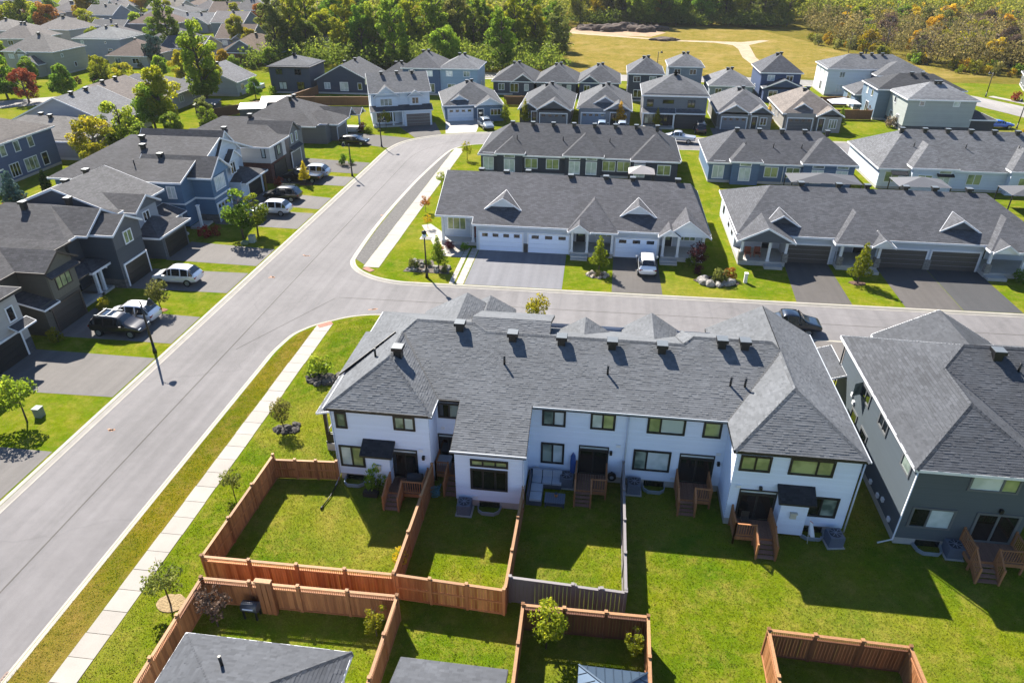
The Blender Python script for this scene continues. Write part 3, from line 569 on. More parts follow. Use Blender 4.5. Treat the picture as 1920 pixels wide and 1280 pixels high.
for (a, y) in ((-14.3, 32.4), (-5.46, 31.05), (-1.97, 34.25), (4.5, 34.25), (13.4, 31.5)):
    w = MB(); w.box(a - .62, a + .62, y - .03, y + .02, .02, .42)
    A.put(w, 'basement_window', GLD, uv=False); q = MB(); pts = [(a - .72, y), (a - .62, y - .5), (a - .35, y - .72), (a + .35, y - .72), (a + .62, y - .5), (a + .72, y)]
    for p0, p1 in zip(pts, pts[1:]): q.bar((*p0, .1), (*p1, .1), .05, .3)
    A.put(q, 'window_well', paint('9aa6b4', .4, metal=.4), uv=False)
for x, y, z, d in ((-9.9, 32.4, 2.86, 0), (-8.9, 34.25, 3.3, 0), (2.1, 34.25, 3.0, 0), (8.1, 34.25, 3.0, 0), (8.9, 31.5, 3.0, 0), (1.9, 34.25, .72, 0), (-2.9, 34.25, .75, 0), (5.6, 34.25, .8, 0), (-6.3, 31.05, .75, 0)): A.box('vent_cover', x - .13, x + .13, y - .08, y, z - .1, z + .1, WHITE)
for x, y, z in ((-9.75, 32.4, 2.35), (1.68, 34.25, 2.45), (8.2, 34.25, 2.3), (10.1, 31.5, 3.02)): A.box('wall_lamp', x - .08, x + .08, y - .2, y, z - .12, z + .12, BLACK)
for pts in ([(-15.33, 32.33, 5.5), (-15.33, 32.34, .4), (-15.4, 31.6, .1)], [(2.55, 34.1, 5.6), (2.55, 34.16, .6)], [(15.2, 31.4, 5.5), (15.2, 31.38, .3)], [(-3.4, 30.95, 4.2), (-3.4, 30.97, .3)]): A.downspout(pts, paint('b9c0cc'))
sp = lambda x, y: ze + sl * (y - 33.88)
for u in ((-11.9, 35.9, LZ - .1), (-8.55, 38.95, 0), (-5.0, 38.45, 0), (-1.85, 38.4, 0), (1.35, 38.35, 0), (4.45, 38.3, 0), (8.15, 38.95, 0), (9.55, 38.95, 0)): A.vent(u[0], u[1], u[2] or sp(0, u[1]), 1.05, main_roof)
for x, y in ((-5.3, 36.6), (1.15, 36.4), (8.5, 36.2), (9.35, 36.2)): A.pipe(x, y, sp(0, y), main_roof)
A.pipe(-13.6, 36.4, ze + s2 * 2.0, main_roof)
# ---------------------------------------------------------------- slate green block on the right
GR = shingle('4a4c51', True, .16); GRf = shingle('4a4c51'); LAPG = siding('454e56', .2, .06)
G = B('slate_townhouse', 'slate green townhouse with dark shingled roof cut off by the right edge', 'townhouse', 24, 38, 0, None, True)
found(G, 17.9, 24.2, 31.2, 44.8); found(G, 24.2, 48, 34.3, 44.8)
G.walls(17.9, 24.2, 31.2, 44.8, .5, 5.75, LAPG, lp); G.walls(24.2, 48, 34.3, 44.8, .5, 5.9, LAPG, lp, sides='FBR')
gx, gz = 21.07, 5.7 + .58 * 3.57; gy = 33.95 + (gz - 5.7) / .5; hx, hy, hz = 22.54, 39.7, 8.58
groof = G.roof([[(17.5, 30.85, ze), (24.64, 30.85, ze), (gx, 34.42, gz)], [(24.64, 30.85, ze), (24.64, 33.95, ze), (gx, gy, gz), (gx, 34.42, gz)], [(17.5, 30.85, ze), (gx, 34.42, gz), (gx, gy, gz), (hx, hy, hz), (17.5, 45.3, ze)], [(24.64, 33.95, ze), (48.4, 33.95, ze), (48.4, hy, hz), (hx, hy, hz), (gx, gy, gz)]], GRf, 'w', .17, GR)
G.ridge([(17.5, 30.85, ze), (gx, 34.42, gz), (gx, gy, gz), (hx, hy, hz), (48.4, hy, hz)], GRf); G.ridge([(24.64, 30.85, ze), (gx, 34.42, gz)], GRf)
vg = MB(); vg.bar((24.64, 33.98, ze + .03), (gx, gy, gz + .03), .3, .02); G.put(vg, 'valley_flashing', paint('2c2f35'), groof, False)
G.roof([[(17.5, 45.3, ze), (hx, hy, hz), (48.4, hy, hz), (48.4, 45.3, ze)]], GRf, 'w', near=GR)
for (x0, x1, y1, z, s_) in ((19.7, 27.5, 45.75, 5.7, .57),):
    xm = (x0 + x1) / 2; h = z + s_ * (x1 - x0) / 2; G.roof([[(x0, y1, z), (xm, y1, h), (xm, 40, h), (x0, 40, z)], [(x1, 40, z), (xm, 40, h), (xm, y1, h), (x1, y1, z)]], GRf, 'w', near=GR)
G.roof([[(15.9, 43.4, 2.9), (17.9, 43.4, 3.6), (17.9, 47.6, 3.6), (15.9, 47.6, 2.9)]], GRf, 'w', .12, near=GR); G.col(16.1, 47.3, .2, 2.9, .25)
wg = dict(fr='g', fw=.12)
G.win('F', 31.2, 21.83, 4.87, 2.55, 1.08, 2, split=.65, g=[GLW, GLC], **wg); G.win('F', 31.2, 19.4, 2.13, 2.3, 1.5, 2, split=.42, g=[GLD, GLW], **wg); G.win('F', 31.2, 22.75, 1.8, 2.3, 2.15, 2, 'g', GLD, .14, name='patio_door')
G.win('L', 17.9, 39.7, 4.45, 1.7, .95, 2, g=GL, **wg); G.win('L', 17.9, 40.5, 2.1, 1.2, 1.0, 1, g=GLD, **wg); G.win('L', 17.9, 38.4, 2.1, 1.3, .9, 1, g=GLD, **wg); G.win('L', 17.9, 36.4, 4.6, 1.5, .95, 2, g=GLD, **wg); G.win('L', 17.9, 32.55, 4.7, 1.3, 1.0, 1, g=GLB, **wg)
cs = MB(); cs.poly([(17.86, 40.5, 4.95), (17.86, 40.5, 3.97), (17.25, 40.2, 3.97), (17.25, 40.2, 4.95)]); G.put(cs, 'casement_sash', GLB, uv=False)
for x, y, z in ((17.9, 41.6, 3.2), (17.9, 41.1, 2.9), (17.9, 35.6, .75), (17.9, 34.3, .8), (17.9, 32.3, .8), (17.9, 33.6, 1.1)): G.box('vent_cover', x - .12, x, y - .13, y + .13, z - .13, z + .13, WHITE)
G.box('wall_lamp', 22.6, 22.76, 31.0, 31.2, 3.0, 3.25, BLACK); G.downspout([(17.8, 31.1, 5.5), (17.8, 31.14, .35), (17.0, 31.0, .12)]); G.downspout([(17.82, 44.9, 5.5), (17.82, 44.9, .3)], BLKTRIM)
w = MB(); w.box(19.05, 20.35, 31.17, 31.22, .02, .44); G.put(w, 'basement_window', GLD, uv=False); q = MB(); pts = [(18.95, 31.2), (19.05, 30.7), (19.3, 30.48), (20.1, 30.48), (20.35, 30.7), (20.45, 31.2)]
for p0, p1 in zip(pts, pts[1:]): q.bar((*p0, .1), (*p1, .1), .05, .3)
G.put(q, 'window_well', paint('9aa6b4', .4, metal=.4), uv=False)
G.vent(24.2, 39.0, 8.23, 1.05, groof); G.pipe(27.1, 37.0, 7.22, groof); G.pipe(25.2, 38.2, 7.8, groof)
# ---------------------------------------------------------------- white bungalow row across the side street
K1 = shingle('525257'); WS = siding('b4bcc8'); LTW = siding('e6e8ec')
m1 = B('bungalow_row', 'white bungalow row with charcoal roof and white garage doors facing the side street', 'townhouse', -3, 78, 0, None, True)
def row_body(b, x0, x1, y0, y1, garages, gy, wm, h=3.15):
    b.walls(x0 + .02, x1 - .02, y0 + .02, y1 - .02, 0, .3, CONC, name='foundation'); b.walls(x0, x1, y0, y1, .3, h, wm)
    for a0, a1 in garages: b.walls(a0, a1, gy, y0 + .1, 0, h + .02, wm, name='garage_wall')
def S_(y, y0=70.4, z0=3.1, s=.42): return z0 + s * (y - y0)
row_body(m1, -17.5, 11.3, 73.4, 85.0, [(-13.3, -3.0), (1.6, 6.6)], 70.8, WS)
r1_ = m1.roof([[(-13.7, 70.4, 3.1), (11.75, 70.4, 3.1), (9.9, 77.9, S_(77.9)), (-7.3, 77.9, S_(77.9)), (-7.9, 78.6, S_(78.6)), (-18.0, 78.6, S_(78.6)), (-18.0, 71.5, S_(71.5)), (-13.7, 71.5, S_(71.5))], [(11.75, 70.4, 3.1), (11.75, 85.4, 3.1), (9.9, 77.9, S_(77.9))], [(11.75, 85.4, 3.1), (-18.0, 85.4, 3.55), (-18.0, 78.6, S_(78.6)), (-7.9, 78.6, S_(78.6)), (-7.3, 77.9, S_(77.9)), (9.9, 77.9, S_(77.9))]], K1, 'w')
gw = MB(); gw.poly([(-17.5, 85, 3.1), (-17.5, 73.4, 3.1), (-17.5, 73.4, 4.2), (-17.5, 78.6, 6.4), (-17.5, 85, 3.7)]); m1.put(gw, 'gable_wall', WS)
def dormer(b, x0, x1, y0, s, rm, wm, P, y1=None):
    z = P(y0); xm = (x0 + x1) / 2; h = z + s * (x1 - x0) / 2; y1 = y0 + (h - z) / .42
    b.roof([[(x0, y0, z), (xm, y0, h), (xm, y1, h), (x0, y0 + .01, z)], [(x1, y0, z), (x1, y0 + .01, z), (xm, y1, h), (xm, y0, h)]], rm, 'w', .16, name='dormer')
    g = MB(); g.poly([(x0 + .25, y0 + .45, z - .1), (x1 - .25, y0 + .45, z - .1), (xm, y0 + .45, h - .12)]); b.put(g, 'gable_wall', wm)
dormer(m1, -12.7, -8.5, 72.7, .62, K1, LTW, lambda y: S_(y)); dormer(m1, 2.2, 6.2, 72.5, .62, K1, LTW, lambda y: S_(y))
for (x0, x1, sx0, sx1, dx, wx) in ((-2.9, 1.7, -3.2, -.8, -1.9, .6), (6.8, 11.2, 6.3, 8.6, 7.6, 9.7)):
    if x0 < 0: m1.hip(x0, x1, 70.25, 79.5, 3.02, .5, K1, 'w', .4, .8)
    else: m1.gable(7.2, 11.4, 70.0, 77, 3.0, .72, K1, LTW, 'w', .35, back=False)
    xm = (sx0 + sx1) / 2; hh = 3.02 + .72 * (sx1 - sx0) / 2
    m1.roof([[(sx0, 69.5, 3.02), (xm, 69.5, hh), (xm, 72.5, hh), (sx0, 72.5, 3.02)], [(sx1, 72.5, 3.02), (xm, 72.5, hh), (xm, 69.5, hh), (sx1, 69.5, 3.02)]], K1, 'w'); g = MB(); g.poly([(sx0 + .2, 69.75, 3.0), (sx1 - .2, 69.75, 3.0), (xm, 69.75, hh - .1)]); m1.put(g, 'gable_wall', LTW)
    m1.box('porch_floor', x0, x1, 70.3, 73.4, 0, .5, CONC); m1.box('porch_step', dx - .9, dx + .9, 69.6, 70.3, 0, .33, CONC); m1.box('porch_step', dx - .9, dx + .9, 69.2, 69.6, 0, .17, CONC)
    for x in (x0 + .15, (x0 + x1) / 2 - .5, x1 - .15): m1.col(x, 70.45, .5, 2.9)
    m1.box('porch_beam', x0, x1, 70.35, 70.6, 2.85, 3.05, WHITE); m1.door('F', 73.4, dx, 1.0, 2.1, paint('2a2b2e'), 'w', .5, GLC); m1.win('F', 73.4, wx, 1.9, 1.9, 1.4, 3, 'w', GLC)
m1.box('porch_floor', -17.5, -13.3, 71.9, 73.4, 0, .4, CONC); [m1.col(x, 72.1, .4, 3.45) for x in (-17.3, -13.9)]; m1.door('F', 73.4, -13.85, .95, 2.1, paint('6a2320'), 'w', .4, None); m1.win('F', 73.4, -16.0, 2.0, 2.2, 1.5, 3, 'w', GLC); m1.win('L', -17.5, 77, 2.0, 1.2, 1.3, 2, 'w')
m1.box('porch_beam', -17.7, -13.5, 71.85, 72.1, 3.35, 3.55, WHITE)
for a, w_, n in ((-10.55, 4.7, 4), (-5.3, 4.4, 3), (4.15, 4.4, 3)): m1.garage('F', 70.8, a, w_, 2.12, paint('dfe9fb', .5, .03), 'w', n)
for a0, a1 in ((-8.05, -7.55),): m1.box('stone_pier', a0, a1, 70.7, 70.8, 0, 1.0, stone('45423f', '5a5652'))
for x, y in ((-11, 78.5), (-14, 79), (-8.5, 79), (-3.5, 77.9), (.5, 77.9), (3.5, 77.8), (8.5, 77.8)): m1.vent(x, y + .3, S_(min(y, 77.8)) - .05, 1, r1_)
# second white row to the right
K2 = shingle('515257')
m2 = B('bungalow_row', 'white bungalow row with grey hip roof and brown garage doors on the side street', 'townhouse', 30, 79, 0, None, True)
P2 = lambda y: S_(y, 71.3)
row_body(m2, 14.9, 45.6, 74.2, 85.6, [(19.8, 24.9), (28.9, 39.3)], 71.7, WS)
ry = 78.7; r2_ = m2.roof([[(14.5, 71.3, 3.1), (46, 71.3, 3.1), (41.2, ry, P2(ry)), (18.7, ry, P2(ry))], [(46, 86.1, 3.1), (14.5, 86.1, 3.1), (18.7, ry, P2(ry)), (41.2, ry, P2(ry))], [(14.5, 86.1, 3.1), (14.5, 71.3, 3.1), (18.7, ry, P2(ry))], [(46, 71.3, 3.1), (46, 86.1, 3.1), (41.2, ry, P2(ry))]], K2, 'w')
m2.gable(14.7, 19.9, 70.0, 77, 2.9, .52, K2, siding('4a505a'), 'w', .35, back=False); dormer(m2, 17.3, 21.2, 72.6, .6, K2, siding('3c424c'), P2); dormer(m2, 35.0, 39.1, 72.9, .6, K2, siding('4a505a'), P2)
for (x0, x1, sx0, sx1, dx, wx) in ((24.6, 29.3, 27.7, 30.0, 28.1, 26.0), (39.4, 44.2, 39.2, 41.6, 40.4, 42.6)):
    m2.hip(x0, x1, 70.4, 80, 2.95, .45, K2, 'w', .4, .72); xm = (sx0 + sx1) / 2; hh = 2.95 + .68 * (sx1 - sx0) / 2
    m2.roof([[(sx0, 69.7, 2.95), (xm, 69.7, hh), (xm, 72.5, hh), (sx0, 72.5, 2.95)], [(sx1, 72.5, 2.95), (xm, 72.5, hh), (xm, 69.7, hh), (sx1, 69.7, 2.95)]], K2, 'w'); g = MB(); g.poly([(sx0 + .2, 69.95, 2.92), (sx1 - .2, 69.95, 2.92), (xm, 69.95, hh - .1)]); m2.put(g, 'gable_wall', LTW)
STN = stone('8d8a86', '77746f', .45, .18)
for (x0, x1, dx, wx) in ((14.9, 19.7, 18.4, 16.2), (24.9, 28.9, 28.0, 26.0), (39.3, 45, 40.3, 42.8)):
    m2.box('porch_floor', x0, x1, 70.4, 74.2, 0, .5, CONC); m2.box('porch_step', dx - .9, dx + .9, 69.5, 70.4, 0, .3, CONC)
    for i, x in enumerate((x0 + .2, (x0 + x1) / 2 + .6, x1 - .1)): m2.col(x, 70.6, .5, 2.85, .26, None, STN if i != 1 else None)
    m2.box('porch_beam', x0, x1, 70.5, 70.75, 2.8, 3.0, WHITE); m2.door('F', 74.2, dx, 1.0, 2.1, paint('2d2f33'), 'w', .5, GLW); m2.win('F', 74.2, wx, 1.9, 2.0, 1.5, 3, 'w', GLC)
for a, w_ in ((22.2, 4.3), (31.6, 4.6), (36.7, 4.6)): m2.garage('F', 71.7, a, w_, 2.05, paint('4d4845', .5), 'w', 0)
for a0, a1 in ((34.05, 34.3), (29.0, 29.2)): m2.box('stone_pier', a0 - .2, a1 + .2, 71.55, 71.7, 0, 1.1, STN)
for y in (76, 78.6, 83): m2.win('L', 14.9, y, 1.9, .7, 1.3, 1, 'b', GLD)
for x in (22, 26, 29, 33, 36, 39.5): m2.vent(x, ry + .2, P2(ry) - .1, 1, r2_)
m2.downspout([(24.95, 71.6, 3.0), (25.0, 71.5, .2), (25.2, 70.9, .1)])
# ---------------------------------------------------------------- rear-view rows behind
def rear_row(name, label, x0, x1, ye, yn, wallc, roofc, bumps, wins, lwall=None, ex=99.2):
    b = B(name, label, 'townhouse', (x0 + x1) / 2, 105, 0, None, True); rm = shingle(roofc); wm = siding(wallc)
    b.walls(x0 + .02, x1 - .02, ex + .42, yn - .42, 0, .35, CONC, name='foundation'); b.walls(x0, x1, ex + .4, yn - .4, .35, 3.05, wm)
    main = b.hip(x0, x1, ex + .4, yn - .4, 2.9, .5, rm, 'w', .4, .75); zr_ = b.ra[2]; yr_ = b.ra[1]
    for (a0, a1, y0, z) in bumps:
        b.hip(a0, a1, y0, yr_ + 2.5, z, .5, rm, 'w', .35, .72); b.walls(a0, a1, y0, ex + .5, 0, z + .1, wm)
    for a, p, zc, w, h, n, fr, g in wins: b.win('F', p, a, zc, w, h, n, fr, g)
    n = int((x1 - x0) / 3.4)
    for i in range(n): b.vent(x0 + 4 + i * (x1 - x0 - 7) / max(1, n - 1), yr_ - .45, zr_ - .25, 1, main)
    for i in range(4): b.pipe(x0 + 5 + i * (x1 - x0 - 8) / 3, yr_ - 3.3, zr_ - 1.65, main)
    return b
def wset(lst, fr='w'):
    out = []
    for a, p, tall in lst:
        if tall: out += [(a, p, 1.5, 1.6, 1.9, 2, fr, GLW), (a, p, 2.85, 1.6, .5, 1, fr, GLB)]
        else: out += [(a, p, 1.7, 1.9, 1.5, 2, fr, GLC)]
    return out
n1 = rear_row('bungalow_row', 'navy black bungalow row with many roof vents behind the white row', -17.7, 10.6, 99.2, 112, '2b3240', '45464b', [(-15.2, -11.5, 98.9, 3.25), (-5.4, -.2, 98.9, 3.2), (4.2, 10.4, 98.6, 3.0)],
    wset([(-16.6, 99.6, 1), (-13.4, 98.9, 1), (-10.3, 99.6, 0), (-7.2, 99.6, 0), (-4.0, 98.9, 1), (-1.6, 98.9, 1), (.9, 99.6, 0), (3.0, 99.6, 0), (5.2, 98.6, 1), (8.6, 98.6, 0)]))
n2 = rear_row('bungalow_row', 'blue bungalow row with white tall windows and grey roof', 14.9, 34.4, 99.2, 112, '4f6785', '4b4c51', [(17.9, 21.6, 98.8, 3.3), (27.5, 34.2, 98.9, 3.3)],
    wset([(16.2, 99.6, 1), (19.7, 98.8, 1), (23.4, 99.6, 0), (26.3, 99.6, 0), (29.4, 98.9, 1), (32.6, 98.9, 1)])); n2.downspout([(25, 99.5, 2.9), (25, 99.5, .2)])
n3 = rear_row('bungalow_row', 'white bungalow row with pale grey roof at the right edge', 37.7, 66, 99.2, 114, 'c3cbd8', '606165', [(41.5, 46.8, 98.4, 3.4), (54, 59, 98.6, 3.3)],
    wset([(39.4, 99.6, 0), (43.2, 98.4, 0), (45.6, 98.4, 1), (50, 99.6, 0), (56, 98.6, 0), (61, 99.6, 0)]))
for a in (39, 44.8): n3.roof([[(a - .2, 97.9, 2.45), (a + 1.9, 97.9, 2.45), (a + 1.9, 98.6, 2.8), (a - .2, 98.6, 2.8)]], shingle('2a2c31'), 'b', .1, name='awning')
# ---------------------------------------------------------------- houses along the left road (front = towards the road)
def lhouse(name, label, y0): return B(name, label, 'house', -46, y0, 90)
KL = '4b4a4d'; rk = shingle(KL); RKL = shingle('5d5c5e'); STN2 = stone('6a6866', '524f4d', .55, .22)
# local x = world y - y0, local y = -46 - world x
b = lhouse('stucco_house', 'pale grey stucco house with black garage at the left edge, nearest the camera', 34.0); wm = siding('a6a29e')
b.walls(3.5, 10.6, .4, 12, .3, 5.6, wm); b.walls(3.5, 10.6, .38, 1.0, 0, 1.3, stone('4f5259', '3d4046')); b.walls(3.5, 10.62, .9, 12, 0, .3, CONC, name='foundation')
b.hip(3.5, 10.6, .4, 12, 5.6, .5, rk, 'b', .45); b.garage('F', .38, 7.4, 4.6, 2.2, paint('191a1d'), 'w', 0); b.win('F', .4, 9.6, 3.9, .8, 1.3, 1, 'w'); b.win('F', .4, 7.2, 3.9, 1.6, 1.5, 2, 'w', GLC); b.roof([[(8.9, -.4, 2.7), (10.9, -.4, 2.7), (10.9, .4, 3.05), (8.9, .4, 3.05)]], rk, 'w', .12, name='awning'); b.win('R', 10.6, 2.4, 4.2, .8, 1.3, 1, 'w')
b = lhouse('brown_house', 'dark olive brown house with board gable above its garage', 46.8); wm = siding('4a4842'); bm_ = siding('5a584f', .35, .1, True)
b.walls(0, 4.6, .45, 8, 0, 2.95, wm, name='garage_wall'); b.walls(1.4, 4.6, .35, 8, 2.75, 5.7, wm); b.walls(-.4, 7.5, 3.2, 15, .3, 5.65, wm); b.walls(1.38, 4.62, .32, .5, 2.8, 5.7, bm_)
b.gable(1.4, 4.6, .35, 6.5, 5.55, .62, rk, bm_, 'n', .45, back=False); b.hip(-.4, 7.5, 3.2, 15, 5.55, .45, rk, 'n', .45); b.vent(.6, 8, 7.0)
b.roof([[(-.4, 0, 2.75), (1.5, 0, 2.75), (1.5, 3.3, 3.6), (-.4, 3.3, 3.6)]], rk, 'w', .14, name='garage_roof'); b.roof([[(1.2, -.25, 4.95), (4.8, -.25, 4.95), (4.8, .35, 5.3), (1.2, .35, 5.3)]], rk, 'n', .1, name='awning')
b.garage('F', .45, 2.6, 3.4, 2.25, paint('26272a'), 'n', 0); b.win('F', .32, 3.0, 4.1, 1.9, 1.25, 3, 'n', GLC); b.win('L', -.4, 5, 4.2, .9, 1.1, 1, 'w'); b.box('wall_lamp', .45, .6, .25, .45, 2.2, 2.5, BLACK)
b.roof([[(4.6, 1.2, 2.8), (8.3, 1.2, 2.8), (8.3, 3.3, 3.5), (4.6, 3.3, 3.5)]], rk, 'n', .14, name='porch_roof'); b.col(8.0, 1.5, .2, 2.8); b.box('porch_floor', 4.6, 8.2, 1.2, 3.2, 0, .25, CONC)
b = lhouse('slate_house', 'dark slate house with stone base and white framed gable window', 56.6); wm = siding('3c434c')
b.walls(0, 4.2, -.05, 8, .9, 5.75, wm); b.walls(-.04, 4.24, -.09, 8, 0, .95, STN2); b.walls(-1.6, 6.2, 3.5, 16, .3, 5.65, wm); b.walls(-.05, 4.25, -.12, .0, 4.0, 5.7, siding('4d5158', .3, .1, True))
b.hip(-1.6, 6.2, 3.5, 16, 5.55, .45, rk, 'w', .45); b.gable(.1, 4.1, -.1, 7, 5.6, .55, rk, siding('55585c', .3, .1, True), 'w', .4, back=False); b.gable(-.4, 4.7, 2.2, 9, 5.6, .62, rk, wm, 'w', .35, back=False); b.vent(5.5, 8, 6.6); b.vent(1.6, 9.6, 7.4)
b.garage('F', -.09, 2.3, 3.5, 2.2, paint('17181a'), 'w', 0); b.win('F', -.12, 2.1, 4.65, 1.3, 1.3, 2, 'w', GLC); b.win('L', -1.6, 4.8, 4.6, .8, 1.2, 1, 'w'); b.win('L', -1.6, 7.6, 4.4, 1.6, 1.3, 1, 'w', GLC); b.win('L', -.04, 1.5, 2.2, .2, .2, 1, 'w')
b.hip(-2.4, .3, 1.2, 4, 2.75, .42, rk, 'w', .3); b.col(-1.0, 1.5, .2, 2.75); b.box('porch_floor', -2, -.05, 1.2, 3.5, 0, .25, CONC)
b = lhouse('grey_house', 'grey gabled house with pale roof and a dormer over its dark garage', 63.4); wm = siding('565b63')
b.walls(.4, 5.0, -.0, 6, 0, 2.9, wm, name='garage_wall'); b.walls(-.2, 7.6, 4.0, 16.2, .3, 5.3, siding('4b515c'))
r_ = b.gable(-.2, 7.6, 4.0, 16.2, 5.2, .38, RKL, siding('4b515c'), 'w', .5, axis='x'); b.gable(.4, 4.3, 2.2, 7, 5.2, .55, rk, wm, 'w', .4, back=False); b.walls(.5, 4.2, 2.3, 4.2, 2.9, 5.35, siding('8f939b')); b.vent(2, 10.5, 7.35); b.vent(6, 11, 7.3)
b.hip(-.1, 5.3, 0, 5.6, 2.75, .42, rk, 'w', .4); b.garage('F', 0, 2.75, 3.9, 2.15, paint('141517'), 'g', 0); b.win('F', 2.3, 2.1, 4.2, 1.2, 1.1, 2, 'w'); b.box('porch_floor', 5.0, 7.6, 1.5, 4, 0, .25, CONC); b.col(7.3, 1.8, .2, 2.8); b.roof([[(4.9, 1.3, 2.8), (7.9, 1.3, 2.8), (7.9, 4, 3.6), (4.9, 4, 3.6)]], rk, 'w', .14, name='porch_roof')
b = lhouse('blue_house', 'blue house with white trim, stone base and big gable window on the left road', 72.6); wm = siding('4d6a86')
b.walls(2.4, 6.2, -.2, 9, 1.0, 5.8, wm); b.walls(2.36, 6.24, -.24, 9, 0, 1.05, STN2); b.walls(0, 8.2, 2.2, 18, .3, 5.75, wm); tr = MB(); tr.box(2.32, 6.28, -.28, 2.2, 2.95, 3.15); tr.box(-.06, 2.4, 2.12, 2.25, 2.95, 3.15); tr.box(-.08, 0, 2.1, 12, 2.95, 3.12); b.put(tr, 'belt_trim', WHITE, uv=False)
ym = 8.1; zf = 5.7 + 4.6 * 3.15 / 8.5; b.roof([[(-.4, 18.6, 5.7), (-.4, 1.9, 5.7), (4.2, 1.9, zf), (4.2, .8, zf), (ym, .8, 8.85), (ym, 12.5, 8.85)], [(-.4, 18.6, 5.7), (ym, 12.5, 8.85), (ym + 7.6, 18.6, 5.8)], [(ym, .8, 8.85), (ym + 7.6, .8, 5.8), (ym + 7.6, 18.6, 5.8), (ym, 12.5, 8.85)]], rk, 'w'); gq = MB(); gq.poly([(4.2, 1.3, 5.6), (ym + 4, 1.3, 5.6), (ym, 1.3, 8.7), (4.2, 1.3, zf - .1)]); b.put(gq, 'gable_wall', siding('bfc9d6')); rb_ = b.last
b.gable(2.0, 6.4, -.5, 9, 5.7, .75, rk, siding('5f7f9f'), 'w', .35, back=False); b.win('F', -.2, 4.3, 4.5, 2.4, 1.7, 3, 'w', GLW); b.garage('F', -.24, 4.3, 3.2, 2.2, paint('8f9db0'), 'w', 4); b.win('L', 0, 3.5, 4.4, 1.1, 1.5, 2, 'w', GLW)
b.vent(5.5, 9.5, 7.9, 1, rb_); b.vent(7.2, 10.5, 8.5, 1, rb_); b.vent(4, 6.5, 7.3, 1, rb_); b.pipe(2.4, 9, 6.8, rb_); b.box('porch_floor', 0, 2.36, .6, 2.2, 0, .25, CONC); b.col(.2, .8, .25, 2.95)
b = lhouse('white_gable_house', 'white house with twin stacked gables and black garage on the left road', 80.6); wm = siding('bfc9d6')
b.walls(1.0, 7.0, -.2, 6, 0, 2.95, wm, name='garage_wall'); b.walls(.2, 8.4, 3.0, 16, .3, 5.8, wm); b.gable(-1.0, 4.4, 1.2, 12, 6.4, .95, rk, wm, 'w', .35, back=False); b.walls(-.9, 4.3, 1.4, 4, 2.9, 6.6, wm); b.gable(.8, 3.6, .7, 4, 5.6, .75, rk, wm, 'w', .3, back=False)
b.hip(1.6, 7.2, -.4, 5, 2.8, .42, rk, 'w', .45); b.garage('F', -.22, 4.6, 3.6, 2.2, paint('17181a'), 'w', 0); b.win('F', .9, 1.9, 4.6, 1.3, 1.5, 2, 'w'); b.win('F', 1.35, 1.7, 6.6, .9, .8, 1, 'w'); b.box('post', 6.9, 7.1, -.6, -.4, 0, 2.8, wood('8d6a35', '7a5a2c'))
b = lhouse('brick_house', 'white and brick flat fronted house with black garage on the left road', 90.4); wm = siding('c6c2bf')
b.walls(.3, 5.3, -.1, 9, 0, 2.9, stone('6d4238', '55332c', .3, .1)); b.walls(.2, 5.4, -.3, 9, 2.9, 5.5, wm); b.walls(1.8, 3.9, -.5, .2, 3.0, 5.5, siding('55575b')); b.hip(-.3, 5.6, -.4, 15, 5.35, .42, rk, 'w', .45); b.walls(-.2, 5.5, 6, 14.8, .3, 5.4, wm); b.vent(2.6, 7, 6.6)
b.garage('F', -.12, 3.2, 3.6, 2.3, paint('1c1c1e'), 'b', 0); b.win('F', -.5, 2.7, 4.2, 1.0, 1.4, 2, 'b', GLW); b.win('L', .2, .6, 4.3, .6, 1.4, 1, 'b', GLW)
b = lhouse('taupe_house', 'taupe grey house with arched gable window and grey garage near the bend', 97.2); wm = siding('6c6c6e')
b.walls(1.2, 6.2, .3, 9, 0, 5.15, wm); b.walls(1.2, 4.4, .2, .5, 0, 2.6, stone('5e5b58', '4a4845')); b.hip(.4, 7.4, 2, 15, 5.0, .45, rk, 'g', .45); b.walls(.5, 7.3, 5, 14.8, .3, 5.1, wm); b.gable(1.2, 4.6, .2, 7, 5.0, .75, rk, wm, 'g', .35, back=False); b.vent(3.8, 7, 6.7); b.roof([[(1.0, -.4, 2.75), (4.8, -.4, 2.75), (4.8, .3, 3.1), (1.0, .3, 3.1)]], rk, 'g', .12, name='awning')
b.garage('F', .2, 2.9, 3.2, 2.2, paint('6b6a6c'), 'w', 0); b.win('F', .2, 2.1, 4.2, .7, 1.4, 1, 'w', GLC); b.win('F', .2, 3.8, 4.2, .7, 1.4, 1, 'w', GLC); b.walls(4.4, 8.6, 3, 9, 0, 3.0, stone('5a4a42', '43352f', .35, .12)); b.hip(4.4, 8.8, 2.2, 10, 3.1, .5, rk, 'w', .4); b.win('F', 3, 6.0, 1.7, 1.1, 1.5, 1, 'w'); b.door('F', 3, 7.8, .9, 2.1, paint('1d1d1f'), 'g', .2)
b = lhouse('hip_bungalow', 'brown grey bungalow with wide hip roof at the bend of the left road', 112.0); wm = siding('676463')
b.walls(.6, 9.5, .2, 14, 0, 3.0, wm); b.hip(.6, 13.4, 2.2, 15.5, 2.9, .5, rk, 'w', .45); b.walls(3.0, 8.2, -.8, 3, 0, 2.95, wm, name='garage_wall'); b.hip(2.8, 8.4, -1.0, 6, 2.85, .5, rk, 'w', .4); b.gable(8.2, 11.0, -1.2, 5, 2.9, .8, rk, siding('4a4d55'), 'w', .3, back=False); b.gable(11.2, 13.8, -2.2, 4, 2.7, .6, rk, siding('4a4d55'), 'w', .3, back=False)
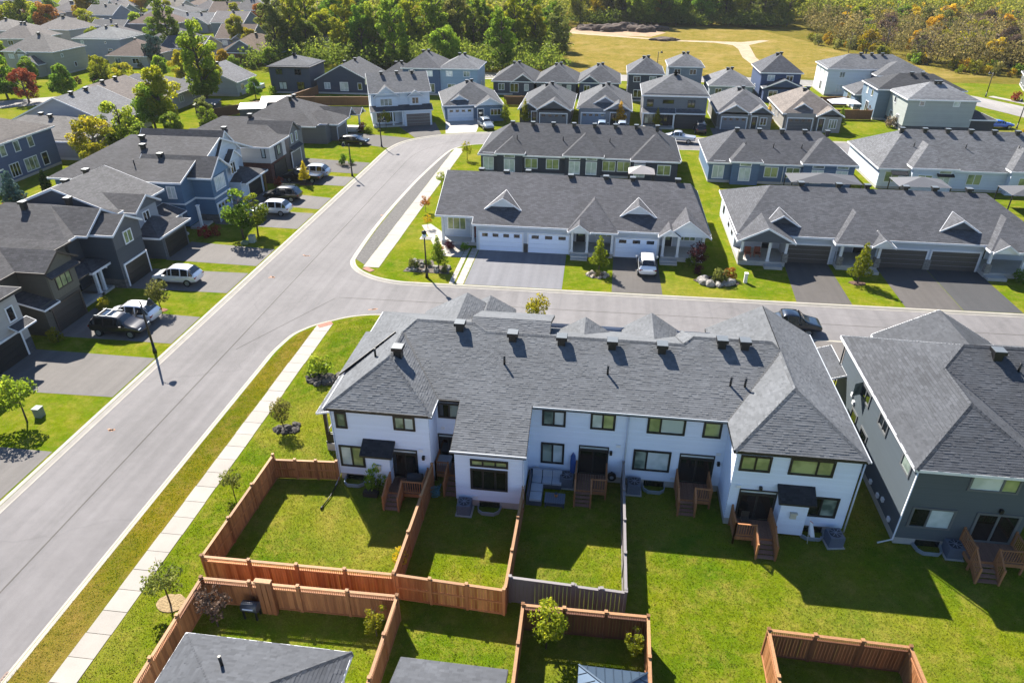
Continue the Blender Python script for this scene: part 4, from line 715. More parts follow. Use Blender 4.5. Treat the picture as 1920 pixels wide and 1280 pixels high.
b.garage('F', -.8, 5.4, 4.2, 2.1, paint('6e6b69'), 'w', 0); b.vent(6, 8, 6.0); b.vent(7.6, 8, 6.0); b.col(11.4, -2.0, .2, 2.7); b.box('porch_floor', 9.2, 13.6, -2.2, 2.2, 0, .2, CONC); b.walls(9.5, 13.2, 2.2, 14, 0, 3.0, wm)
# ---------------------------------------------------------------- front-facing detached houses on the far street
H = house
b = H('tall white gabled house with covered porch on the outside of the road bend', -42.5, 126.4, 21, 10.7, 10, 2, 'cfd6e0', '5f6064', 'w', 'gx', .5, None, [(2.7, 4.1, 2.2, 1.3, 3), (8.0, 4.2, 1.3, 1.2, 2), (2.4, 1.5, 3.4, 1.9, 4)], Lw=[(4, 4.2, .9, 1.4, 1), (7, 1.6, .9, 1.4, 1)], vents=3, name='white_house', ez=5.7, front_gable=[(.8, 4.8, -.35, 4, 5.1, .75), (6.9, 9.2, -.3, 3, 5.0, .7)])
b.roof([[(-.4, -2.0, 2.8), (11.0, -2.0, 2.8), (11.0, 0, 3.5), (-.4, 0, 3.5)]], shingle('4a4b4f'), 'w', .16, name='porch_roof'); b.walls(5.6, 10.7, -1.8, .1, 0, 2.85, siding('cfd6e0'), name='garage_wall'); b.garage('F', -1.8, 8.2, 4.3, 2.15, paint('6d625c'), 'w', 0); b.box('porch_floor', 0, 5.6, -1.9, 0, 0, .3, CONC); [b.col(x, -1.75, .3, 2.75) for x in (.2, 3.6, 5.4)]
b = H('blue and white bungalow with white garage door beside the tall gabled house', -30.0, 131.5, 16, 10.6, 13, 1, '5b7189', '55565a', 'w', 'hip', .55, None, [], Lw=[(5, 1.8, 1, 1, 2)], vents=2, name='blue_bungalow', front_gable=[(5.9, 10.9, -1.2, 5, 2.8, .52)], fgw='c9d4e4')
b.garage('F', -.0, 2.9, 4.6, 2.15, paint('d0d8e4'), 'w', 4); b.door('F', -1.2, 6.6, 1.1, 2.1, paint('39424e'), 'w', .2); b.win('F', -1.2, 9.4, 1.7, 2.0, 1.2, 3, 'w'); b.gable(1.1, 4.6, .9, 5, 3.4, .55, shingle('55565a'), siding('aebfd2'), 'w', .3, back=False)
b = H('grey bungalow with twin dark gables over its garage, third from the bend', -15.6, 131.6, 0, 9.2, 14, 1, '4b4b50', '56575b', 'w', 'hip', .62, (3.2, 8.9, 1.0, 2.85, '65686e', 4, 'g'), [('d', 2.5), (1.0, 1.7, 1.0, 1.3, 1)], vents=2, name='grey_bungalow', front_gable=[(-.2, 3.0, -.7, 5, 2.8, .62)], fgw='3f454f')
b = H('grey bungalow with blue garage door and a pink grey porch gable', -5.0, 132.6, 0, 9.4, 14, 1, '73767c', '5a5b5f', 'w', 'hip', .6, (.2, 5.3, .6, 2.85, '6f7f92', 4, 'n'), [('d', 6.3, -.9), (8.3, 1.6, .9, 1.4, 1)], vents=2, name='grey_bungalow', front_gable=[(4.9, 9.4, -1.0, 5, 2.85, .55), (2.6, 6.8, 1.0, 6, 3.5, .55)], fgw='7a7a84')
b = H('two storey grey house with dark wood porch in the middle of the far street', 6.6, 132.2, 0, 11.2, 11, 2, '686b70', '5b5c60', 'w', 'hip', .5, (5.6, 10.8, .8, 2.8, '35353a', 0, 'h'), [(1.2, 4.2, 1.2, 1.3, 1), (4.4, 4.5, 2.0, .7, 1), (8.5, 4.2, 1.3, 1.3, 2), (1.6, 1.5, 2.4, 1.9, 3), ('d', 4.2)], vents=2, name='grey_house', lower=stone('4b4a4d', '3c3b3e', .5, .2), wtrim='b', porch=[(-.2, 5.8, 1.6, 2.8)])
b = H('grey bungalow with low dark gables and a yellow shrub at its door', 20.0, 132.4, 0, 9.2, 14, 1, '7b7875', '606064', 'w', 'hip', .6, (.4, 5.4, .6, 2.85, '6f747c', 4, 'g'), [('d', 6.4), (8.0, 1.6, 1.2, 1.4, 2)], vents=2, name='grey_bungalow', front_gable=[(5.5, 9.4, -.6, 5, 2.85, .6)], fgw='454b55')
b = H('beige brown roofed bungalow with dark garage door next to the open lawn', 31.7, 133.0, 0, 9.4, 14, 1, '8b8884', '736b66', 'w', 'hip', .6, (.3, 5.2, .5, 2.85, '4e5054', 4, 'n'), [('d', 6.2, -1.0), (8.2, 1.5, 1.4, 1.6, 3)], Lw=[(5, 1.8, .6, 1.2, 1), (8, 1.8, .6, 1.2, 1)], vents=2, name='beige_bungalow', front_gable=[(5.6, 9.6, -1.2, 5, 2.85, .55), (1.6, 4.8, .9, 5, 3.4, .6)], fgw='454b55')
b = H('pale green grey two storey house beside the open lawn, nearest the side road', 52.6, 134.5, 0, 11.2, 9, 2, '9a9f9c', '75767a', 'w', 'hip', .45, None, [(2.3, 4.9, .9, .9, 1), (8.0, 4.9, 1.1, .9, 1)], Lw=[(6, 4.4, 1, 1.2, 1), (3, 1.6, 1.3, 1.6, 2), (6.5, 1.6, 1.3, 1.6, 2)], vents=2, name='green_grey_house', lower=None); b.walls(-.02, 11.22, -.02, 9.02, .35, 1.0, siding('34383f'), name='skirting'); b.walls(11.2, 15.2, .2, 6, 0, 2.4, siding('2e3138'), name='garage_wall'); b.hip(11.2, 15.2, .2, 6, 2.4, .4, shingle('45464b'), 'w', .3)
b = H('blue two storey house with dark shingled roof behind the green grey house', 50.4, 143.6, 0, 15, 9, 2, '5f7386', '3d3e42', 'w', 'hip', .45, None, [(3, 4.5, 1, 1.1, 1)], Lw=[(3, 4.4, 1, 1.3, 1), (6, 4.4, 1, 1.3, 1), (4.5, 1.6, 1.8, 2.0, 2)], vents=2, name='blue_house')
b = H('low blue house with steep front gable behind its brown fence', 49.5, 152.8, 0, 9, 8, 1, '5a6f85', '56575b', 'w', 'hip', .6, None, [(2, 1.7, 1.4, 1.5, 2), (6, 1.7, 1.6, 1.5, 2)], Lw=[(4, 1.6, 2.6, 2, 3)], vents=1, name='blue_bungalow')
b = H('big white two storey house beyond the far street on the right', 47.2, 166.8, 0, 19, 10, 2, 'ccd3da', '636468', 'w', 'hip', .45, None, [(3, 4.4, 1.2, 1.2, 2), (3, 1.6, 1.4, 1.6, 2)], Lw=[(3, 4.4, .9, 1.2, 1), (6.5, 4.4, .9, 1.2, 1), (4, 1.6, 1.6, 1.9, 2)], vents=3, name='white_house'); b.hip(9, 20, -4, 6, 5.0, .42, shingle('5d5e62'), 'w', .4); b.walls(9, 20, -4, 3, 0, 5.1, siding('3b4660'))
b = H('dark bungalow with white porch across the side road at the right edge', 93.2, 177.5, -20, 10, 10, 1, '5c5e63', '46474b', 'w', 'hip', .5, None, [(2, 1.6, 1.6, 1.6, 2), (6, 1.6, 1.6, 1.6, 2)], Lw=[(3, 1.6, 1.8, 1.7, 2), (7, 1.6, 1.8, 1.7, 2)], vents=1, name='dark_bungalow')
# ---------------------------------------------------------------- rear-view detached houses behind the far street
RV = [('navy box shaped two storey house with plain hip roof near the wood', -74.4, 154.0, 9.2, 9, 2, '3a4456', '5a5b60', 'hip', .38), ('navy bungalow with three orange curtained windows near the wood', -64.0, 154.6, 12, 12, 1, '323c50', '505156', 'gy', .5),
      ('low dark roofed house half hidden behind the tall white gabled house', -51.5, 158, 8, 11, 1, '4a4d55', '4d4e52', 'hip', .6), ('royal blue two storey house with white corner trim in the back row', -44.6, 156.0, 8.2, 11, 2, '41597c', '59595e', 'hip', .62),
      ('light blue two storey house with pale roof in the back row', -36.4, 156.4, 8.2, 10, 2, '8fa5bb', '6b6c70', 'hip', .5), ('dark charcoal bungalow with gabled glass door in the back row', -25.0, 158.4, 9.0, 12, 1, '3f444f', '4d4e53', 'hip', .62),
      ('dark bungalow with plain hip roof and fan topped window in the back row', -15.4, 158.2, 8.6, 12, 1, '434954', '515257', 'hip', .62), ('navy bungalow with left gable and a white roof stack in the back row', -6.2, 159.0, 8.6, 12, 1, '38425a', '56575c', 'hip', .62),
      ('dark navy two storey house with white upper windows in the back row', 4.2, 155.0, 7.0, 10, 2, '2f3849', '5b5c61', 'hip', .68), ('pale grey hip roofed house at the start of the dirt track', 13.2, 165.5, 7.2, 9, 2, '7d8591', '66676b', 'hip', .55),
      ('low light roofed house with blue grey walls in the back row', 21.6, 158.8, 8.8, 11, 1, '7f8894', '6c6d71', 'hip', .55), ('tall navy two storey house with steep roof and lower gabled wing', 32.0, 160.0, 8.0, 11, 2, '35476a', '4e4f55', 'hip', .7)]
for i, (lab, x, y, w, d, fl, wc, rc, rs, slp) in enumerate(RV):
    ws = [(w * .25, 4.5, 1.5, 1.2, 2), (w * .72, 4.5, 1.5, 1.2, 2), (w * .3, 1.6, 1.8, 1.6, 2), (w * .75, 1.5, 1.7, 1.9, 2)] if fl == 2 else [(w * .2, 1.7, 1.4, 1.4, 2), (w * .52, 1.6, 1.9, 1.9, 2), (w * .82, 1.7, 1.0, 1.5, 1)]
    b = H(lab, x, y, 0, w, d, fl, wc, rc, 'w' if i not in (0,) else 'b', rs, slp, None, ws, Rw=[(d * .5, 1.8, .9, 1.2, 1)], Lw=[(d * .5, 1.8, .9, 1.2, 1)], vents=2, name='house', group=None, front_gable=[(w * .48, w * .98, -.3, 4, 2.8, .65)] if i in (5,) else ([(w * .02, w * .5, -.3, 4, 2.8, .65)] if i == 7 else ([(.5, 8.6, -2.4, 2, 2.9, .4)] if i == 11 else None)))
# ---------------------------------------------------------------- the older neighbourhood at the upper left
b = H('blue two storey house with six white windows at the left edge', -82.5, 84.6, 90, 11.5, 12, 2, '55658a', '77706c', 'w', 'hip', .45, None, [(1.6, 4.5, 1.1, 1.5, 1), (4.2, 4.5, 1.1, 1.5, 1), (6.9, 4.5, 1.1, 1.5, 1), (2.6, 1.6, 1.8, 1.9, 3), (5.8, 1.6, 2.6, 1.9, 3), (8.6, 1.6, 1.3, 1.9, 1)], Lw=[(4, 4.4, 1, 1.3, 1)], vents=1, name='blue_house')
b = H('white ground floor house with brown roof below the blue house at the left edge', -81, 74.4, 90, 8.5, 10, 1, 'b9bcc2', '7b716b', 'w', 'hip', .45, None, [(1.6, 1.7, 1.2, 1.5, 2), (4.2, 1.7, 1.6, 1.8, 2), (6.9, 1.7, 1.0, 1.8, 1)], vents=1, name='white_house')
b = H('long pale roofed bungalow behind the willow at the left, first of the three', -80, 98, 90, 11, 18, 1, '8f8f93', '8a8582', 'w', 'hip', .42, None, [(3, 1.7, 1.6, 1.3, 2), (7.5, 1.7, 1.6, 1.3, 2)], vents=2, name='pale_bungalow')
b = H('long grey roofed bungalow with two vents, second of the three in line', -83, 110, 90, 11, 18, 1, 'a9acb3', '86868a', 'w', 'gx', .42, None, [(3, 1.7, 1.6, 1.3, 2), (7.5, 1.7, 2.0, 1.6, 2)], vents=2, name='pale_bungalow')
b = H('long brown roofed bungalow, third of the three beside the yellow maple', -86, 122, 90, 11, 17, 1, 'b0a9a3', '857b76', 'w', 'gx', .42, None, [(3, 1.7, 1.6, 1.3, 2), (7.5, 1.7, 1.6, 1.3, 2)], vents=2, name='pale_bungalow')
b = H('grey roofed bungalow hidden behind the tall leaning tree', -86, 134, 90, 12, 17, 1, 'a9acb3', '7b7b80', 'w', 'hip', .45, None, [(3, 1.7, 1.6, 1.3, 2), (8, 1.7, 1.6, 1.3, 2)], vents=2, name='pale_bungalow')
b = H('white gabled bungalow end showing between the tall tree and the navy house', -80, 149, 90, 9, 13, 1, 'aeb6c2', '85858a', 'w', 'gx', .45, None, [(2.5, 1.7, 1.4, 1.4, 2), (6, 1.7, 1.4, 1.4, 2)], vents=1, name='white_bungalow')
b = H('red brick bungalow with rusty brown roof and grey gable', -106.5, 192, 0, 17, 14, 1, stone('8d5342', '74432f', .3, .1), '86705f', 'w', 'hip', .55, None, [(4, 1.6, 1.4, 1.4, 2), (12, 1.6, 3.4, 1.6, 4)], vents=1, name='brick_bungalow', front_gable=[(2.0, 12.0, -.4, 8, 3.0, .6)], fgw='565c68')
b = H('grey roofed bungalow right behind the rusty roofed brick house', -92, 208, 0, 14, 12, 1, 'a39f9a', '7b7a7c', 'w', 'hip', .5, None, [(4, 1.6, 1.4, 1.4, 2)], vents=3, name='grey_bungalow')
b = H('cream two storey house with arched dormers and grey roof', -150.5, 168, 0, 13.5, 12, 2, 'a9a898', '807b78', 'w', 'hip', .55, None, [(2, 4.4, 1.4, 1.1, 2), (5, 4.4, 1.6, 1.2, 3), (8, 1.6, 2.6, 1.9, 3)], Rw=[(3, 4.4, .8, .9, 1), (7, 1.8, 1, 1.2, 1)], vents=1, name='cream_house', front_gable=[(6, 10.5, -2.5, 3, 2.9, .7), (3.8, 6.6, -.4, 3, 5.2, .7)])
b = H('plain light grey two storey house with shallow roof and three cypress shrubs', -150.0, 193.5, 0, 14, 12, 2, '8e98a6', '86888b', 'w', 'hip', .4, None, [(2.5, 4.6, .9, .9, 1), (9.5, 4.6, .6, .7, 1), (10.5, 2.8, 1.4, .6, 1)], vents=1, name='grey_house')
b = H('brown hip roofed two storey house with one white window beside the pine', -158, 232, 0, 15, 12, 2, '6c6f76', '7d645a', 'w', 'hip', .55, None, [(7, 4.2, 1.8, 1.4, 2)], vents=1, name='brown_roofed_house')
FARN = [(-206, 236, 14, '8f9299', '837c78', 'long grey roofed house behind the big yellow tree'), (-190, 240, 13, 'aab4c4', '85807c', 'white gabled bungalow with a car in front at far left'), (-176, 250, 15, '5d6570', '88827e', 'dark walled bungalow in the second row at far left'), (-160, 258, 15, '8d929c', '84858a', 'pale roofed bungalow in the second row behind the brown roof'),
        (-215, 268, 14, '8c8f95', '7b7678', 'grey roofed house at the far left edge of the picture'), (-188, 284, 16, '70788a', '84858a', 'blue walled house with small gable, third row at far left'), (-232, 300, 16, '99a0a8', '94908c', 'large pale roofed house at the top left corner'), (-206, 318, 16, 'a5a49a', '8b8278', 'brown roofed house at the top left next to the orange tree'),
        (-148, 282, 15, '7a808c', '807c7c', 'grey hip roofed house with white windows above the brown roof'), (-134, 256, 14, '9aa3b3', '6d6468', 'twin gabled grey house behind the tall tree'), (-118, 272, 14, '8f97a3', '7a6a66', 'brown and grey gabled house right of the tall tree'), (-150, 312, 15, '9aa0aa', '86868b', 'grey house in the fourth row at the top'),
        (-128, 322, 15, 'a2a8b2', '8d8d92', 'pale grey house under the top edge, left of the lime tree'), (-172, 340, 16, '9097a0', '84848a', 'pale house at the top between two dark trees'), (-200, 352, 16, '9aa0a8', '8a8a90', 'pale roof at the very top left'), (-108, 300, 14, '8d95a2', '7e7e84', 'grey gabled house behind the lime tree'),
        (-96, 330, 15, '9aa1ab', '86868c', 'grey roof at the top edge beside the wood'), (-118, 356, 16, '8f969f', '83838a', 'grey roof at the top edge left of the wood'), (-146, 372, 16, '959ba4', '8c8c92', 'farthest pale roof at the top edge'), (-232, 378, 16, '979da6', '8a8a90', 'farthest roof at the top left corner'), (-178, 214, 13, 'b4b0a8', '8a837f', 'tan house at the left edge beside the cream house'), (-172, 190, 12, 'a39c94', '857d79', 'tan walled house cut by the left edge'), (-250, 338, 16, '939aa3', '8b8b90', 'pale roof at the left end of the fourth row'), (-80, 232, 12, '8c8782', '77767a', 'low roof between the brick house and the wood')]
for i, (x, y, w, wc, rc, lab) in enumerate(FARN):
    fl = 2 if i in (4, 8, 20, 21) else 1
    b = H(lab, x, y, rng.choice((0, 0, 6, -8, 12)), w, 12, fl, wc, rc, 'w', rng.choice(('hip', 'hip', 'gx')), rng.uniform(.42, .58), None, [(w * .25, 1.7, 1.7, 1.4, 2), (w * .7, 1.7, 2.0, 1.4, 2)] + ([(w * .4, 4.5, 1.6, 1.3, 2)] if fl == 2 else []), vents=2, name='far_house', front_gable=[(w * .5, w * .95, -.6, 6, 2.85, .6)] if i % 2 else None, fgw=wc)
# one roof at a time along the bottom edge
b = B('rear_extension', 'grey shingled roof with a vent pipe at the bottom left, inside the brown fence', 'house', -13, 12, 0, None, True); SR = shingle('4d4f54', True, .16)
b.walls(-16.7, -9.8, 4, 17.8, 0, 3.2, LAPW); b.hip(-16.7, -9.8, 4, 17.8, 3.15, .42, shingle('4d4f54'), 'w', .4, None, SR); b.ridge([(-9.4, 18.2, 3.15), b.rb], shingle('4d4f54')); b.pipe(-14.3, 16.4, 3.9)
b = B('rear_extension', 'plain grey shingled roof at the bottom edge between two brown fences', 'house', -5, 12, 0, None, True)
b.walls(-6.9, -3.0, 6, 18.0, 0, 3.0, LAPW); b.roof([[(-7.3, 18.4, 2.95), (-2.6, 18.4, 2.95), (-2.6, 12, 4.9), (-7.3, 12, 4.9)], [(-7.3, 12, 4.9), (-2.6, 12, 4.9), (-2.6, 5.6, 2.95), (-7.3, 5.6, 2.95)]], shingle('4d4f54'), 'b', .2, SR)

taken = [(x + w / 2, y + 6) for (x, y, w, *_r) in FARN] + [(-98, 199), (-85, 214), (-144, 174), (-143, 199), (-150, 238), (-95, 127), (-92, 115), (-89, 103), (-95, 140), (-86, 153)]
for i in range(1500):
    x, y = rng.uniform(-290, -72), rng.uniform(182, 420)
    if x > -84 and y < 330 or x > -70 - (y - 180) * .12 or (x > -113 and y < 230) or x < -y * .85 - 20: continue
    if any((abs(x - a) < 14.6 and abs(y - c) < 15.5) for a, c in taken): continue
    taken.append((x, y)); w = rng.uniform(10.5, 12.5); wc, wn_l = rng.choice((('9aa0aa', 'grey'), ('b3b0a8', 'cream'), ('7a8290', 'blue grey'), ('8f8983', 'tan'))); rc, rn = rng.choice((('7b7678', 'grey'), ('86807c', 'pale'), ('7d6a60', 'brown'), ('6a696d', 'dark'))); rs_ = rng.choice(('hip', 'hip', 'gx'))
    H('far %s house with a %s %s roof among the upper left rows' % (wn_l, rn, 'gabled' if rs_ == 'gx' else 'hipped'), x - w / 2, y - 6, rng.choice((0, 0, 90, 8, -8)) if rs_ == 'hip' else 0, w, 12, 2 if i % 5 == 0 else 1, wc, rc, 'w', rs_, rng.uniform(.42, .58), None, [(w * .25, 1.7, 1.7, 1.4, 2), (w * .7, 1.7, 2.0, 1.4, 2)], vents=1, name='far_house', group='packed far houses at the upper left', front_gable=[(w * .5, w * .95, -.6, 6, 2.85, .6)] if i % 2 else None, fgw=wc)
# ---------------------------------------------------------------- fences
CED = wood('ac7448', '7d4c2b'); CED_R = wood('cc8852', '9c5628'); CED_L = wood('a2774f', '8a6240'); VIN = paint('6b6566', .5, .05)
_bm = {}
def fence(label, p, q, h=1.85, mat=CED, style='wood', lattice=True, bay=2.45, cap=CED_L, boards=True, bw=.15, name='fence', cat='fence', skip=()):
    p, q = Vector(p), Vector(q); L = (q - p).length; d = (q - p).normalized(); rz = math.atan2(d.y, d.x)
    r = empty(name, (*p, 0), rz); tag(r, label, cat); nb = max(1, round(L / bay)); bl = L / nb; top = h - (.32 if lattice else .06)
    pw = .13; pm = _bm.setdefault(('post', mat.name, h), (lambda: (MB().box(-pw / 2, pw / 2, -pw / 2, pw / 2, 0, h + .08, 0).box(-.085, .085, -.085, .085, h + .08, h + .13, 1).mesh('post', [mat, cap])))())
    for i in range(nb + 1): newobj('post', pm, r, (i * bl, 0, 0))
    key = ('board', mat.name, round(top, 2), bw, style); 
    if key not in _bm: _bm[key] = MB().box(.006, bw - .006, -.012, .012, .07, top).mesh('board', mat)
    for i in range(nb):
        if i in skip: continue
        x = i * bl + pw / 2; k = 0
        if boards:
            n = int((bl - pw) / bw); sc_ = (bl - pw) / (n * bw)
            for k in range(n):
                o = newobj('board', _bm[key], r, (x + k * bw * sc_, rng.uniform(-.006, .006), rng.uniform(-.01, .01))); o.scale.x = sc_
        else: MB().box(x, x + bl - pw, -.012, .012, .07, top).build('panel', mat, r)
        for z_ in ((.06, .14), (top - .04, top + .04)) + (((h * .48, h * .48 + .09),) if style == 'wood' and not lattice else ()): MB().box(x, x + bl - pw, -.05, .05, *z_).build('rail', mat, r, uv=False)
        rb = MB()
        if lattice:
            m = 22; 
            for j in range(m): xx = x + (j + .5) * (bl - pw) / m; rb.box(xx - .012, xx + .012, -.012, .012, top + .04, h - .03)
            rb.box(x, x + bl - pw, -.01, .01, top + .13, top + .16)
            tag(rb.build('lattice', mat, r, uv=False), kind='stuff')
        MB().box(x - .06, x + bl - pw + .06, -.075, .075, h - .03, h + .012).build('cap_rail', cap, r, uv=False)
    return r
fence('brown wood fence with side gate between the pale house and the sidewalk', (-15.4, 32.2), (-19.4, 31.9), 1.5, lattice=False, bay=1.35)
fence('brown wood fence along the sidewalk side of the upper corner yard', (-19.4, 31.9), (-19.6, 23.55), lattice=False)
fence('orange stained lattice topped fence at the bottom of the upper corner yard', (-19.6, 23.55), (-9.25, 23.7), mat=CED_R)
fence('reddish wood fence with a middle rail below the second yard', (-9.25, 23.7), (-3.5, 23.45), mat=CED_R, lattice=False, bay=1.9)
fence('tan wood fence dividing the first yard from the second', (-9.25, 23.8), (-9.25, 32.3), mat=wood('9c6a45', '87552f'), lattice=False)
fence('tan wood fence dividing the second yard from the third', (-3.45, 23.6), (-3.4, 31.0), mat=wood('9c6a45', '87552f'), lattice=False)
gf = fence('grey vinyl fence panel left of the gate', (-3.3, 24.3), (-.1, 24.2), mat=VIN, style='vinyl', lattice=False, bay=3.1, cap=paint('746e6f'), bw=.2)
fence('grey vinyl gate with pale hinges in the grey fence', (0.0, 24.2), (1.25, 24.15), 1.8, mat=VIN, style='vinyl', lattice=False, bay=1.2, cap=paint('746e6f'), bw=.2, name='gate', cat='gate')
fence('grey vinyl fence panel between the gate and the corner', (1.35, 24.15), (2.55, 24.1), mat=VIN, style='vinyl', lattice=False, bay=1.2, cap=paint('746e6f'), bw=.2)
fence('grey vinyl fence running from the corner up to the house wall', (2.55, 24.2), (2.5, 34.0), mat=VIN, style='vinyl', lattice=False, cap=paint('746e6f'), bw=.2)
fence('brown lattice topped fence along the sidewalk at the bottom left', (-18.75, 13.0), (-18.9, 22.2)); fence('brown lattice topped fence at the top of the bottom left yard', (-18.9, 22.2), (-8.7, 22.4)); fence('brown lattice topped fence on the right of the bottom left yard', (-8.7, 22.4), (-8.7, 13.5), mat=wood('9c6a45', '87552f'))
fence('brown lattice topped fence on the left of the bottom middle yard', (-2.45, 22.7), (-2.35, 14)); fence('dark brown fence with wide gate at the top of the bottom middle yard', (-2.45, 22.7), (3.6, 22.8), mat=wood('6b4028', '54301c'), bay=2.0); fence('brown fence on the right of the bottom middle yard', (3.6, 22.8), (3.5, 14), mat=wood('9c6a45', '87552f'))
fence('brown lattice topped fence on the left of the bottom right yard', (9.2, 22.8), (9.1, 15.5), mat=wood('9c6a45', '87552f')); fence('dark brown lattice topped fence at the top of the bottom right yard', (9.2, 22.8), (15.5, 22.7), mat=wood('7a4a2c', '5f371f'), bay=2.1); fence('brown fence on the right of the bottom right yard', (15.5, 22.7), (15.5, 16), mat=wood('9c6a45', '87552f'))
for lab, p, q in (('long tan fence behind the hip roofed bungalow at the bend', (-66, 141), (-47, 143.5)), ('tan fence angled behind the two sheds', (-76, 126), (-66, 141)), ('brown fence beside the blue corner house yard', (-65, 60), (-62.5, 72)), ('dark brown fence around the yard by the open lawn', (42, 143), (50, 143.2)), ('grey brown fence between the far street gardens', (-21, 147.6), (-14, 148)), ('dark fence along the back of the low blue house', (41, 155), (49, 156)), ('brown fence beside the navy house', (-65.5, 142), (-63.5, 153.5))):
    fence(lab, p, q, 1.8, wood('7c5637', '65452b'), lattice=False, boards=False, bay=3)
fence('pale grey vinyl fence behind the spruce at the left edge', (-71.5, 66), (-64.5, 73.5), 1.8, paint('b9b8b6'), 'vinyl', False, 3, WHITE, False)
tk = empty('timber_stack', (-15.4, 22.0, 0)); tag(tk, 'tall boxed timber post pair rising above the bottom left yard fence', 'timber post')
for x in (-.28, 0, .28): MB().box(x - .12, x + .12, -.1, .1, 0, 2.35).build('plank', CED, tk)
MB().box(-.45, .42, -.13, .13, 2.3, 2.4).build('cap', CED_L, tk)
# ---------------------------------------------------------------- decks with steps
DK = wood('7d5c4c', '6a4a3c'); DKR = wood('a87148', '93603a')
def deck(label, x0, x1, y0, yw, z, sx0, sx1, ye, side='R', parent=None):
    r = empty('deck', (x0, y0, 0)); tag(r, label, 'deck'); w, d = x1 - x0, yw - y0; n = max(4, int(w / .15)); bwid = w / n; me = MB().box(0, bwid - .012, 0, d, z - .04, z).mesh('board', DK)
    for i in range(n): newobj('board', me, r, (i * bwid, 0, 0))
    jo = MB(); jo.box(0, w, -.04, 0, z - .24, z - .01); jo.box(-.04, 0, 0, d, z - .24, z - .01); jo.box(w, w + .04, 0, d, z - .24, z - .01); jo.build('rim_joist', DKR, r, uv=False)
    sx0 -= x0; sx1 -= x0; run = y0 - ye; ns = 4; td = run / ns
    for i in range(ns): MB().box(sx0 + .04, sx1 - .04, -(i + 1) * td - .02, -i * td, z * (1 - (i + 1) / (ns + 1)) - .04, z * (1 - (i + 1) / (ns + 1))).build('tread', wood('8d6b58', '7c5a49'), r)
    for x in (sx0, sx1):
        st = MB(); st.poly([(x, 0, z), (x, -run - .05, .12), (x, -run - .05, 0), (x, -run + .1, 0), (x, 0, z - .3)]); st.poly([(x + .04, 0, z), (x + .04, 0, z - .3), (x + .04, -run + .1, 0), (x + .04, -run - .05, 0), (x + .04, -run - .05, .12)]); st.bar((x + .02, 0, z), (x + .02, -run - .05, .12), .05, .05); st.build('stringer', DKR, r, uv=False)
    def rail(pts, z0s):
        m = MB()
        for (a, b) in zip(range(len(pts) - 1), range(1, len(pts))):
            A_, B_ = Vector(pts[a]), Vector(pts[b]); za, zb = z0s[a], z0s[b]; m.bar((*A_, za + .92), (*B_, zb + .92), .09, .05); m.bar((*A_, za + .12), (*B_, zb + .12), .05, .07)
            k = max(2, int((B_ - A_).length / .13))
            for j in range(k): t = (j + .5) / k; P = A_.lerp(B_, t); zz = za + (zb - za) * t; m.box(P.x - .018, P.x + .018, P.y - .018, P.y + .018, zz + .12, zz + .9)
        m.build('railing', DKR, r, uv=False)
        for P, zz in zip(pts, z0s): MB().box(P[0] - .05, P[0] + .05, P[1] - .05, P[1] + .05, 0, zz + 1.0).build('post', DKR, r, uv=False)
    rail([(0, d), (0, 0)], [z, z]) if sx0 > .2 else rail([(sx0 + .02, d), (sx0 + .02, 0), (sx0 + .02, -run)], [z, z, .15])
    if sx0 > .2: rail([(0, 0), (sx0, 0), (sx0, -run)], [z, z, .15])
    if w - sx1 > .2: rail([(w, d), (w, 0), (sx1, 0), (sx1, -run)], [z, z, z, .15])
    else: rail([(w, d), (w, 0), (w, -run)], [z, z, .15])
    return r
deck('brown wood deck with a dark grill, leftmost behind the pale house', -11.8, -9.55, 31.0, 32.35, .55, -11.8, -10.85, 29.95)
deck('brown wood deck with a covered tub squeezed beside the sunroom', -9.2, -7.6, 33.0, 34.2, .6, -8.4, -7.6, 31.6)
deck('brown wood deck between the sofa and the grey fence', -.4, 1.5, 32.65, 34.2, .6, -.4, .6, 31.75)
deck('brown wood deck right of the grey fence, fourth from the left', 5.8, 7.75, 32.65, 34.2, .6, 5.8, 6.8, 31.8)
deck('brown wood deck on the right wing of the pale house', 8.8, 10.95, 30.0, 31.45, .6, 9.9, 10.95, 28.95)
deck('brown wood deck with dark floor behind the slate green house', 21.2, 24.0, 29.7, 31.15, .75, 21.3, 22.5, 28.75)
# ---------------------------------------------------------------- yard things
def ac(x, y, lab, rz=0):
    r = empty('air_conditioner', (x, y, 0), rz); tag(r, lab, 'air conditioner'); m = MB(); m.box(-.4, .4, -.4, .4, .05, .78)
    for i in range(9): m.box(-.415, .415, -.415, .415, .1 + i * .075, .13 + i * .075)
    m.build('casing', paint('5a6474', .5), r, uv=False); f = MB(); f.tube([(0, 0, .78), (0, 0, .82)], .33, 18, smooth=False); f.build('fan_grille', paint('262c36', .5), r, uv=False)
    g = MB(); 
    for i in range(4): a = i * math.pi / 4; g.bar((-.33 * math.cos(a), -.33 * math.sin(a), .835), (.33 * math.cos(a), .33 * math.sin(a), .835), .03, .02)
    g.build('grille_bar', paint('7a8494', .4), r, uv=False); MB().box(-.5, .5, -.5, .5, 0, .05).build('pad', CONC, r)
ac(-6.9, 30.5, 'grey air conditioner at the corner of the sunroom'); ac(-.95, 33.7, 'grey air conditioner behind the sofa by the wall'); ac(3.25, 33.65, 'grey air conditioner right of the grey fence'); ac(14.5, 30.75, 'blue grey air conditioner beside the right wing window well', .15); ac(20.9, 30.75, 'dark air conditioner left of the slate house deck')
CUSH = paint('a9afba', .9); WICK = paint('4b505a', .85); 
so = empty('corner_sofa', (-2.6, 33.0, 0)); tag(so, 'grey cushioned corner sofa on the grass in the third yard', 'sofa')
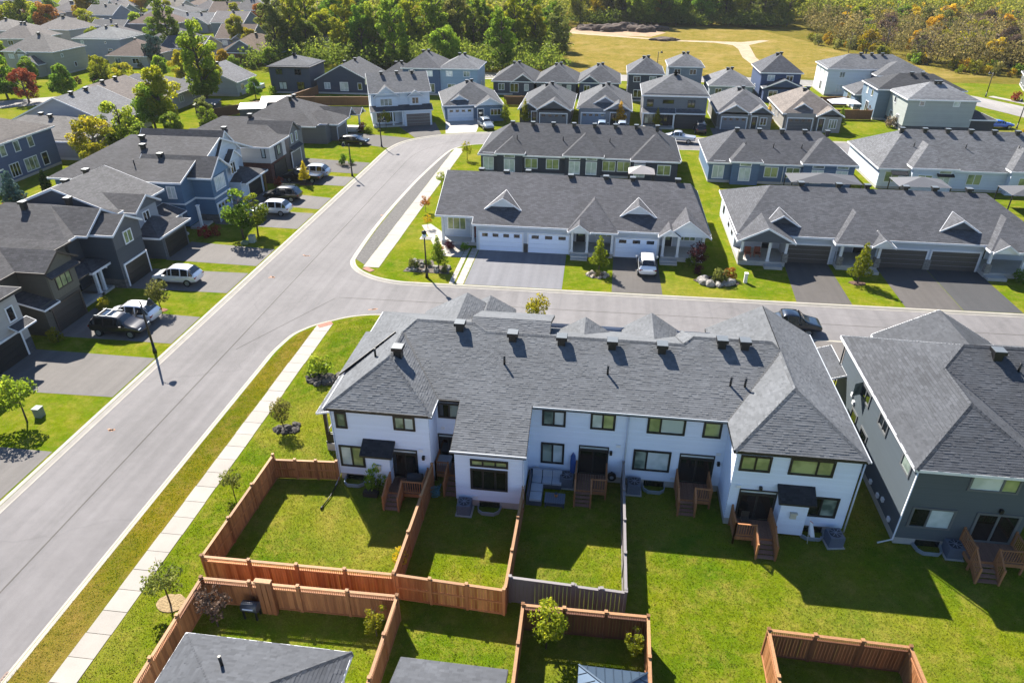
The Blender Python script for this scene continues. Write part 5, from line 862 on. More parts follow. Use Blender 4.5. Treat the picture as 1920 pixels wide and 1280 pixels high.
MB().box(-.55, 1.35, .1, .9, .05, .35).box(-.55, .25, -1.5, .1, .05, .35).build('base', WICK, so); MB().box(-.6, 1.4, .9, 1.02, .05, .8).box(-.68, -.55, -1.5, 1.02, .05, .8).build('backrest', WICK, so)
for x in (-.5, .14, .76): MB().box(x, x + .58, .12, .72, .36, .5).build('cushion', CUSH, so); MB().box(x, x + .58, .72, .9, .45, .95).build('back_cushion', CUSH, so)
for y in (-1.45, -.68): MB().box(-.5, .22, y, y + .7, .36, .5).build('cushion', CUSH, so)
tb = empty('patio_table', (-1.55, 31.9, 0)); tag(tb, 'low slatted grey patio table in front of the corner sofa', 'table')
for i in range(9): MB().box(-.62 + i * .138, -.62 + i * .138 + .12, -.45, .45, .4, .44).build('slat', paint('5a6474', .6), tb)
for x in (-.55, .55):
    for y in (-.38, .38): MB().box(x - .04, x + .04, y - .04, y + .04, 0, .4).build('leg', WICK, tb)
MB().box(-.55, .55, -.38, .38, .1, .16).build('shelf', WICK, tb)
fp = empty('table_lantern', (-1.5, 32.05, .44)); tag(fp, 'small orange lit jar on the patio table', 'jar'); MB().tube([(0, 0, 0), (0, 0, .2)], [.09, .11], 10).build('jar', paint('b8743c', .5), fp); MB().tube([(0, 0, .2), (0, 0, .25)], .1, 10).build('lid', WICK, fp)
pb = MB(); pts = [(.0, 0, .0), (.22, .0, .35), (.26, 0, 1.2), (.2, 0, 1.75), (.0, 0, 2.05), (-.2, 0, 1.75), (-.26, 0, 1.2), (-.22, 0, .35)]
pb.poly([(x, -.06, z) for x, y, z in pts]); pb.poly([(x, .06, z) for x, y, z in pts][::-1])
for i in range(8): a, b2 = pts[i], pts[(i + 1) % 8]; pb.poly([(a[0], .06, a[2]), (b2[0], .06, b2[2]), (b2[0], -.06, b2[2]), (a[0], -.06, a[2])])
o = pb.build('paddle_board', paint('1f4684', .5), None, None, False, (-.62, 33.95, .6)); o.scale = (.7, 1, .8); o.rotation_euler.x = R(-8); tag(o, 'bright blue paddle board leaning on the wall by the third deck', 'paddle board')
hr = empty('hose_reel', (1.85, 33.95, .55)); tag(hr, 'dark hose reel hanging on the wall beside the third deck', 'hose reel'); MB().tube([(0, -.1, .2), (0, .1, .2)], .28, 14).build('hose_coil', BLACK, hr); MB().tube([(0, -.13, .2), (0, -.1, .2)], .12, 12).build('hub', paint('8a93a2'), hr); MB().box(-.05, .05, .1, .25, 0, .4).build('bracket', GREYTRIM, hr)
bb = empty('covered_grill', (-10.15, 31.65, .55)); tag(bb, 'black covered grill standing on the leftmost deck', 'grill'); MB().box(-.5, .42, -.28, .28, .0, .75).build('cart', paint('20252e', .9), bb); MB().tube([(-.5, 0, .72), (.42, 0, .72)], .3, 12).build('lid', paint('20252e', .9), bb)
ht = empty('covered_tub', (-8.85, 33.6, .6)); tag(ht, 'grey covered storage tub on the deck beside the sunroom', 'tub'); MB().box(-.5, .45, -.42, .42, 0, .55).build('tub_body', paint('77808d', .6), ht); MB().box(-.54, .49, -.46, .46, .55, .66).build('tub_cover', paint('98a0ab', .7), ht)
hs = empty('garden_hose', (-9.0, 31.6, 0)); tag(hs, 'heap of blue green garden hose below the sunroom deck', 'hose'); m = MB(); m.tube([(.3 * math.cos(t * .9) * (1 + .15 * math.sin(t * 2.3)), .3 * math.sin(t * .9), .04 + .02 * t) for t in range(30)], .035, 6); m.build('hose_coil', paint('4d8796', .5), hs, uv=False); MB().bar((.2, .1, .3), (.35, .3, .75), .06, .06).build('nozzle', paint('3c6d80'), hs)
dr = empty('downspout_drain', (-15.55, 29.6, 0)); tag(dr, 'black drain hose end lying on the grass of the corner yard', 'drain hose'); MB().tube([(.2, 2.1, .12), (.15, 1.0, .1), (0, .1, .08)], .035, 8).build('hose', BLACK, dr); MB().tube([(0, .12, .09), (-.02, -.12, .08)], .07, 8).build('hose_end', BLACK, dr)
pl = empty('planter_box', (-12.9, 31.1, 0)); tag(pl, 'dark planter box with white leaves by the leftmost deck', 'planter'); MB().box(-.5, .4, -.2, .2, 0, .35).build('box', paint('23211f', .8), pl); MB().box(-.44, .34, -.14, .14, .3, .37).build('soil', mulch('2e241d', '1d1713'), pl)
fl = empty('flag', (13.05, 30.5, .0)); tag(fl, 'small white and red flag drooping on a pole by the right wing window well', 'flag'); MB().tube([(0, 0, 0), (-.12, .3, 1.75)], .018, 6).build('pole', WHITE, fl)
m = MB(); c_ = [(-.1, .25, 1.55), (.05, .2, 1.45), (.18, .1, 1.0), (.3, .05, .55), (.05, .0, .6), (-.03, .1, .7)]
m.poly(c_); m.poly([(x, y - .05, z) for x, y, z in c_][::-1]); m.build('cloth', paint('d8dbe2', .8), fl, uv=False); m = MB(); m.poly([(-.1, .24, 1.57), (.07, .18, 1.47), (.1, .12, 1.15), (-.05, .14, 1.2)]); m.build('red_bar', paint('b5343a', .8), fl, uv=False)
ch = empty('folding_chair', (9.5, 30.95, .6)); tag(ch, 'small brown chair on the right wing deck by the glass door', 'chair'); MB().box(-.22, .22, -.2, .2, .38, .43).build('seat', BROWNTRIM, ch); MB().box(-.22, .22, .18, .22, .43, .85).build('backrest', BROWNTRIM, ch); [MB().box(x - .02, x + .02, y - .02, y + .02, 0, .38).build('leg', BROWNTRIM, ch) for x in (-.2, .2) for y in (-.18, .18)]
bq = empty('yard_grill', (-15.9, 21.7, 0)); tag(bq, 'dark barrel grill beside the timber posts in the bottom left yard', 'grill'); MB().tube([(-.75, 0, .75), (.1, 0, .75)], .28, 14).build('barrel', paint('3a3f48', .5), bq); MB().bar((-.6, -.3, .85), (-.05, -.3, .85), .05, .05).build('handle', paint('c8ced8'), bq); [MB().box(x - .04, x + .04, y - .04, y + .04, 0, .6).build('leg', BLACK, bq) for x in (-.65, 0) for y in (-.2, .2)]
gz = empty('gazebo', (1.9, 17.6, 0)); tag(gz, 'slate blue metal roofed gazebo at the bottom edge', 'gazebo'); MTL = paint('4a5a6c', .35, .08, .5)
HP = [[(-1.5, 1.9, 2.3), (1.5, 1.9, 2.3), (0, .2, 3.2)], [(1.5, 1.9, 2.3), (1.5, -1.9, 2.3), (0, -.2, 3.2), (0, .2, 3.2)], [(1.5, -1.9, 2.3), (-1.5, -1.9, 2.3), (0, -.2, 3.2)], [(-1.5, -1.9, 2.3), (-1.5, 1.9, 2.3), (0, .2, 3.2), (0, -.2, 3.2)]]
m = MB(); [m.poly(P[::-1]) for P in HP]; m.build('roof', MTL, gz, uv=False); m = MB()
for P in HP:
    a, b2 = Vector(P[0]), Vector(P[1]); n = 8
    for i in range(1, n):
        t = i / n; e = a.lerp(b2, t); T_ = Vector(((P[2][0] + P[-1][0]) / 2, (P[2][1] + P[-1][1]) / 2, 3.2)); k = min(1, 2 * min(t, 1 - t)) * .95; up = Vector((0, 0, .02)); m.bar(e + up, e + (T_ - (a + b2) / 2) * k + up, .035, .03)
for p0, p1 in (((-1.5, 1.9, 2.3), (0, .2, 3.2)), ((1.5, 1.9, 2.3), (0, .2, 3.2)), ((1.5, -1.9, 2.3), (0, -.2, 3.2)), ((-1.5, -1.9, 2.3), (0, -.2, 3.2))): m.bar(Vector(p0) + Vector((0, 0, .03)), Vector(p1) + Vector((0, 0, .03)), .08, .04)
m.build('seam', paint('3a4858', .4, .05, .5), gz, uv=False); [MB().box(x - .06, x + .06, y - .06, y + .06, 0, 2.32).build('post', BLACK, gz) for x in (-1.35, 1.35) for y in (-1.75, 1.75)]
pt = empty('patio_boards', (-.6, 17.3, 0)); tag(pt, 'pale new wood boards of a low deck left of the gazebo', 'deck'); [MB().box(-.4 + i * .15, -.4 + i * .15 + .135, -1.5, 1.5, 0, .3).build('board', CED_L, pt) for i in range(11)]
ps = empty('patio_slab', (11.2, 20.0, 0)); tag(ps, 'grey paving slabs inside the bottom right yard', 'paving')
for i in range(2): MB().box(i * .95 - .5, i * .95 + .4, -.9, .3, 0, .06).build('slab', CONC, ps)
# canopies behind the rows
def canopy(x, y, w, d, z, c, lab, rise=.8):
    r = empty('garden_canopy', (x, y, 0)); tag(r, lab, 'canopy'); m = MB(); P = [(-w / 2, -d / 2), (w / 2, -d / 2), (w / 2, d / 2), (-w / 2, d / 2)]
    for i in range(4): m.poly([(*P[i], z), (*P[(i + 1) % 4], z), (0, 0, z + rise)])
    m.poly([(*q, z) for q in P[::-1]]); m.build('canopy_roof', paint(c, .7), r); [MB().box(x_ - .06, x_ + .06, y_ - .06, y_ + .06, 0, z).build('post', BLACK, r) for x_ in (-w / 2 + .15, w / 2 - .15) for y_ in (-d / 2 + .15, d / 2 - .15)]
canopy(29.2, 95.3, 9, 4.2, 2.3, '4b4c51', 'dark shingled garden pavilion behind the blue bungalow row'); canopy(41.4, 95.2, 6.5, 4, 2.3, '5a5b60', 'grey garden pavilion with split roof behind the white end house'); canopy(5.4, 96.4, 3.6, 3.0, 2.1, '8f8a8a', 'pale fabric canopy behind the navy bungalow row'); canopy(54, 93.5, 6, 4, 2.2, '4a4b50', 'dark garden pavilion at the right edge'); canopy(46, 148, 5.5, 4, 2.3, 'c6c8cf', 'white fabric canopy in the fenced yard by the blue houses')
def shed(x, y, w, d, h, lab, rc, wc, rz=0):
    r = empty('garden_shed', (x, y, 0), rz); tag(r, lab, 'shed'); MB().box(-w / 2, w / 2, -d / 2, d / 2, 0, h).build('wall', siding(wc), r); m = MB(); m.poly([(-w / 2 - .2, -d / 2 - .2, h), (w / 2 + .2, -d / 2 - .2, h), (w / 2 + .2, d / 2 + .2, h + .5), (-w / 2 - .2, d / 2 + .2, h + .5)]); m.build('roof', paint(rc, .5), r); MB().box(-.5, .5, -d / 2 - .04, -d / 2, 0, 1.9).build('door', paint('4d4e54'), r)
shed(-66.5, 128.5, 4.6, 3, 2.3, 'flat white roofed garden shed behind the bend, nearer one', 'c5c8d2', '4a4e58', .3); shed(-64.5, 134, 5, 3.2, 2.5, 'flat pinkish roofed garden shed behind the bend, farther one', 'c0b2b4', '4a4e58', .3); shed(-77, 131, 4, 3, 2.2, 'dark garden shed beneath the tall tree', '56575c', '2c3038', .1)
# ---------------------------------------------------------------- street lamps, pedestals
def lamp(x, y, rz, lab, h=4.8):
    r = empty('street_lamp', (x, y, 0), rz); tag(r, lab, 'street lamp'); MB().tube([(0, 0, 0), (0, 0, .25), (0, 0, .3), (0, 0, 1.0)], [.17, .16, .12, .1], 10).build('base', BLACK, r, uv=False); MB().tube([(0, 0, .9), (0, 0, h)], [.1, .075], 8).build('pole', BLACK, r, uv=False)
    MB().tube([(0, 0, h - .5), (.25, 0, h - .2), (.55, 0, h - .12), (.8, 0, h - .1)], .03, 6).build('arm', BLACK, r, uv=False); hd = MB().tube([(.8, 0, h - .3), (.8, 0, h - .22), (.8, 0, h + .05), (.8, 0, h + .2)], [.3, .3, .16, .04], 12).build('lamp_head', BLACK, r, uv=False); MB().tube([(.8, 0, h - .4), (.8, 0, h - .29)], [.12, .2], 10).build('lens', paint('d9dcdf', .3), hd, uv=False)
    return r
def lamp2(x, y, lab, h=4.9):
    r = empty('street_lamp', (x, y, 0)); tag(r, lab, 'street lamp'); MB().tube([(0, 0, 0), (0, 0, .2), (0, 0, .9), (0, 0, 1.1)], [.19, .16, .14, .09], 10).build('base', BLACK, r, uv=False); MB().tube([(0, 0, 1.0), (0, 0, h - .5)], [.09, .06], 8).build('pole', BLACK, r, uv=False)
    hd = MB().tube([(0, 0, h - .55), (0, 0, h - .45), (0, 0, h - .1), (0, 0, h + .05), (0, 0, h + .2)], [.12, .2, .2, .27, .04], 10).build('lamp_head', BLACK, r, uv=False); MB().tube([(0, 0, h - .5), (0, 0, h - .2)], .21, 10).build('lens', paint('cfd8da', .2), hd, uv=False)
lamp(-36.2, 45.5, R(8), 'tall black street lamp beside the dark car at the left'); lamp2(-17.05, 62.9, 'black post top lamp on the corner lawn casting a long shadow'); lamp(-36.1, 95.7, R(180), 'black street lamp by the upper left driveway', 4.6); lamp(-36.6, 112.1, R(10), 'black street lamp at the road bend', 4.6); lamp(74.3, 139.5, R(170), 'thin street lamp near the blue covered car', 5); lamp(82.0, 170, R(190), 'thin street lamp by the dark bungalow on the side road', 5); lamp(12.0, 189, 0, 'distant street lamp at the edge of the field', 5.5)
def ped(x, y, lab, c='b9b7ae', w=.3, h=.9):
    r = empty('utility_pedestal', (x, y, 0)); tag(r, lab, 'utility box'); MB().box(-w / 2, w / 2, -w / 2, w / 2, 0, h).build('cabinet', paint(c, .6), r); MB().box(-w / 2 - .03, w / 2 + .03, -w / 2 - .03, w / 2 + .03, h, h + .06).build('cap', paint(c, .6), r)
ped(15.0, 65.9, 'white utility pedestal on the lawn right of the rock garden', 'd6d3cd', .32, 1.0); ped(-39.3, 36.0, 'grey utility box on the lowest left lawn under the tree', '6f786c', .5, .7); ped(-39.0, 69.6, 'grey green utility box behind the double maple', '8f988c', .6, .8); ped(-39.6, 69.0, 'flat green transformer lid on the maple lawn', '6d7d5c', .7, .25)
# ---------------------------------------------------------------- cars
TYRE = paint('141415', .85); RIM = paint('9aa0a8', .3, .05, .8); CARGLASS = glass('0a0e12', .04)
def car(label, x, y, rz, c, kind='suv', L=5.0, z0=0., metal=.3):
    """nose towards +x; one lofted body with wheels, glazing, lights"""
    r = empty('parked_car', (x, y, z0), rz); tag(r, label, 'car'); hw = .96; P = carpaint(c, metal); h = {'suv': 1.84, 'pickup': 1.9, 'sedan': 1.48}[kind]; k = L / 5.0
    if kind == 'pickup': st = [(-2.5, .5, .95, 1.0, .86), (-2.42, .42, 1.1, 1.12, .93), (-.55, .38, 1.12, 1.13, .96), (-.45, .38, 1.15, h - .12, .95), (-.1, .38, 1.15, h, .95), (.75, .38, 1.14, h - .03, .95), (1.35, .38, 1.14, 1.22, .95), (2.2, .4, 1.08, 1.12, .93), (2.42, .45, .9, .95, .88), (2.5, .52, .75, .78, .8)]; cab = (2, 6)
    else: b_ = 1.02 if kind == 'suv' else .92; st = [(-2.5, .5, .8, .85, .82), (-2.42, .42, b_, b_ + .05, .9), (-2.25, .36, b_ + .03, b_ + .22, .93), (-1.75, .3, b_ + .02, h - .06, .95), (-.9, .28, b_, h, .96), (.1, .28, b_, h - .01, .96), (.5, .28, b_ - .01, h - .1, .96), (1.25, .3, b_ - .02, b_ + .06, .95), (2.1, .34, b_ - .1, b_ - .02, .92), (2.4, .42, .72, .78, .86), (2.5, .5, .62, .66, .78)]; cab = (1, 7)
    V = []; F = []
    for X, zb, belt, zt, w in st:
        w *= hw; up = zt - belt; wt = w - .05 - up * .24; X *= k
        V += [(X, s_ * yy, zz) for s_, yy, zz in ((-1, .0, zb), (-1, w * .9, zb), (-1, w, zb + .18), (-1, w, belt - .12), (-1, w - .03, belt), (-1, wt, zt - .05 if up > .2 else zt), (-1, wt * .8, zt), (1, 0, zt + (.02 if up > .2 else .01)), (1, wt * .8, zt), (1, wt, zt - .05 if up > .2 else zt), (1, w - .03, belt), (1, w, belt - .12), (1, w, zb + .18), (1, w * .9, zb))]
    n = 14; G_ = MB()
    for i in range(len(st) - 1):
        for j in range(n):
            q = (i * n + j, i * n + (j + 1) % n, (i + 1) * n + (j + 1) % n, (i + 1) * n + j); F.append(q)
            side = j in (4, 9); zt0, zt1 = st[i][3] - st[i][2], st[i + 1][3] - st[i + 1][2]
            front = (kind == 'pickup' and i in (2, 5)) or (kind != 'pickup' and i in (2, 6)); top = j in (6, 7)
            if (side and min(zt0, zt1) > .25) or (j in (5, 6, 7, 8) and front) or (side and front and max(zt0, zt1) > .3):
                pts = [Vector(V[a]) for a in q]; cen = sum(pts, Vector()) / 4; nn = (pts[1] - pts[0]).cross(pts[3] - pts[0]).normalized(); nn = nn if nn.dot(cen - Vector((0, 0, .9))) > 0 else -nn
                kk = .86 if side else (.93 if j in (6, 7) else .8); pp = [cen + (p_ - cen) * (kk if side else 1) for p_ in pts]
                if not side: pp = [cen + Vector(((p_ - cen).x * .84, (p_ - cen).y * (1.0 if j in (6, 7) else .75), (p_ - cen).z * .84)) for p_ in pts]
                pp = [p_ + nn * .014 for p_ in pp]; G_.poly(pp if (pp[1] - pp[0]).cross(pp[3] - pp[0]).dot(nn) > 0 else pp[::-1])
    F += [tuple(range(n)), tuple((len(st) - 1) * n + j for j in range(n))[::-1]]
    me = bpy.data.meshes.new('body'); me.from_pydata(V, [], F); bm = bmesh.new(); bm.from_mesh(me); bmesh.ops.remove_doubles(bm, verts=bm.verts, dist=.001); bmesh.ops.recalc_face_normals(bm, faces=bm.faces); bm.to_mesh(me); bm.free(); me.materials.append(P)
    for p_ in me.polygons: p_.use_smooth = True
    bo = newobj('body', me, r); md = bo.modifiers.new('bevel', 'SUBSURF'); md.levels = 1; md.render_levels = 1
    G_.build('windows', CARGLASS, r, uv=False)
    for sx in (-1.52, 1.5):
        for sy in (-1, 1):
            w = MB().tube([(sx * k, sy * (hw - .2), .36), (sx * k, sy * (hw + .015), .36)], .37, 18).build('wheel', TYRE, r, uv=False); MB().tube([(sx * k, sy * (hw + .0), .36), (sx * k, sy * (hw + .035), .36)], .24, 12).build('rim', RIM, w, uv=False)
    for sy in (-1, 1):
        m = MB(); m.box(2.2 * k, 2.36 * k, sy * .62 - .17, sy * .62 + .17, .72, .84); m.build('headlight', paint('d5dbe0', .15), r, uv=False); m = MB(); zl_ = .98 if kind != 'sedan' else .85
        m.box(-2.47 * k, -2.3 * k, sy * .68 - .18, sy * .68 + .18, zl_ - .16, zl_); m.build('tail_light', paint('7a1c1c', .25), r, uv=False); m = MB(); m.box(.75 * k, .95 * k, sy * (hw + .02) - (.0 if sy > 0 else .2), sy * (hw + .02) + (.2 if sy > 0 else .0), 1.02, 1.18); m.build('mirror', P, r, uv=False)
    if kind == 'suv' and c not in ('d9dbe2', 'dfe2e6'):
        m = MB()
        for sy in (-1, 1): m.bar((-1.7 * k, sy * .62, h + .05), (.2 * k, sy * .62, h + .04), .03, .03)
        m.build('roof_rail', paint('9aa0a8', .3, .05, .6), r, uv=False)
    if kind == 'suv' and c in ('1c1a20',):
        m = MB(); m.box(-1.2 * k, -.2 * k, -.42, .42, h + .005, h + .03); m.build('sunroof', CARGLASS, r, uv=False)
        for X in (-1.35, -.55): MB().bar((X * k, -.66, h + .1), (X * k, .66, h + .1), .07, .04).build('roof_bar', paint('6d7278', .4), r, uv=False)
    m = MB(); m.box(-2.4 * k, -2.3 * k, -.24, .24, .66, .78); m.build('licence_plate', paint('c9ccd2'), r, uv=False)
    return r
PI = math.pi
car('dark plum crossover parked nose out beside the tall lamp', -41.0, 48.3, R(0), '1c1a20', 'suv', 4.9); car('white hatchback parked behind the dark crossover', -41.2, 50.5, PI, 'd9dbe2', 'suv', 4.7); car('white crossover on the driveway of the slate house', -41.6, 58.6, PI, 'd9dbe2', 'suv', 4.8)
car('white crossover beside the double maple on the left road', -40.8, 79.0, PI, 'd9dbe2', 'suv', 4.9); car('silver sedan half hidden behind the double maple', -43.0, 76.6, PI, '9aa39a', 'sedan', 4.8); car('dark navy suv on the driveway of the white gable house', -41.7, 84.3, PI, '14151b', 'suv', 5.0)
car('black pickup truck on the brick house driveway', -42.2, 92.4, PI, '121317', 'pickup', 5.6); car('silver suv behind the black pickup near the yellow sapling', -41.6, 94.7, PI, 'b9bec8', 'suv', 5.0); car('black sedan on the driveway at the road bend', -41.6, 113.2, R(-4), '14151a', 'sedan', 5.0)
car('white crossover parked on the dark driveway of the white bungalow row', 5.25, 67.9, PI / 2, 'dfe2e6', 'suv', 4.8); car('dark navy pickup truck parked on the side street', 17.0, 56.5, R(-2), '16202f', 'pickup', 5.9, -.12)
car('silver suv turning out by the blue and white bungalow', -21.6, 127.4, R(-62), '8a9298', 'suv', 5.0); car('white pickup truck behind the navy bungalow row', 12.6, 122.2, R(170), 'c5cad4', 'pickup', 5.6, -.1); car('black suv in front of the two storey grey house', 16.8, 129.4, PI / 2, '14161c', 'suv', 4.8)
car('white van peeking above the navy row roof', -7.0, 121, 0, 'd5d9df', 'suv', 5, -.1); car('light blue car peeking above the navy row roof', -.6, 128.5, PI / 2, '9fb2c6', 'suv', 4.8); car('second pale car by the yellow columnar tree', 3.0, 128.6, PI / 2, 'b5c0cc', 'suv', 4.8)
car('bright blue covered sports car by the side road', 71.0, 139.6, R(4), '1f5ccc', 'sedan', 5.2, 0, 0.); car('white minivan at the right edge on the side road', 93.5, 157.5, R(120), 'd5d7dc', 'suv', 5.0); car('dark van at the far left street', -170, 226, R(30), '4a5568', 'suv', 5); car('silver car on the far left driveway', -152, 160, R(80), '8a919a', 'sedan', 4.8)
# ---------------------------------------------------------------- trees, shrubs
BARK = mulch('5d5046', '3a3029', 6); BARK_G = mulch('77706a', '57504a', 6)
def leaf_mesh(name, blobs, n, size, mat, seed, flat_=.0, shell=.75):
    rs = np.random.RandomState(seed); bl = np.array(blobs, float); vol = (bl[:, 3] * bl[:, 4] * bl[:, 5]) ** .7; pick = rs.choice(len(bl), n, p=vol / vol.sum()); b = bl[pick]
    d = rs.normal(size=(n, 3)); d /= np.linalg.norm(d, axis=1)[:, None]; rad = (rs.uniform(0, 1, n) ** (1 / 3)) * (1 - shell) + shell * (1 - rs.exponential(.16, n).clip(0, .9)); P = b[:, :3] + d * rad[:, None] * b[:, 3:6]
    nrm = d * .7 + rs.normal(size=(n, 3)) * .7 + np.array([0, 0, .25]); nrm /= np.linalg.norm(nrm, axis=1)[:, None]; a = np.cross(nrm, rs.normal(size=(n, 3))); a /= np.linalg.norm(a, axis=1)[:, None]; c = np.cross(nrm, a)
    s = size * rs.uniform(.55, 1.35, n)[:, None]; V = np.stack([P - a * s * .5, P - c * s * .32 + nrm * s * .08, P + a * s * .55, P + c * s * .32 + nrm * s * .08], 1).reshape(-1, 3)
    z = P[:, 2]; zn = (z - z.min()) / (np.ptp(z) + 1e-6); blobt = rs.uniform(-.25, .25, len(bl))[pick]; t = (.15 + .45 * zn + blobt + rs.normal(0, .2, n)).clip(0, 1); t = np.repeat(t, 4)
    me = bpy.data.meshes.new(name); me.vertices.add(4 * n); me.vertices.foreach_set('co', V.ravel()); me.loops.add(4 * n); me.loops.foreach_set('vertex_index', np.arange(4 * n)); me.polygons.add(n); me.polygons.foreach_set('loop_start', np.arange(0, 4 * n, 4)); me.polygons.foreach_set('loop_total', np.full(n, 4)); me.update(calc_edges=True); me.materials.append(mat)
    at = me.attributes.new('tone', 'FLOAT', 'POINT'); at.data.foreach_set('value', t.astype(np.float32)); return me
def blobs_round(rs, w, h, z0, n, r0=.36):
    out = []
    for i in range(n):
        a = rs.uniform(0, 2 * PI); t = rs.uniform(0, 1); rr = w / 2 * (1 - abs(t - .42) ** 1.6 * 1.5) * rs.uniform(.35, .85); r_ = w * r0 * rs.uniform(.55, 1.05) * (1 - .35 * t); out.append((rr * math.cos(a), rr * math.sin(a), z0 + t * h * .86 + r_ * .3, r_, r_, r_ * rs.uniform(.65, .95)))
    return out
def blobs_cone(rs, w, h, z0, n):
    out = []
    for i in range(n):
        t = (i + .5) / n; a = i * 2.4; rr = w / 2 * (1 - t) * .55; r_ = max(.12, w * .33 * (1 - t) + .08 * w); out.append((rr * math.cos(a), rr * math.sin(a), z0 + t * h * .95, r_, r_, h / n * 1.5))
    return out
def trunk_mesh(rs, h, r, limbs, spread, mat, lz=.45):
    m = MB(); m.tube([(0, 0, -.1), (rs.uniform(-.03, .03) * h, 0, h * .4), (rs.uniform(-.04, .04) * h, rs.uniform(-.04, .04) * h, h * .85)], [r, r * .7, r * .22], 7)
    for i in range(limbs):
        a = i * 2.4 + rs.uniform(-.4, .4); z = h * (lz + (.8 - lz) * i / max(1, limbs)); e = spread * rs.uniform(.55, 1) * (1 - .4 * i / max(1, limbs)); m.tube([(0, 0, z), (e * .5 * math.cos(a), e * .5 * math.sin(a), z + e * .45), (e * math.cos(a), e * math.sin(a), z + e * .8)], [r * .45, r * .3, r * .1], 5)
    return m.mesh('trunk', mat, uv=False)
LEAF = {'g': leaf('587020', '829c2c', 'acb63c', .62), 'dg': leaf('4c641e', '6c8a2c', '8c9e40', .62), 'yg': leaf('727e1c', '9c9c24', 'c0b430', .62), 'y': leaf('a08a1c', 'c6a424', 'dcbc3a', .62), 'o': leaf('8a5224', 'b0742e', 'c99244'), 'r': leaf('7a3226', 'a04a38', 'b8684c'), 'ol': leaf('5c622c', '7e803c', '9c9650', .6), 'br': leaf('5a4a3c', '776350', '8a7862', .2), 'bl': leaf('33473f', '4d645c', '6f8780', .2), 'cy': leaf('17270f', '253c16', '33501d', .2), 'pu': leaf('3a1c1e', '562a2a', '6e3a36', .3)}
PROTO = {}
def proto(kind, col):
    key = (kind, col)
    if key in PROTO: return PROTO[key]
    rs = random.Random(sum(map(ord, kind)) * 7 + 3); sd = sum(map(ord, kind + col)); L = LEAF[col]
    if kind == 'sap1': h = 3.6; v = (trunk_mesh(rs, h, .06, 6, .9, BARK, .4), leaf_mesh('crown', blobs_round(rs, 2.1, 2.3, 1.25, 14), 1100, .19, L, sd))
    elif kind == 'sap2': h = 3.4; v = (trunk_mesh(rs, h, .05, 8, 1.1, BARK, .35), leaf_mesh('crown', blobs_round(rs, 2.4, 1.9, 1.2, 18, .18), 700, .17, L, sd, shell=.5))
    elif kind == 'cone': h = 4.2; v = (trunk_mesh(rs, h, .07, 5, .7, BARK, .3), leaf_mesh('crown', blobs_cone(rs, 2.0, 3.2, 1.0, 12), 1500, .2, L, sd))
    elif kind == 'maple': h = 6.; v = (trunk_mesh(rs, h, .13, 8, 2.0, BARK, .3), leaf_mesh('crown', blobs_round(rs, 4.0, 4.4, 1.6, 26, .22), 2600, .26, L, sd, shell=.6))
    elif kind in ('big1', 'big2', 'big3'): h = 12.; v = (trunk_mesh(rs, h, .3, 9, 4.0, BARK, .25), leaf_mesh('crown', blobs_round(rs, 9.2, 10, 2.0, 40, .2), 7000, .46, L, sd, shell=.7))
    elif kind in ('tall1', 'tall2'): h = 16.; v = (trunk_mesh(rs, h, .36, 12, 4.4, BARK, .25), leaf_mesh('crown', blobs_round(rs, 9.0, 14.5, 3.0, 48, .18), 7200, .48, L, sd, shell=.65))
    elif kind == 'willow': h = 9.; v = (trunk_mesh(rs, h, .3, 12, 4.5, BARK_G, .2), leaf_mesh('crown', blobs_round(rs, 10, 8, 1.6, 56, .13), 6000, .36, L, sd, shell=.4))
    elif kind == 'bare': h = 13.; v = (trunk_mesh(rs, h, .25, 16, 4.5, BARK_G, .2), leaf_mesh('crown', blobs_round(rs, 7, 11, 3, 30, .16), 500, .5, L, sd, shell=.4))
    elif kind == 'spruce': h = 7.; v = (trunk_mesh(rs, h, .16, 0, 1, BARK), leaf_mesh('crown', blobs_cone(rs, 4.4, 6.6, .4, 22), 3000, .34, L, sd, shell=.6))
    elif kind == 'cypress': h = 5.; v = (trunk_mesh(rs, h * .6, .1, 0, 1, BARK), leaf_mesh('crown', [(0, 0, .5 + .42 * i, .75 - abs(i - 3) * .045 - max(0, i - 6) * .16, .75 - abs(i - 3) * .045 - max(0, i - 6) * .16, .5) for i in range(10)], 1500, .25, L, sd, shell=.8))
    elif kind == 'bush': v = (trunk_mesh(rs, .8, .05, 5, .5, BARK, .1), leaf_mesh('crown', blobs_round(rs, 1.7, 1.2, .15, 12, .28), 520, .2, L, sd, shell=.7))
    PROTO[key] = v; return v
def tree(x, y, s, kind, col, label, cat='tree', name='tree', group=None, z=0., sz=1.):
    t, c = proto(kind, col); r = empty(name, (x, y, z), rng.uniform(0, 6.28)); r.scale = (s, s, s * sz); tag(r, label, cat, group); newobj('trunk' if kind != 'bush' else 'stem', t, r); newobj('crown' if kind != 'bush' else 'foliage', c, r); return r
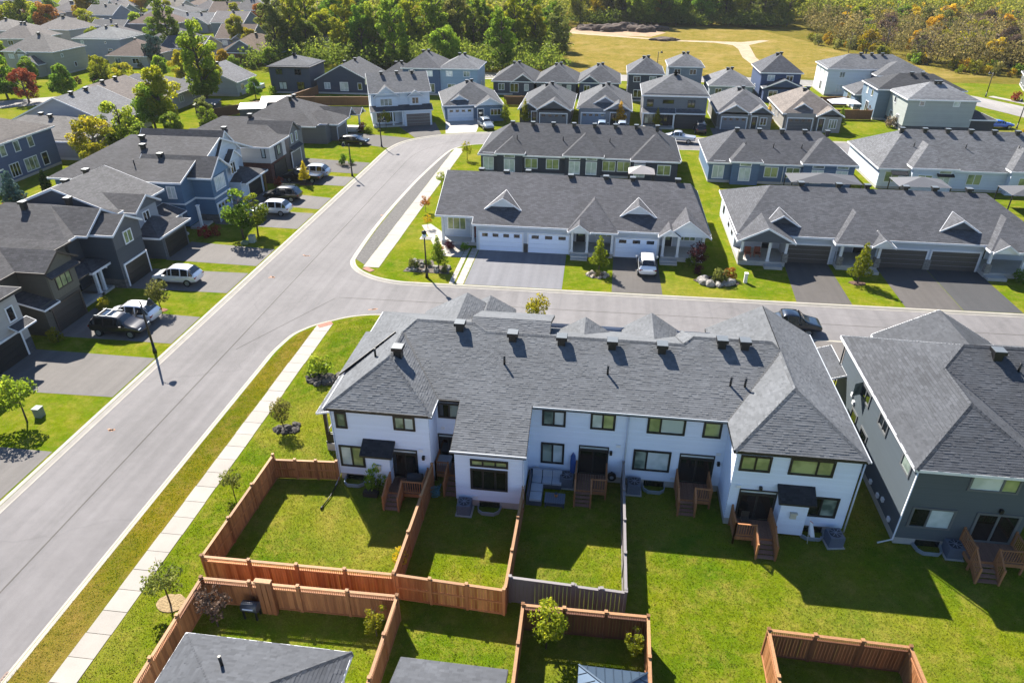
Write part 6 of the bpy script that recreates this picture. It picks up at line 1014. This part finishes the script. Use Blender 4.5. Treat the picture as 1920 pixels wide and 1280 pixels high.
for a in ((-40.6, 70.6, 1.0, 'maple', 'g', 'green double maple in front of the grey gabled house'), (-39.3, 71.6, .85, 'maple', 'g', 'slimmer maple right behind the double maple'), (-39.9, 52.6, .9, 'sap1', 'ol', 'thin sapling on the lawn between the two white cars'), (-39.7, 35.2, 1.15, 'sap1', 'g', 'bushy young tree above the grey utility box at the left'), (-41.6, 34.0, 1.2, 'sap1', 'yg', 'yellow green young tree cut by the left edge'),
          (-16.3, 65.0, .9, 'cone', 'g', 'dark green cone shaped tree in the corner flower bed'), (.3, 66.4, .95, 'cone', 'yg', 'green cone shaped tree on the lawn between the white garages'), (26.2, 67.2, 1.05, 'cone', 'yg', 'bright yellow green tree before the right white row'), (10.3, 68.3, .9, 'sap1', 'pu', 'reddish ornamental tree at the end of the left white row'), (-4.8, 53.6, 1.0, 'sap1', 'yg', 'yellow green tree peeking over the pale townhouse roof'),
          (-21.2, 44.0, 1.35, 'bush', 'g', 'bushy sapling in the rock ring beside the sidewalk, upper one'), (-21.2, 37.0, .72, 'sap1', 'ol', 'small round sapling in the rock ring beside the sidewalk, lower one'), (-21.4, 30.0, .7, 'sap2', 'ol', 'spindly sapling beside the corner yard fence'), (-20.8, 21.8, 1.0, 'sap2', 'ol', 'leaning sapling in a mulch ring by the bottom left fence'),
          (-41.3, 91.0, .8, 'cone', 'y', 'golden yellow sapling by the upper left driveways'), (-21.0, 106, 1.0, 'sap2', 'yg', 'thin sapling on the lawn left of the navy row'), (-22.0, 92, .8, 'sap2', 'yg', 'thin sapling in the verge lawn half way up'), (-21.8, 82, .75, 'sap2', 'o', 'small orange sapling by the access cover'), (-20.2, 76.5, .6, 'sap2', 'y', 'tiny yellow sapling near the corner lawn cover'), (-19.2, 87, .9, 'sap1', 'o', 'orange green sapling beside the white porch'),
          (29.2, 134.0, 1.0, 'cone', 'y', 'yellow shrub tree by the beige bungalow'), (41.6, 133.4, 1.0, 'cone', 'g', 'green tree at the edge of the open lawn'), (-18.6, 131.8, 1.0, 'cone', 'yg', 'yellow green columnar tree by the twin gabled bungalow'), (-14.8, 130.6, 1.1, 'cone', 'yg', 'pale green columnar tree left of the twin gabled bungalow'), (2.6, 131.2, 1.1, 'cone', 'y', 'amber columnar tree before the blue door bungalow'), (9.2, 130.4, .9, 'cone', 'yg', 'green columnar tree before the two storey grey house'), (-39.6, 124.9, .9, 'sap1', 'yg', 'small round tree before the tall white gabled house'),
          (-1.2, 21.8, .85, 'sap1', 'yg', 'bright green sapling in the bottom middle yard'), (3.0, 21.9, .6, 'sap2', 'yg', 'pale sapling in the corner of the bottom middle yard'), (-9.6, 21.4, .65, 'sap2', 'yg', 'small pale sapling in the corner of the bottom left yard'), (-17.7, 20.9, .95, 'sap2', 'br', 'brown leaved bush tree in the bottom left yard'), (-9.5, 25.6, .55, 'sap2', 'y', 'small yellow shrub against the first divider fence'), (75.5, 136.5, 1.0, 'sap2', 'yg', 'thin tree near the blue covered car'), (68.5, 147.5, 1.1, 'sap1', 'y', 'yellow tree behind the green grey house'), (-22.6, 14.2, .6, 'sap2', 'ol', 'sapling top cut off by the bottom edge beside the sidewalk')): tree(*a)
for a in ((-81.3, 138.0, 1.02, 'tall1', 'g', 'tall leaning green tree standing over the pale bungalows'), (-84, 143, 1.0, 'big2', 'yg', 'yellow green crown just behind the tall leaning tree'), (-79.4, 119.4, .95, 'big1', 'yg', 'yellow topped maple beside the brown roofed bungalow'), (-80.5, 118.2, .7, 'big2', 'g', 'green lower tree against the yellow topped maple'), (-76.5, 103.4, .72, 'big3', 'g', 'round green tree before the grey roofed bungalow'), (-76.5, 96.5, .8, 'willow', 'yg', 'wispy yellow willow behind the blue corner house'), (-71, 100, .5, 'big1', 'dg', 'dark reddish bush tree between willow and green tree'), (-69.2, 71.5, .95, 'spruce', 'bl', 'blue spruce behind the pale grey fence'),
          (-206, 243, 1.3, 'big1', 'yg', 'big yellow green tree at the far left'), (-214, 256, .8, 'big2', 'o', 'orange crowned tree above the big yellow one'), (-128, 140, .8, 'big3', 'g', 'round green tree before the cream house'), (-121, 137.5, .75, 'willow', 'r', 'coral red maple near the left edge'), (-114, 140, .65, 'big1', 'g', 'broad green tree right of the coral maple'), (-133, 137, .8, 'big2', 'g', 'green tree cut by the left edge'), (-104, 146, .62, 'big3', 'yg', 'yellow green tree above the pale bungalow vents'), (-137, 189, .7, 'cypress', 'cy', 'left cypress by the plain grey house'), (-129, 188, .75, 'cypress', 'cy', 'right cypress by the plain grey house'), (-141, 186, .6, 'cypress', 'yg', 'short yellow green cypress by the plain grey house'), (-98, 159, .7, 'big1', 'yg', 'bright yellow green tree on the corner lawn'), (-121, 185, .7, 'big2', 'bl', 'blue green young pine near the road'), (-129, 206, .95, 'tall2', 'g', 'dark pine beside the brown roofed house'), (-146, 226, .75, 'big3', 'g', 'green tree left of the brown roofed house'),
          (-160, 226, .5, 'big1', 'yg', 'bright yellow round tree between the two light houses'), (-122, 281, 1.2, 'big1', 'yg', 'large lime yellow tree near the top centre left'), (-98, 236, .8, 'big2', 'g', 'green tree behind the rusty roof'), (-113, 240, .8, 'big1', 'yg', 'yellow green tree left of the rusty roof'), (-104, 228, .7, 'big3', 'dg', 'dark green tree by the rusty roof'), (-116, 222, .85, 'big2', 'yg', 'lime tree touching the tall tree crown'), (-80, 150, .5, 'bush', 'g', 'round green shrub beside the swimming pool yard', 'shrub')): tree(*a)
CN = {'g': 'green', 'dg': 'dark green', 'yg': 'lime green', 'y': 'golden yellow', 'ol': 'olive', 'br': 'brown', 'o': 'orange'}; KN = {'big1': 'round', 'big2': 'broad', 'big3': 'bushy', 'tall1': 'tall', 'tall2': 'tall narrow', 'bare': 'half bare', 'willow': 'wispy'}
def wood_tree(x, y, s, kinds, cols, lab, grp):
    k, c = rng.choice(kinds), rng.choice(cols); tree(x, y, s, k, c, '%s %s %s' % (CN[c], KN[k], lab), group=grp)
for i in range(60):
    x, y = rng.uniform(-250, -75), rng.uniform(215, 400)
    wood_tree(x, y, rng.uniform(.6, 1.1), ('big1', 'big2', 'big3', 'tall1'), ('g', 'g', 'yg', 'yg', 'dg', 'o', 'y'), 'tree among the far roofs at the upper left', 'garden trees among the far houses')
for i, (x, y, s_, k, c) in enumerate(((-108, 166, .5, 'big1', 'g'), (-118, 158, .55, 'big3', 'yg'), (-135, 156, .5, 'big2', 'dg'), (-126, 168, .45, 'big1', 'yg'), (-112, 186, .55, 'big3', 'g'), (-98, 178, .5, 'big1', 'y'), (-92, 172, .45, 'big2', 'g'), (-142, 164, .45, 'big3', 'g'), (-120, 200, .6, 'big1', 'g'), (-108, 214, .6, 'big2', 'yg'), (-88, 184, .5, 'big1', 'g'), (-90, 164, .4, 'big3', 'ol'), (-75, 147, .4, 'big1', 'g'), (-72, 110, .45, 'big2', 'dg'), (-73, 92, .4, 'big1', 'yg'), (-70, 118, .4, 'big3', 'g'), (-74, 124, .42, 'big2', 'ol'), (-100, 146, .4, 'big3', 'dg'), (-160, 178, .6, 'big1', 'g'), (-156, 210, .6, 'big2', 'yg'))):
    tree(x, y, s_, k, c, '%s garden tree between the older bungalows at the left' % CN[c], group='garden trees between the older bungalows')
for i in range(34):
    x = rng.uniform(-150, -88); y = rng.uniform(150, 186); c = rng.choice(('g', 'dg', 'yg', 'ol', 'pu')); tree(x, y, rng.uniform(1.0, 2.2), 'bush', c, '%s garden shrub among the older bungalows at the left' % {'pu': 'dark red', **CN}[c], 'shrub', 'shrub', 'garden shrubs among the older bungalows')
# the wood behind the houses: trees at its edge are individuals, the mass behind is stuff
CW = ('g', 'dg', 'g', 'yg', 'ol', 'yg', 'g'); n_ = 0
for i in range(75):
    x = rng.uniform(-98, -14); y = rng.uniform(186, 260) + max(0, (-60 - x) * .3)
    if x > -22 and y < 195: continue
    wood_tree(x, y, rng.uniform(.8, 1.15), ('big1', 'big2', 'tall1', 'tall2', 'big3'), CW, 'tree in the wood left of the field', 'trees of the wood left of the field')
for i in range(60):
    x = rng.uniform(-16, 68); y = 300 + rng.uniform(0, 30) + (x > 20) * 4; wood_tree(x, y, rng.uniform(.95, 1.25), ('tall1', 'tall2', 'big2'), ('yg', 'g', 'yg', 'y', 'g', 'ol', 'yg'), 'tree in the line along the back of the field', 'trees along the back of the field')
for i in range(110):
    t = rng.uniform(0, 1); x = 66 + rng.uniform(0, 75) + 20 * (1 - t); y = 288 - 92 * t + rng.uniform(-6, 40) + (x - 66) * .15
    if x < 98 and y < 198: continue
    wood_tree(x, y, rng.uniform(.5, .9), ('big1', 'bare', 'willow', 'big3', 'big2', 'bare'), ('ol', 'yg', 'y', 'g', 'br', 'ol', 'y'), 'tree in the scrub wood on the right', 'trees of the scrub wood on the right')
for i in range(46):
    t = rng.uniform(0, 1); x = 66 + 30 * t + rng.uniform(-3, 6); y = 262 - 66 * t + rng.uniform(-4, 4); c = rng.choice(('ol', 'yg', 'g', 'y')); tree(x, y, rng.uniform(1.2, 2.4), 'bush', c, CN[c] + ' bush along the right edge of the field', 'bush', 'bush', 'bushes along the field edge')
def far_wood(name, label, regions, n, seed, lf=('626c24', '949236', 'bcae4c'), hr=(8, 14), nl=230000, sz=.8):
    rs = np.random.RandomState(seed); B_ = []
    for (x0, x1, y0, y1, k) in regions:
        for i in range(int(n * k)):
            x, y = rs.uniform(x0, x1), rs.uniform(y0, y1); hh = rs.uniform(*hr); w = rs.uniform(2.4, 4)
            for j in range(3): B_.append((x + rs.normal() * 1.2, y + rs.normal() * 1.2, hh * (.45 + .22 * j), w * (1 - .2 * j), w * (1 - .2 * j), hh * .2))
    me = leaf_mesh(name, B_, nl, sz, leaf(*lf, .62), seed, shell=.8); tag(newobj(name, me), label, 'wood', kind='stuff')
far_wood('distant_wood', 'mixed autumn wood filling the top of the picture', [(-110, -20, 255, 330, .2), (-130, 60, 330, 450, .3), (60, 150, 300, 420, .25), (130, 290, 210, 470, .3), (-10, 80, 325, 400, .2)], 1100, 5)
far_wood('undergrowth', 'dense green undergrowth closing the foot of the wood left of the field', [(-98, -15, 186, 200, .4), (-90, -14, 200, 245, .5), (-16, 66, 300, 312, .35)], 520, 13, ('546420', '7a862e', 'a09e40'), (2.5, 6.5), 90000, .6)
far_wood('scrub_wood', 'dense olive and brown scrub filling the wood right of the field', [(72, 140, 245, 310, .45), (84, 150, 205, 250, .45), (100, 180, 192, 230, .3)], 420, 9, ('62602e', '887c48', 'a69662'), (4, 9), 90000, .6)
# shrubs, rocks and flower beds
def bush(x, y, s, col, lab, sz=1.): return tree(x, y, s, 'bush', col, lab, 'shrub', 'shrub', sz=sz)
for a in ((-45.4, 46.0, .9, 'yg', 'low yellow green shrub at the left corner of the olive brown garage'), (-45.3, 52.0, .9, 'yg', 'lime shrub at the right corner of the olive brown garage'), (-45.0, 70.2, 1.0, 'r', 'rusty red shrub by the grey gabled house steps'), (-44.2, 70.9, .9, 'r', 'second rusty shrub beside the grey gabled house'), (-44.6, 89.3, 1.0, 'r', 'coral shrub by the brick house'), (-12.6, 31.55, .95, 'g', 'leafy green shrub beside the leftmost deck', 1.5), (-43.2, 121.4, 1.2, 'pu', 'dark red round shrub at the bend'), (-41.6, 120.9, 1.0, 'g', 'green round shrub beside the red one at the bend'), (-39.4, 100.8, .9, 'dg', 'dark conical shrub in the oval bed by the bend', 1.4), (-38.2, 101.6, .7, 'g', 'small green shrub in the oval bed by the bend'),
          (-18.9, 64.8, .9, 'ol', 'olive grass clump in the corner flower bed'), (-17.6, 65.9, .6, 'g', 'low green plant in the corner flower bed'), (-15.6, 64.4, .6, 'ol', 'grey green plant at the right of the corner flower bed'), (-17.3, 69.0, .8, 'o', 'orange leaved shrub by the front walk'), (-16.2, 70.5, .8, 'pu', 'dark plant by the white porch'), (-14.6, 70.4, .7, 'g', 'green plant beside the porch column'), (12.4, 65.7, 1.1, 'ol', 'feathery grass clump in the rock garden'), (13.6, 66.4, .9, 'o', 'tan ornamental grass at the right of the rock garden'), (10.4, 67.4, .7, 'pu', 'dark red plant at the left of the rock garden'), (.9, 70.0, .6, 'dg', 'dark shrub before the first white porch'), (9.9, 69.6, .9, 'dg', 'dark shrub before the second white porch'), (42.4, 69.6, 1.0, 'dg', 'dark low hedge clump at the right white porch'),
          (.2, 65.4, .5, 'ol', 'plant inside the round stone ring under the cone tree'), (-74.5, 77.5, 1.2, 'pu', 'reddish shrub near the spruce'), (-73.5, 74.5, 1.0, 'r', 'pinkish shrub near the spruce'), (25.2, 132.4, 1.0, 'pu', 'dark shrub between two far bungalows'), (51.0, 146.3, 1.6, 'br', 'brown shrub behind the blue two storey house'), (51.6, 137.4, 1.4, 'br', 'tan shrub behind the green grey house'), (-25.5, 150, 1.6, 'dg', 'dark shrub beside the charcoal bungalow'), (-73.5, 152.5, 1.3, 'g', 'low green shrub in the pool yard'), (-90, 154, 1.6, 'ol', 'olive shrub in the pool yard'), (86, 166, 1.4, 'r', 'reddish shrub by the side road bungalow'), (72.5, 133, 1.0, 'y', 'golden shrub by the dark garage')): bush(*a)
for x, y in ((-72.5, 80.5), (-76.0, 71.2), (-74.8, 70)): tree(x, y, .95, 'cypress', 'cy', 'narrow dark cypress behind the left houses', group='dark cypresses behind the left houses')
def rock(x, y, s, lab, seed, c='8a8680', c2='5d5a55', flatk=.6):
    bm = bmesh.new(); bmesh.ops.create_icosphere(bm, subdivisions=2, radius=1); rr = random.Random(seed); ph = [rr.uniform(0, 6) for _ in range(4)]
    for v in bm.verts: k = 1 + .22 * math.sin(v.co.x * 3 + ph[0]) + .18 * math.sin(v.co.y * 4 + ph[1]) + rr.uniform(-.07, .07); v.co = Vector((v.co.x * s * k * 1.15, v.co.y * s * k * .85, (v.co.z + .35) * s * flatk * k))
    me = bpy.data.meshes.new('rock'); bm.to_mesh(me); bm.free(); me.materials.append(rockm(c, c2)); o = newobj('rock', me, None, (x, y, 0), ph[2]); tag(o, lab[0], 'rock', lab[1]); return o
def bed(name, pts, m, lab): o = MB().prism(pts, -.02, .045); tag(o.build(name, m), lab, 'flower bed')
def oval(x, y, a, b_, n=18, w=.12): rr = random.Random(int(x * 10)); return [(x + a * math.cos(t) * (1 + rr.uniform(-w, w)), y + b_ * math.sin(t) * (1 + rr.uniform(-w, w))) for t in (2 * PI * i / n for i in range(n))]
MUL = mulch('4d4138', '2f2823'); bed('flower_bed', [(-19.9, 64.0), (-15.0, 64.0), (-15.2, 65.8), (-17.0, 66.0), (-17.4, 67.2), (-19.2, 67.3)], mulch('6b6058', '453e38'), 'edged flower bed with rocks on the corner lawn under the lamp'); bed('flower_bed', oval(-20.9, 43.5, 1.3, .8), mulch('302c29', '1d1b19'), 'dark mulch ring with rocks around the upper sidewalk sapling'); bed('flower_bed', oval(-21.0, 36.8, .95, .55), mulch('302c29', '1d1b19'), 'dark mulch ring with rocks around the lower sidewalk sapling'); bed('flower_bed', oval(-20.8, 21.9, .8, .55), mulch('a08a66', '7d6a4c'), 'bare tan earth ring around the leaning sapling'); bed('flower_bed', oval(12.2, 65.8, 2.2, 1.2), MUL, 'mulch bed of the rock garden before the white rows'); bed('flower_bed', oval(.2, 65.7, 1.2, .8), MUL, 'round stone edged bed under the cone tree'); bed('flower_bed', oval(26.2, 67.2, .8, .5), mulch('6b4f42', '4a372e'), 'small brown mulch ring under the yellow green tree'); bed('flower_bed', oval(-38.9, 101.2, 1.6, .8), MUL, 'oval mulch bed by the bend'); bed('flower_bed', oval(-41.3, 91.0, 1.1, .6), mulch('6b4f42', '4a372e'), 'brown mulch ring under the golden sapling'); bed('flower_bed', oval(-40.0, 52.6, .7, .35), mulch('8a5f48', '6b4836'), 'reddish mulch patch under the thin sapling')
for i, (x, y, s) in enumerate(((-19.2, 66.6, .4), (-18.3, 66.3, .35), (-19.0, 64.5, .5), (-17.5, 64.4, .35), (-16.4, 64.4, .4), (-15.5, 65.2, .45), (-16.8, 65.5, .3), (-18.2, 65.3, .3))): rock(x, y, s, ('rock in the edged flower bed on the corner lawn', 'rocks of the corner flower bed'), i)
for i, (x, y, s) in enumerate(((-20.0, 43.0, .45), (-20.3, 42.8, .35), (-21.4, 42.8, .35), (-19.6, 43.9, .4), (-20.8, 42.6, .3))): rock(x, y, s, ('rock in the upper mulch ring by the sidewalk', 'rocks of the upper mulch ring'), 20 + i, '4d4844', '34302d')
for i, (x, y, s) in enumerate(((-20.6, 36.9, .38), (-20.3, 37.2, .35), (-21.4, 36.6, .35), (-20.9, 36.5, .3), (-20.2, 36.7, .3))): rock(x, y, s, ('rock in the lower mulch ring by the sidewalk', 'rocks of the lower mulch ring'), 30 + i, '4d4844', '34302d')
for i, (x, y, s) in enumerate(((10.9, 65.4, .65), (11.5, 64.9, .6), (12.3, 65.0, .5), (13.2, 65.2, .6), (13.7, 65.7, .45), (11.0, 66.2, .5), (12.6, 66.4, .45))): rock(x, y, s, ('grey boulder in the rock garden before the white rows', 'boulders of the rock garden'), 40 + i, 'a09b94', '6d6862')
for i in range(9): t = i * 2 * PI / 9; rock(.2 + 1.0 * math.cos(t), 65.7 + .65 * math.sin(t), .26, ('pale edging stone around the bed under the cone tree', 'edging stones of the round bed'), 60 + i, 'a59a8c', '7d7468')
# porch furniture seen under the white porches
for i, (x, y) in enumerate(((16.0, 71.6), (17.0, 71.7))):
    c0 = empty('porch_chair', (x, y, .5)); tag(c0, ('left' if i == 0 else 'right') + ' red brown porch chair under the first dark gable of the right white row', 'chair'); m_ = paint('7a3f2c', .7); MB().box(-.32, .32, -.3, .3, .35, .42).build('seat', m_, c0); MB().box(-.32, .32, .26, .32, .4, 1.0).build('backrest', m_, c0); [MB().box(sx * .3 - .03, sx * .3 + .03, sy * .26 - .03, sy * .26 + .03, 0, .6).build('leg', m_, c0) for sx in (-1, 1) for sy in (-1, 1)]
pool = empty('swimming_pool', (-82.5, 158, 0)); tag(pool, 'small turquoise swimming pool in the yard left of the navy house', 'pool'); MB().box(-3.5, 3.5, -2.2, 2.2, 0, .9).build('pool_wall', paint('b9c4cc'), pool); MB().box(-3.3, 3.3, -2, 2, .8, .93).build('water', glass('5aa3b8', .05), pool)
# ---------------------------------------------------------------- grass blades on the near lawns
def blades(n, boxes, holes, seed, hgt=(.03, .075)):
    rs = np.random.RandomState(seed); ar = np.array([(b[1] - b[0]) * (b[3] - b[2]) for b in boxes]); pk = rs.choice(len(boxes), n, p=ar / ar.sum()); bx = np.array(boxes)[pk]; X = rs.uniform(bx[:, 0], bx[:, 1]); Y = rs.uniform(bx[:, 2], bx[:, 3]); ok = np.ones(n, bool)
    for h in holes: ok &= ~((X > h[0]) & (X < h[1]) & (Y > h[2]) & (Y < h[3]))
    ok &= ~((X < -19) & (Y > 46.5) & (np.hypot(X + 19.4, Y - 47.2) > 6.5))
    X, Y = X[ok], Y[ok]; n = len(X); a = rs.uniform(0, 6.28, n); h = rs.uniform(*hgt, n); w = h * rs.uniform(.25, .5, n); lx, ly = rs.normal(0, .5, n) * h, rs.normal(0, .5, n) * h; z = np.zeros(n)
    V = np.stack([np.stack([X - np.cos(a) * w, Y - np.sin(a) * w, z], 1), np.stack([X + np.cos(a) * w, Y + np.sin(a) * w, z], 1), np.stack([X + lx, Y + ly, h], 1)], 1).reshape(-1, 3)
    me = bpy.data.meshes.new('grass_blades'); me.vertices.add(3 * n); me.vertices.foreach_set('co', V.ravel()); me.loops.add(3 * n); me.loops.foreach_set('vertex_index', np.arange(3 * n)); me.polygons.add(n); me.polygons.foreach_set('loop_start', np.arange(0, 3 * n, 3)); me.polygons.foreach_set('loop_total', np.full(n, 3)); me.update(calc_edges=True); me.materials.append(grass(blade=True)); at = me.attributes.new('tone', 'FLOAT', 'POINT'); at.data.foreach_set('value', np.repeat(rs.uniform(0, 1, n), 3).astype(np.float32)); return me
tag(newobj('grass_blades', blades(300000, [(-26.0, -9, 13, 53.6), (-9, 26, 13, 34.2), (15.2, 17.8, 30, 54)], [(-24.4, -22.65, 0, 52.4), (-15.35, 15.15, 34.2, 60), (-15.35, -9.25, 32.35, 45), (-7.55, -3.4, 31, 36), (8.4, 15.15, 31.45, 45), (17.85, 30, 31.15, 50), (-16.8, -9.7, 0, 17.9), (-7, -2.9, 0, 18.1), (-22.3, -19.6, 42.7, 44.4), (-22, -20, 36.1, 37.4)], 3)), 'short mown grass blades of the yards behind the townhouses', 'grass', kind='stuff')


# ---------------------------------------------------------------- thin autumn haze in the air
hz = MB().box(-905, 905, -125, 1005, -1.3, 32.0).build('haze', paint('ffffff'), None, None, False); hz.data.materials.clear(); hm = bpy.data.materials.new('haze'); hm.use_nodes = True; nt = hm.node_tree; nt.nodes.clear(); ou = nt.nodes.new('ShaderNodeOutputMaterial'); vo = nt.nodes.new('ShaderNodeVolumePrincipled'); vo.inputs['Color'].default_value = (.9, .92, .95, 1); vo.inputs['Density'].default_value = .00009; vo.inputs['Anisotropy'].default_value = 0.; nt.links.new(vo.outputs[0], ou.inputs['Volume']); hz.data.materials.append(hm); tag(hz, kind='stuff')
S.cycles.volume_bounces = 0
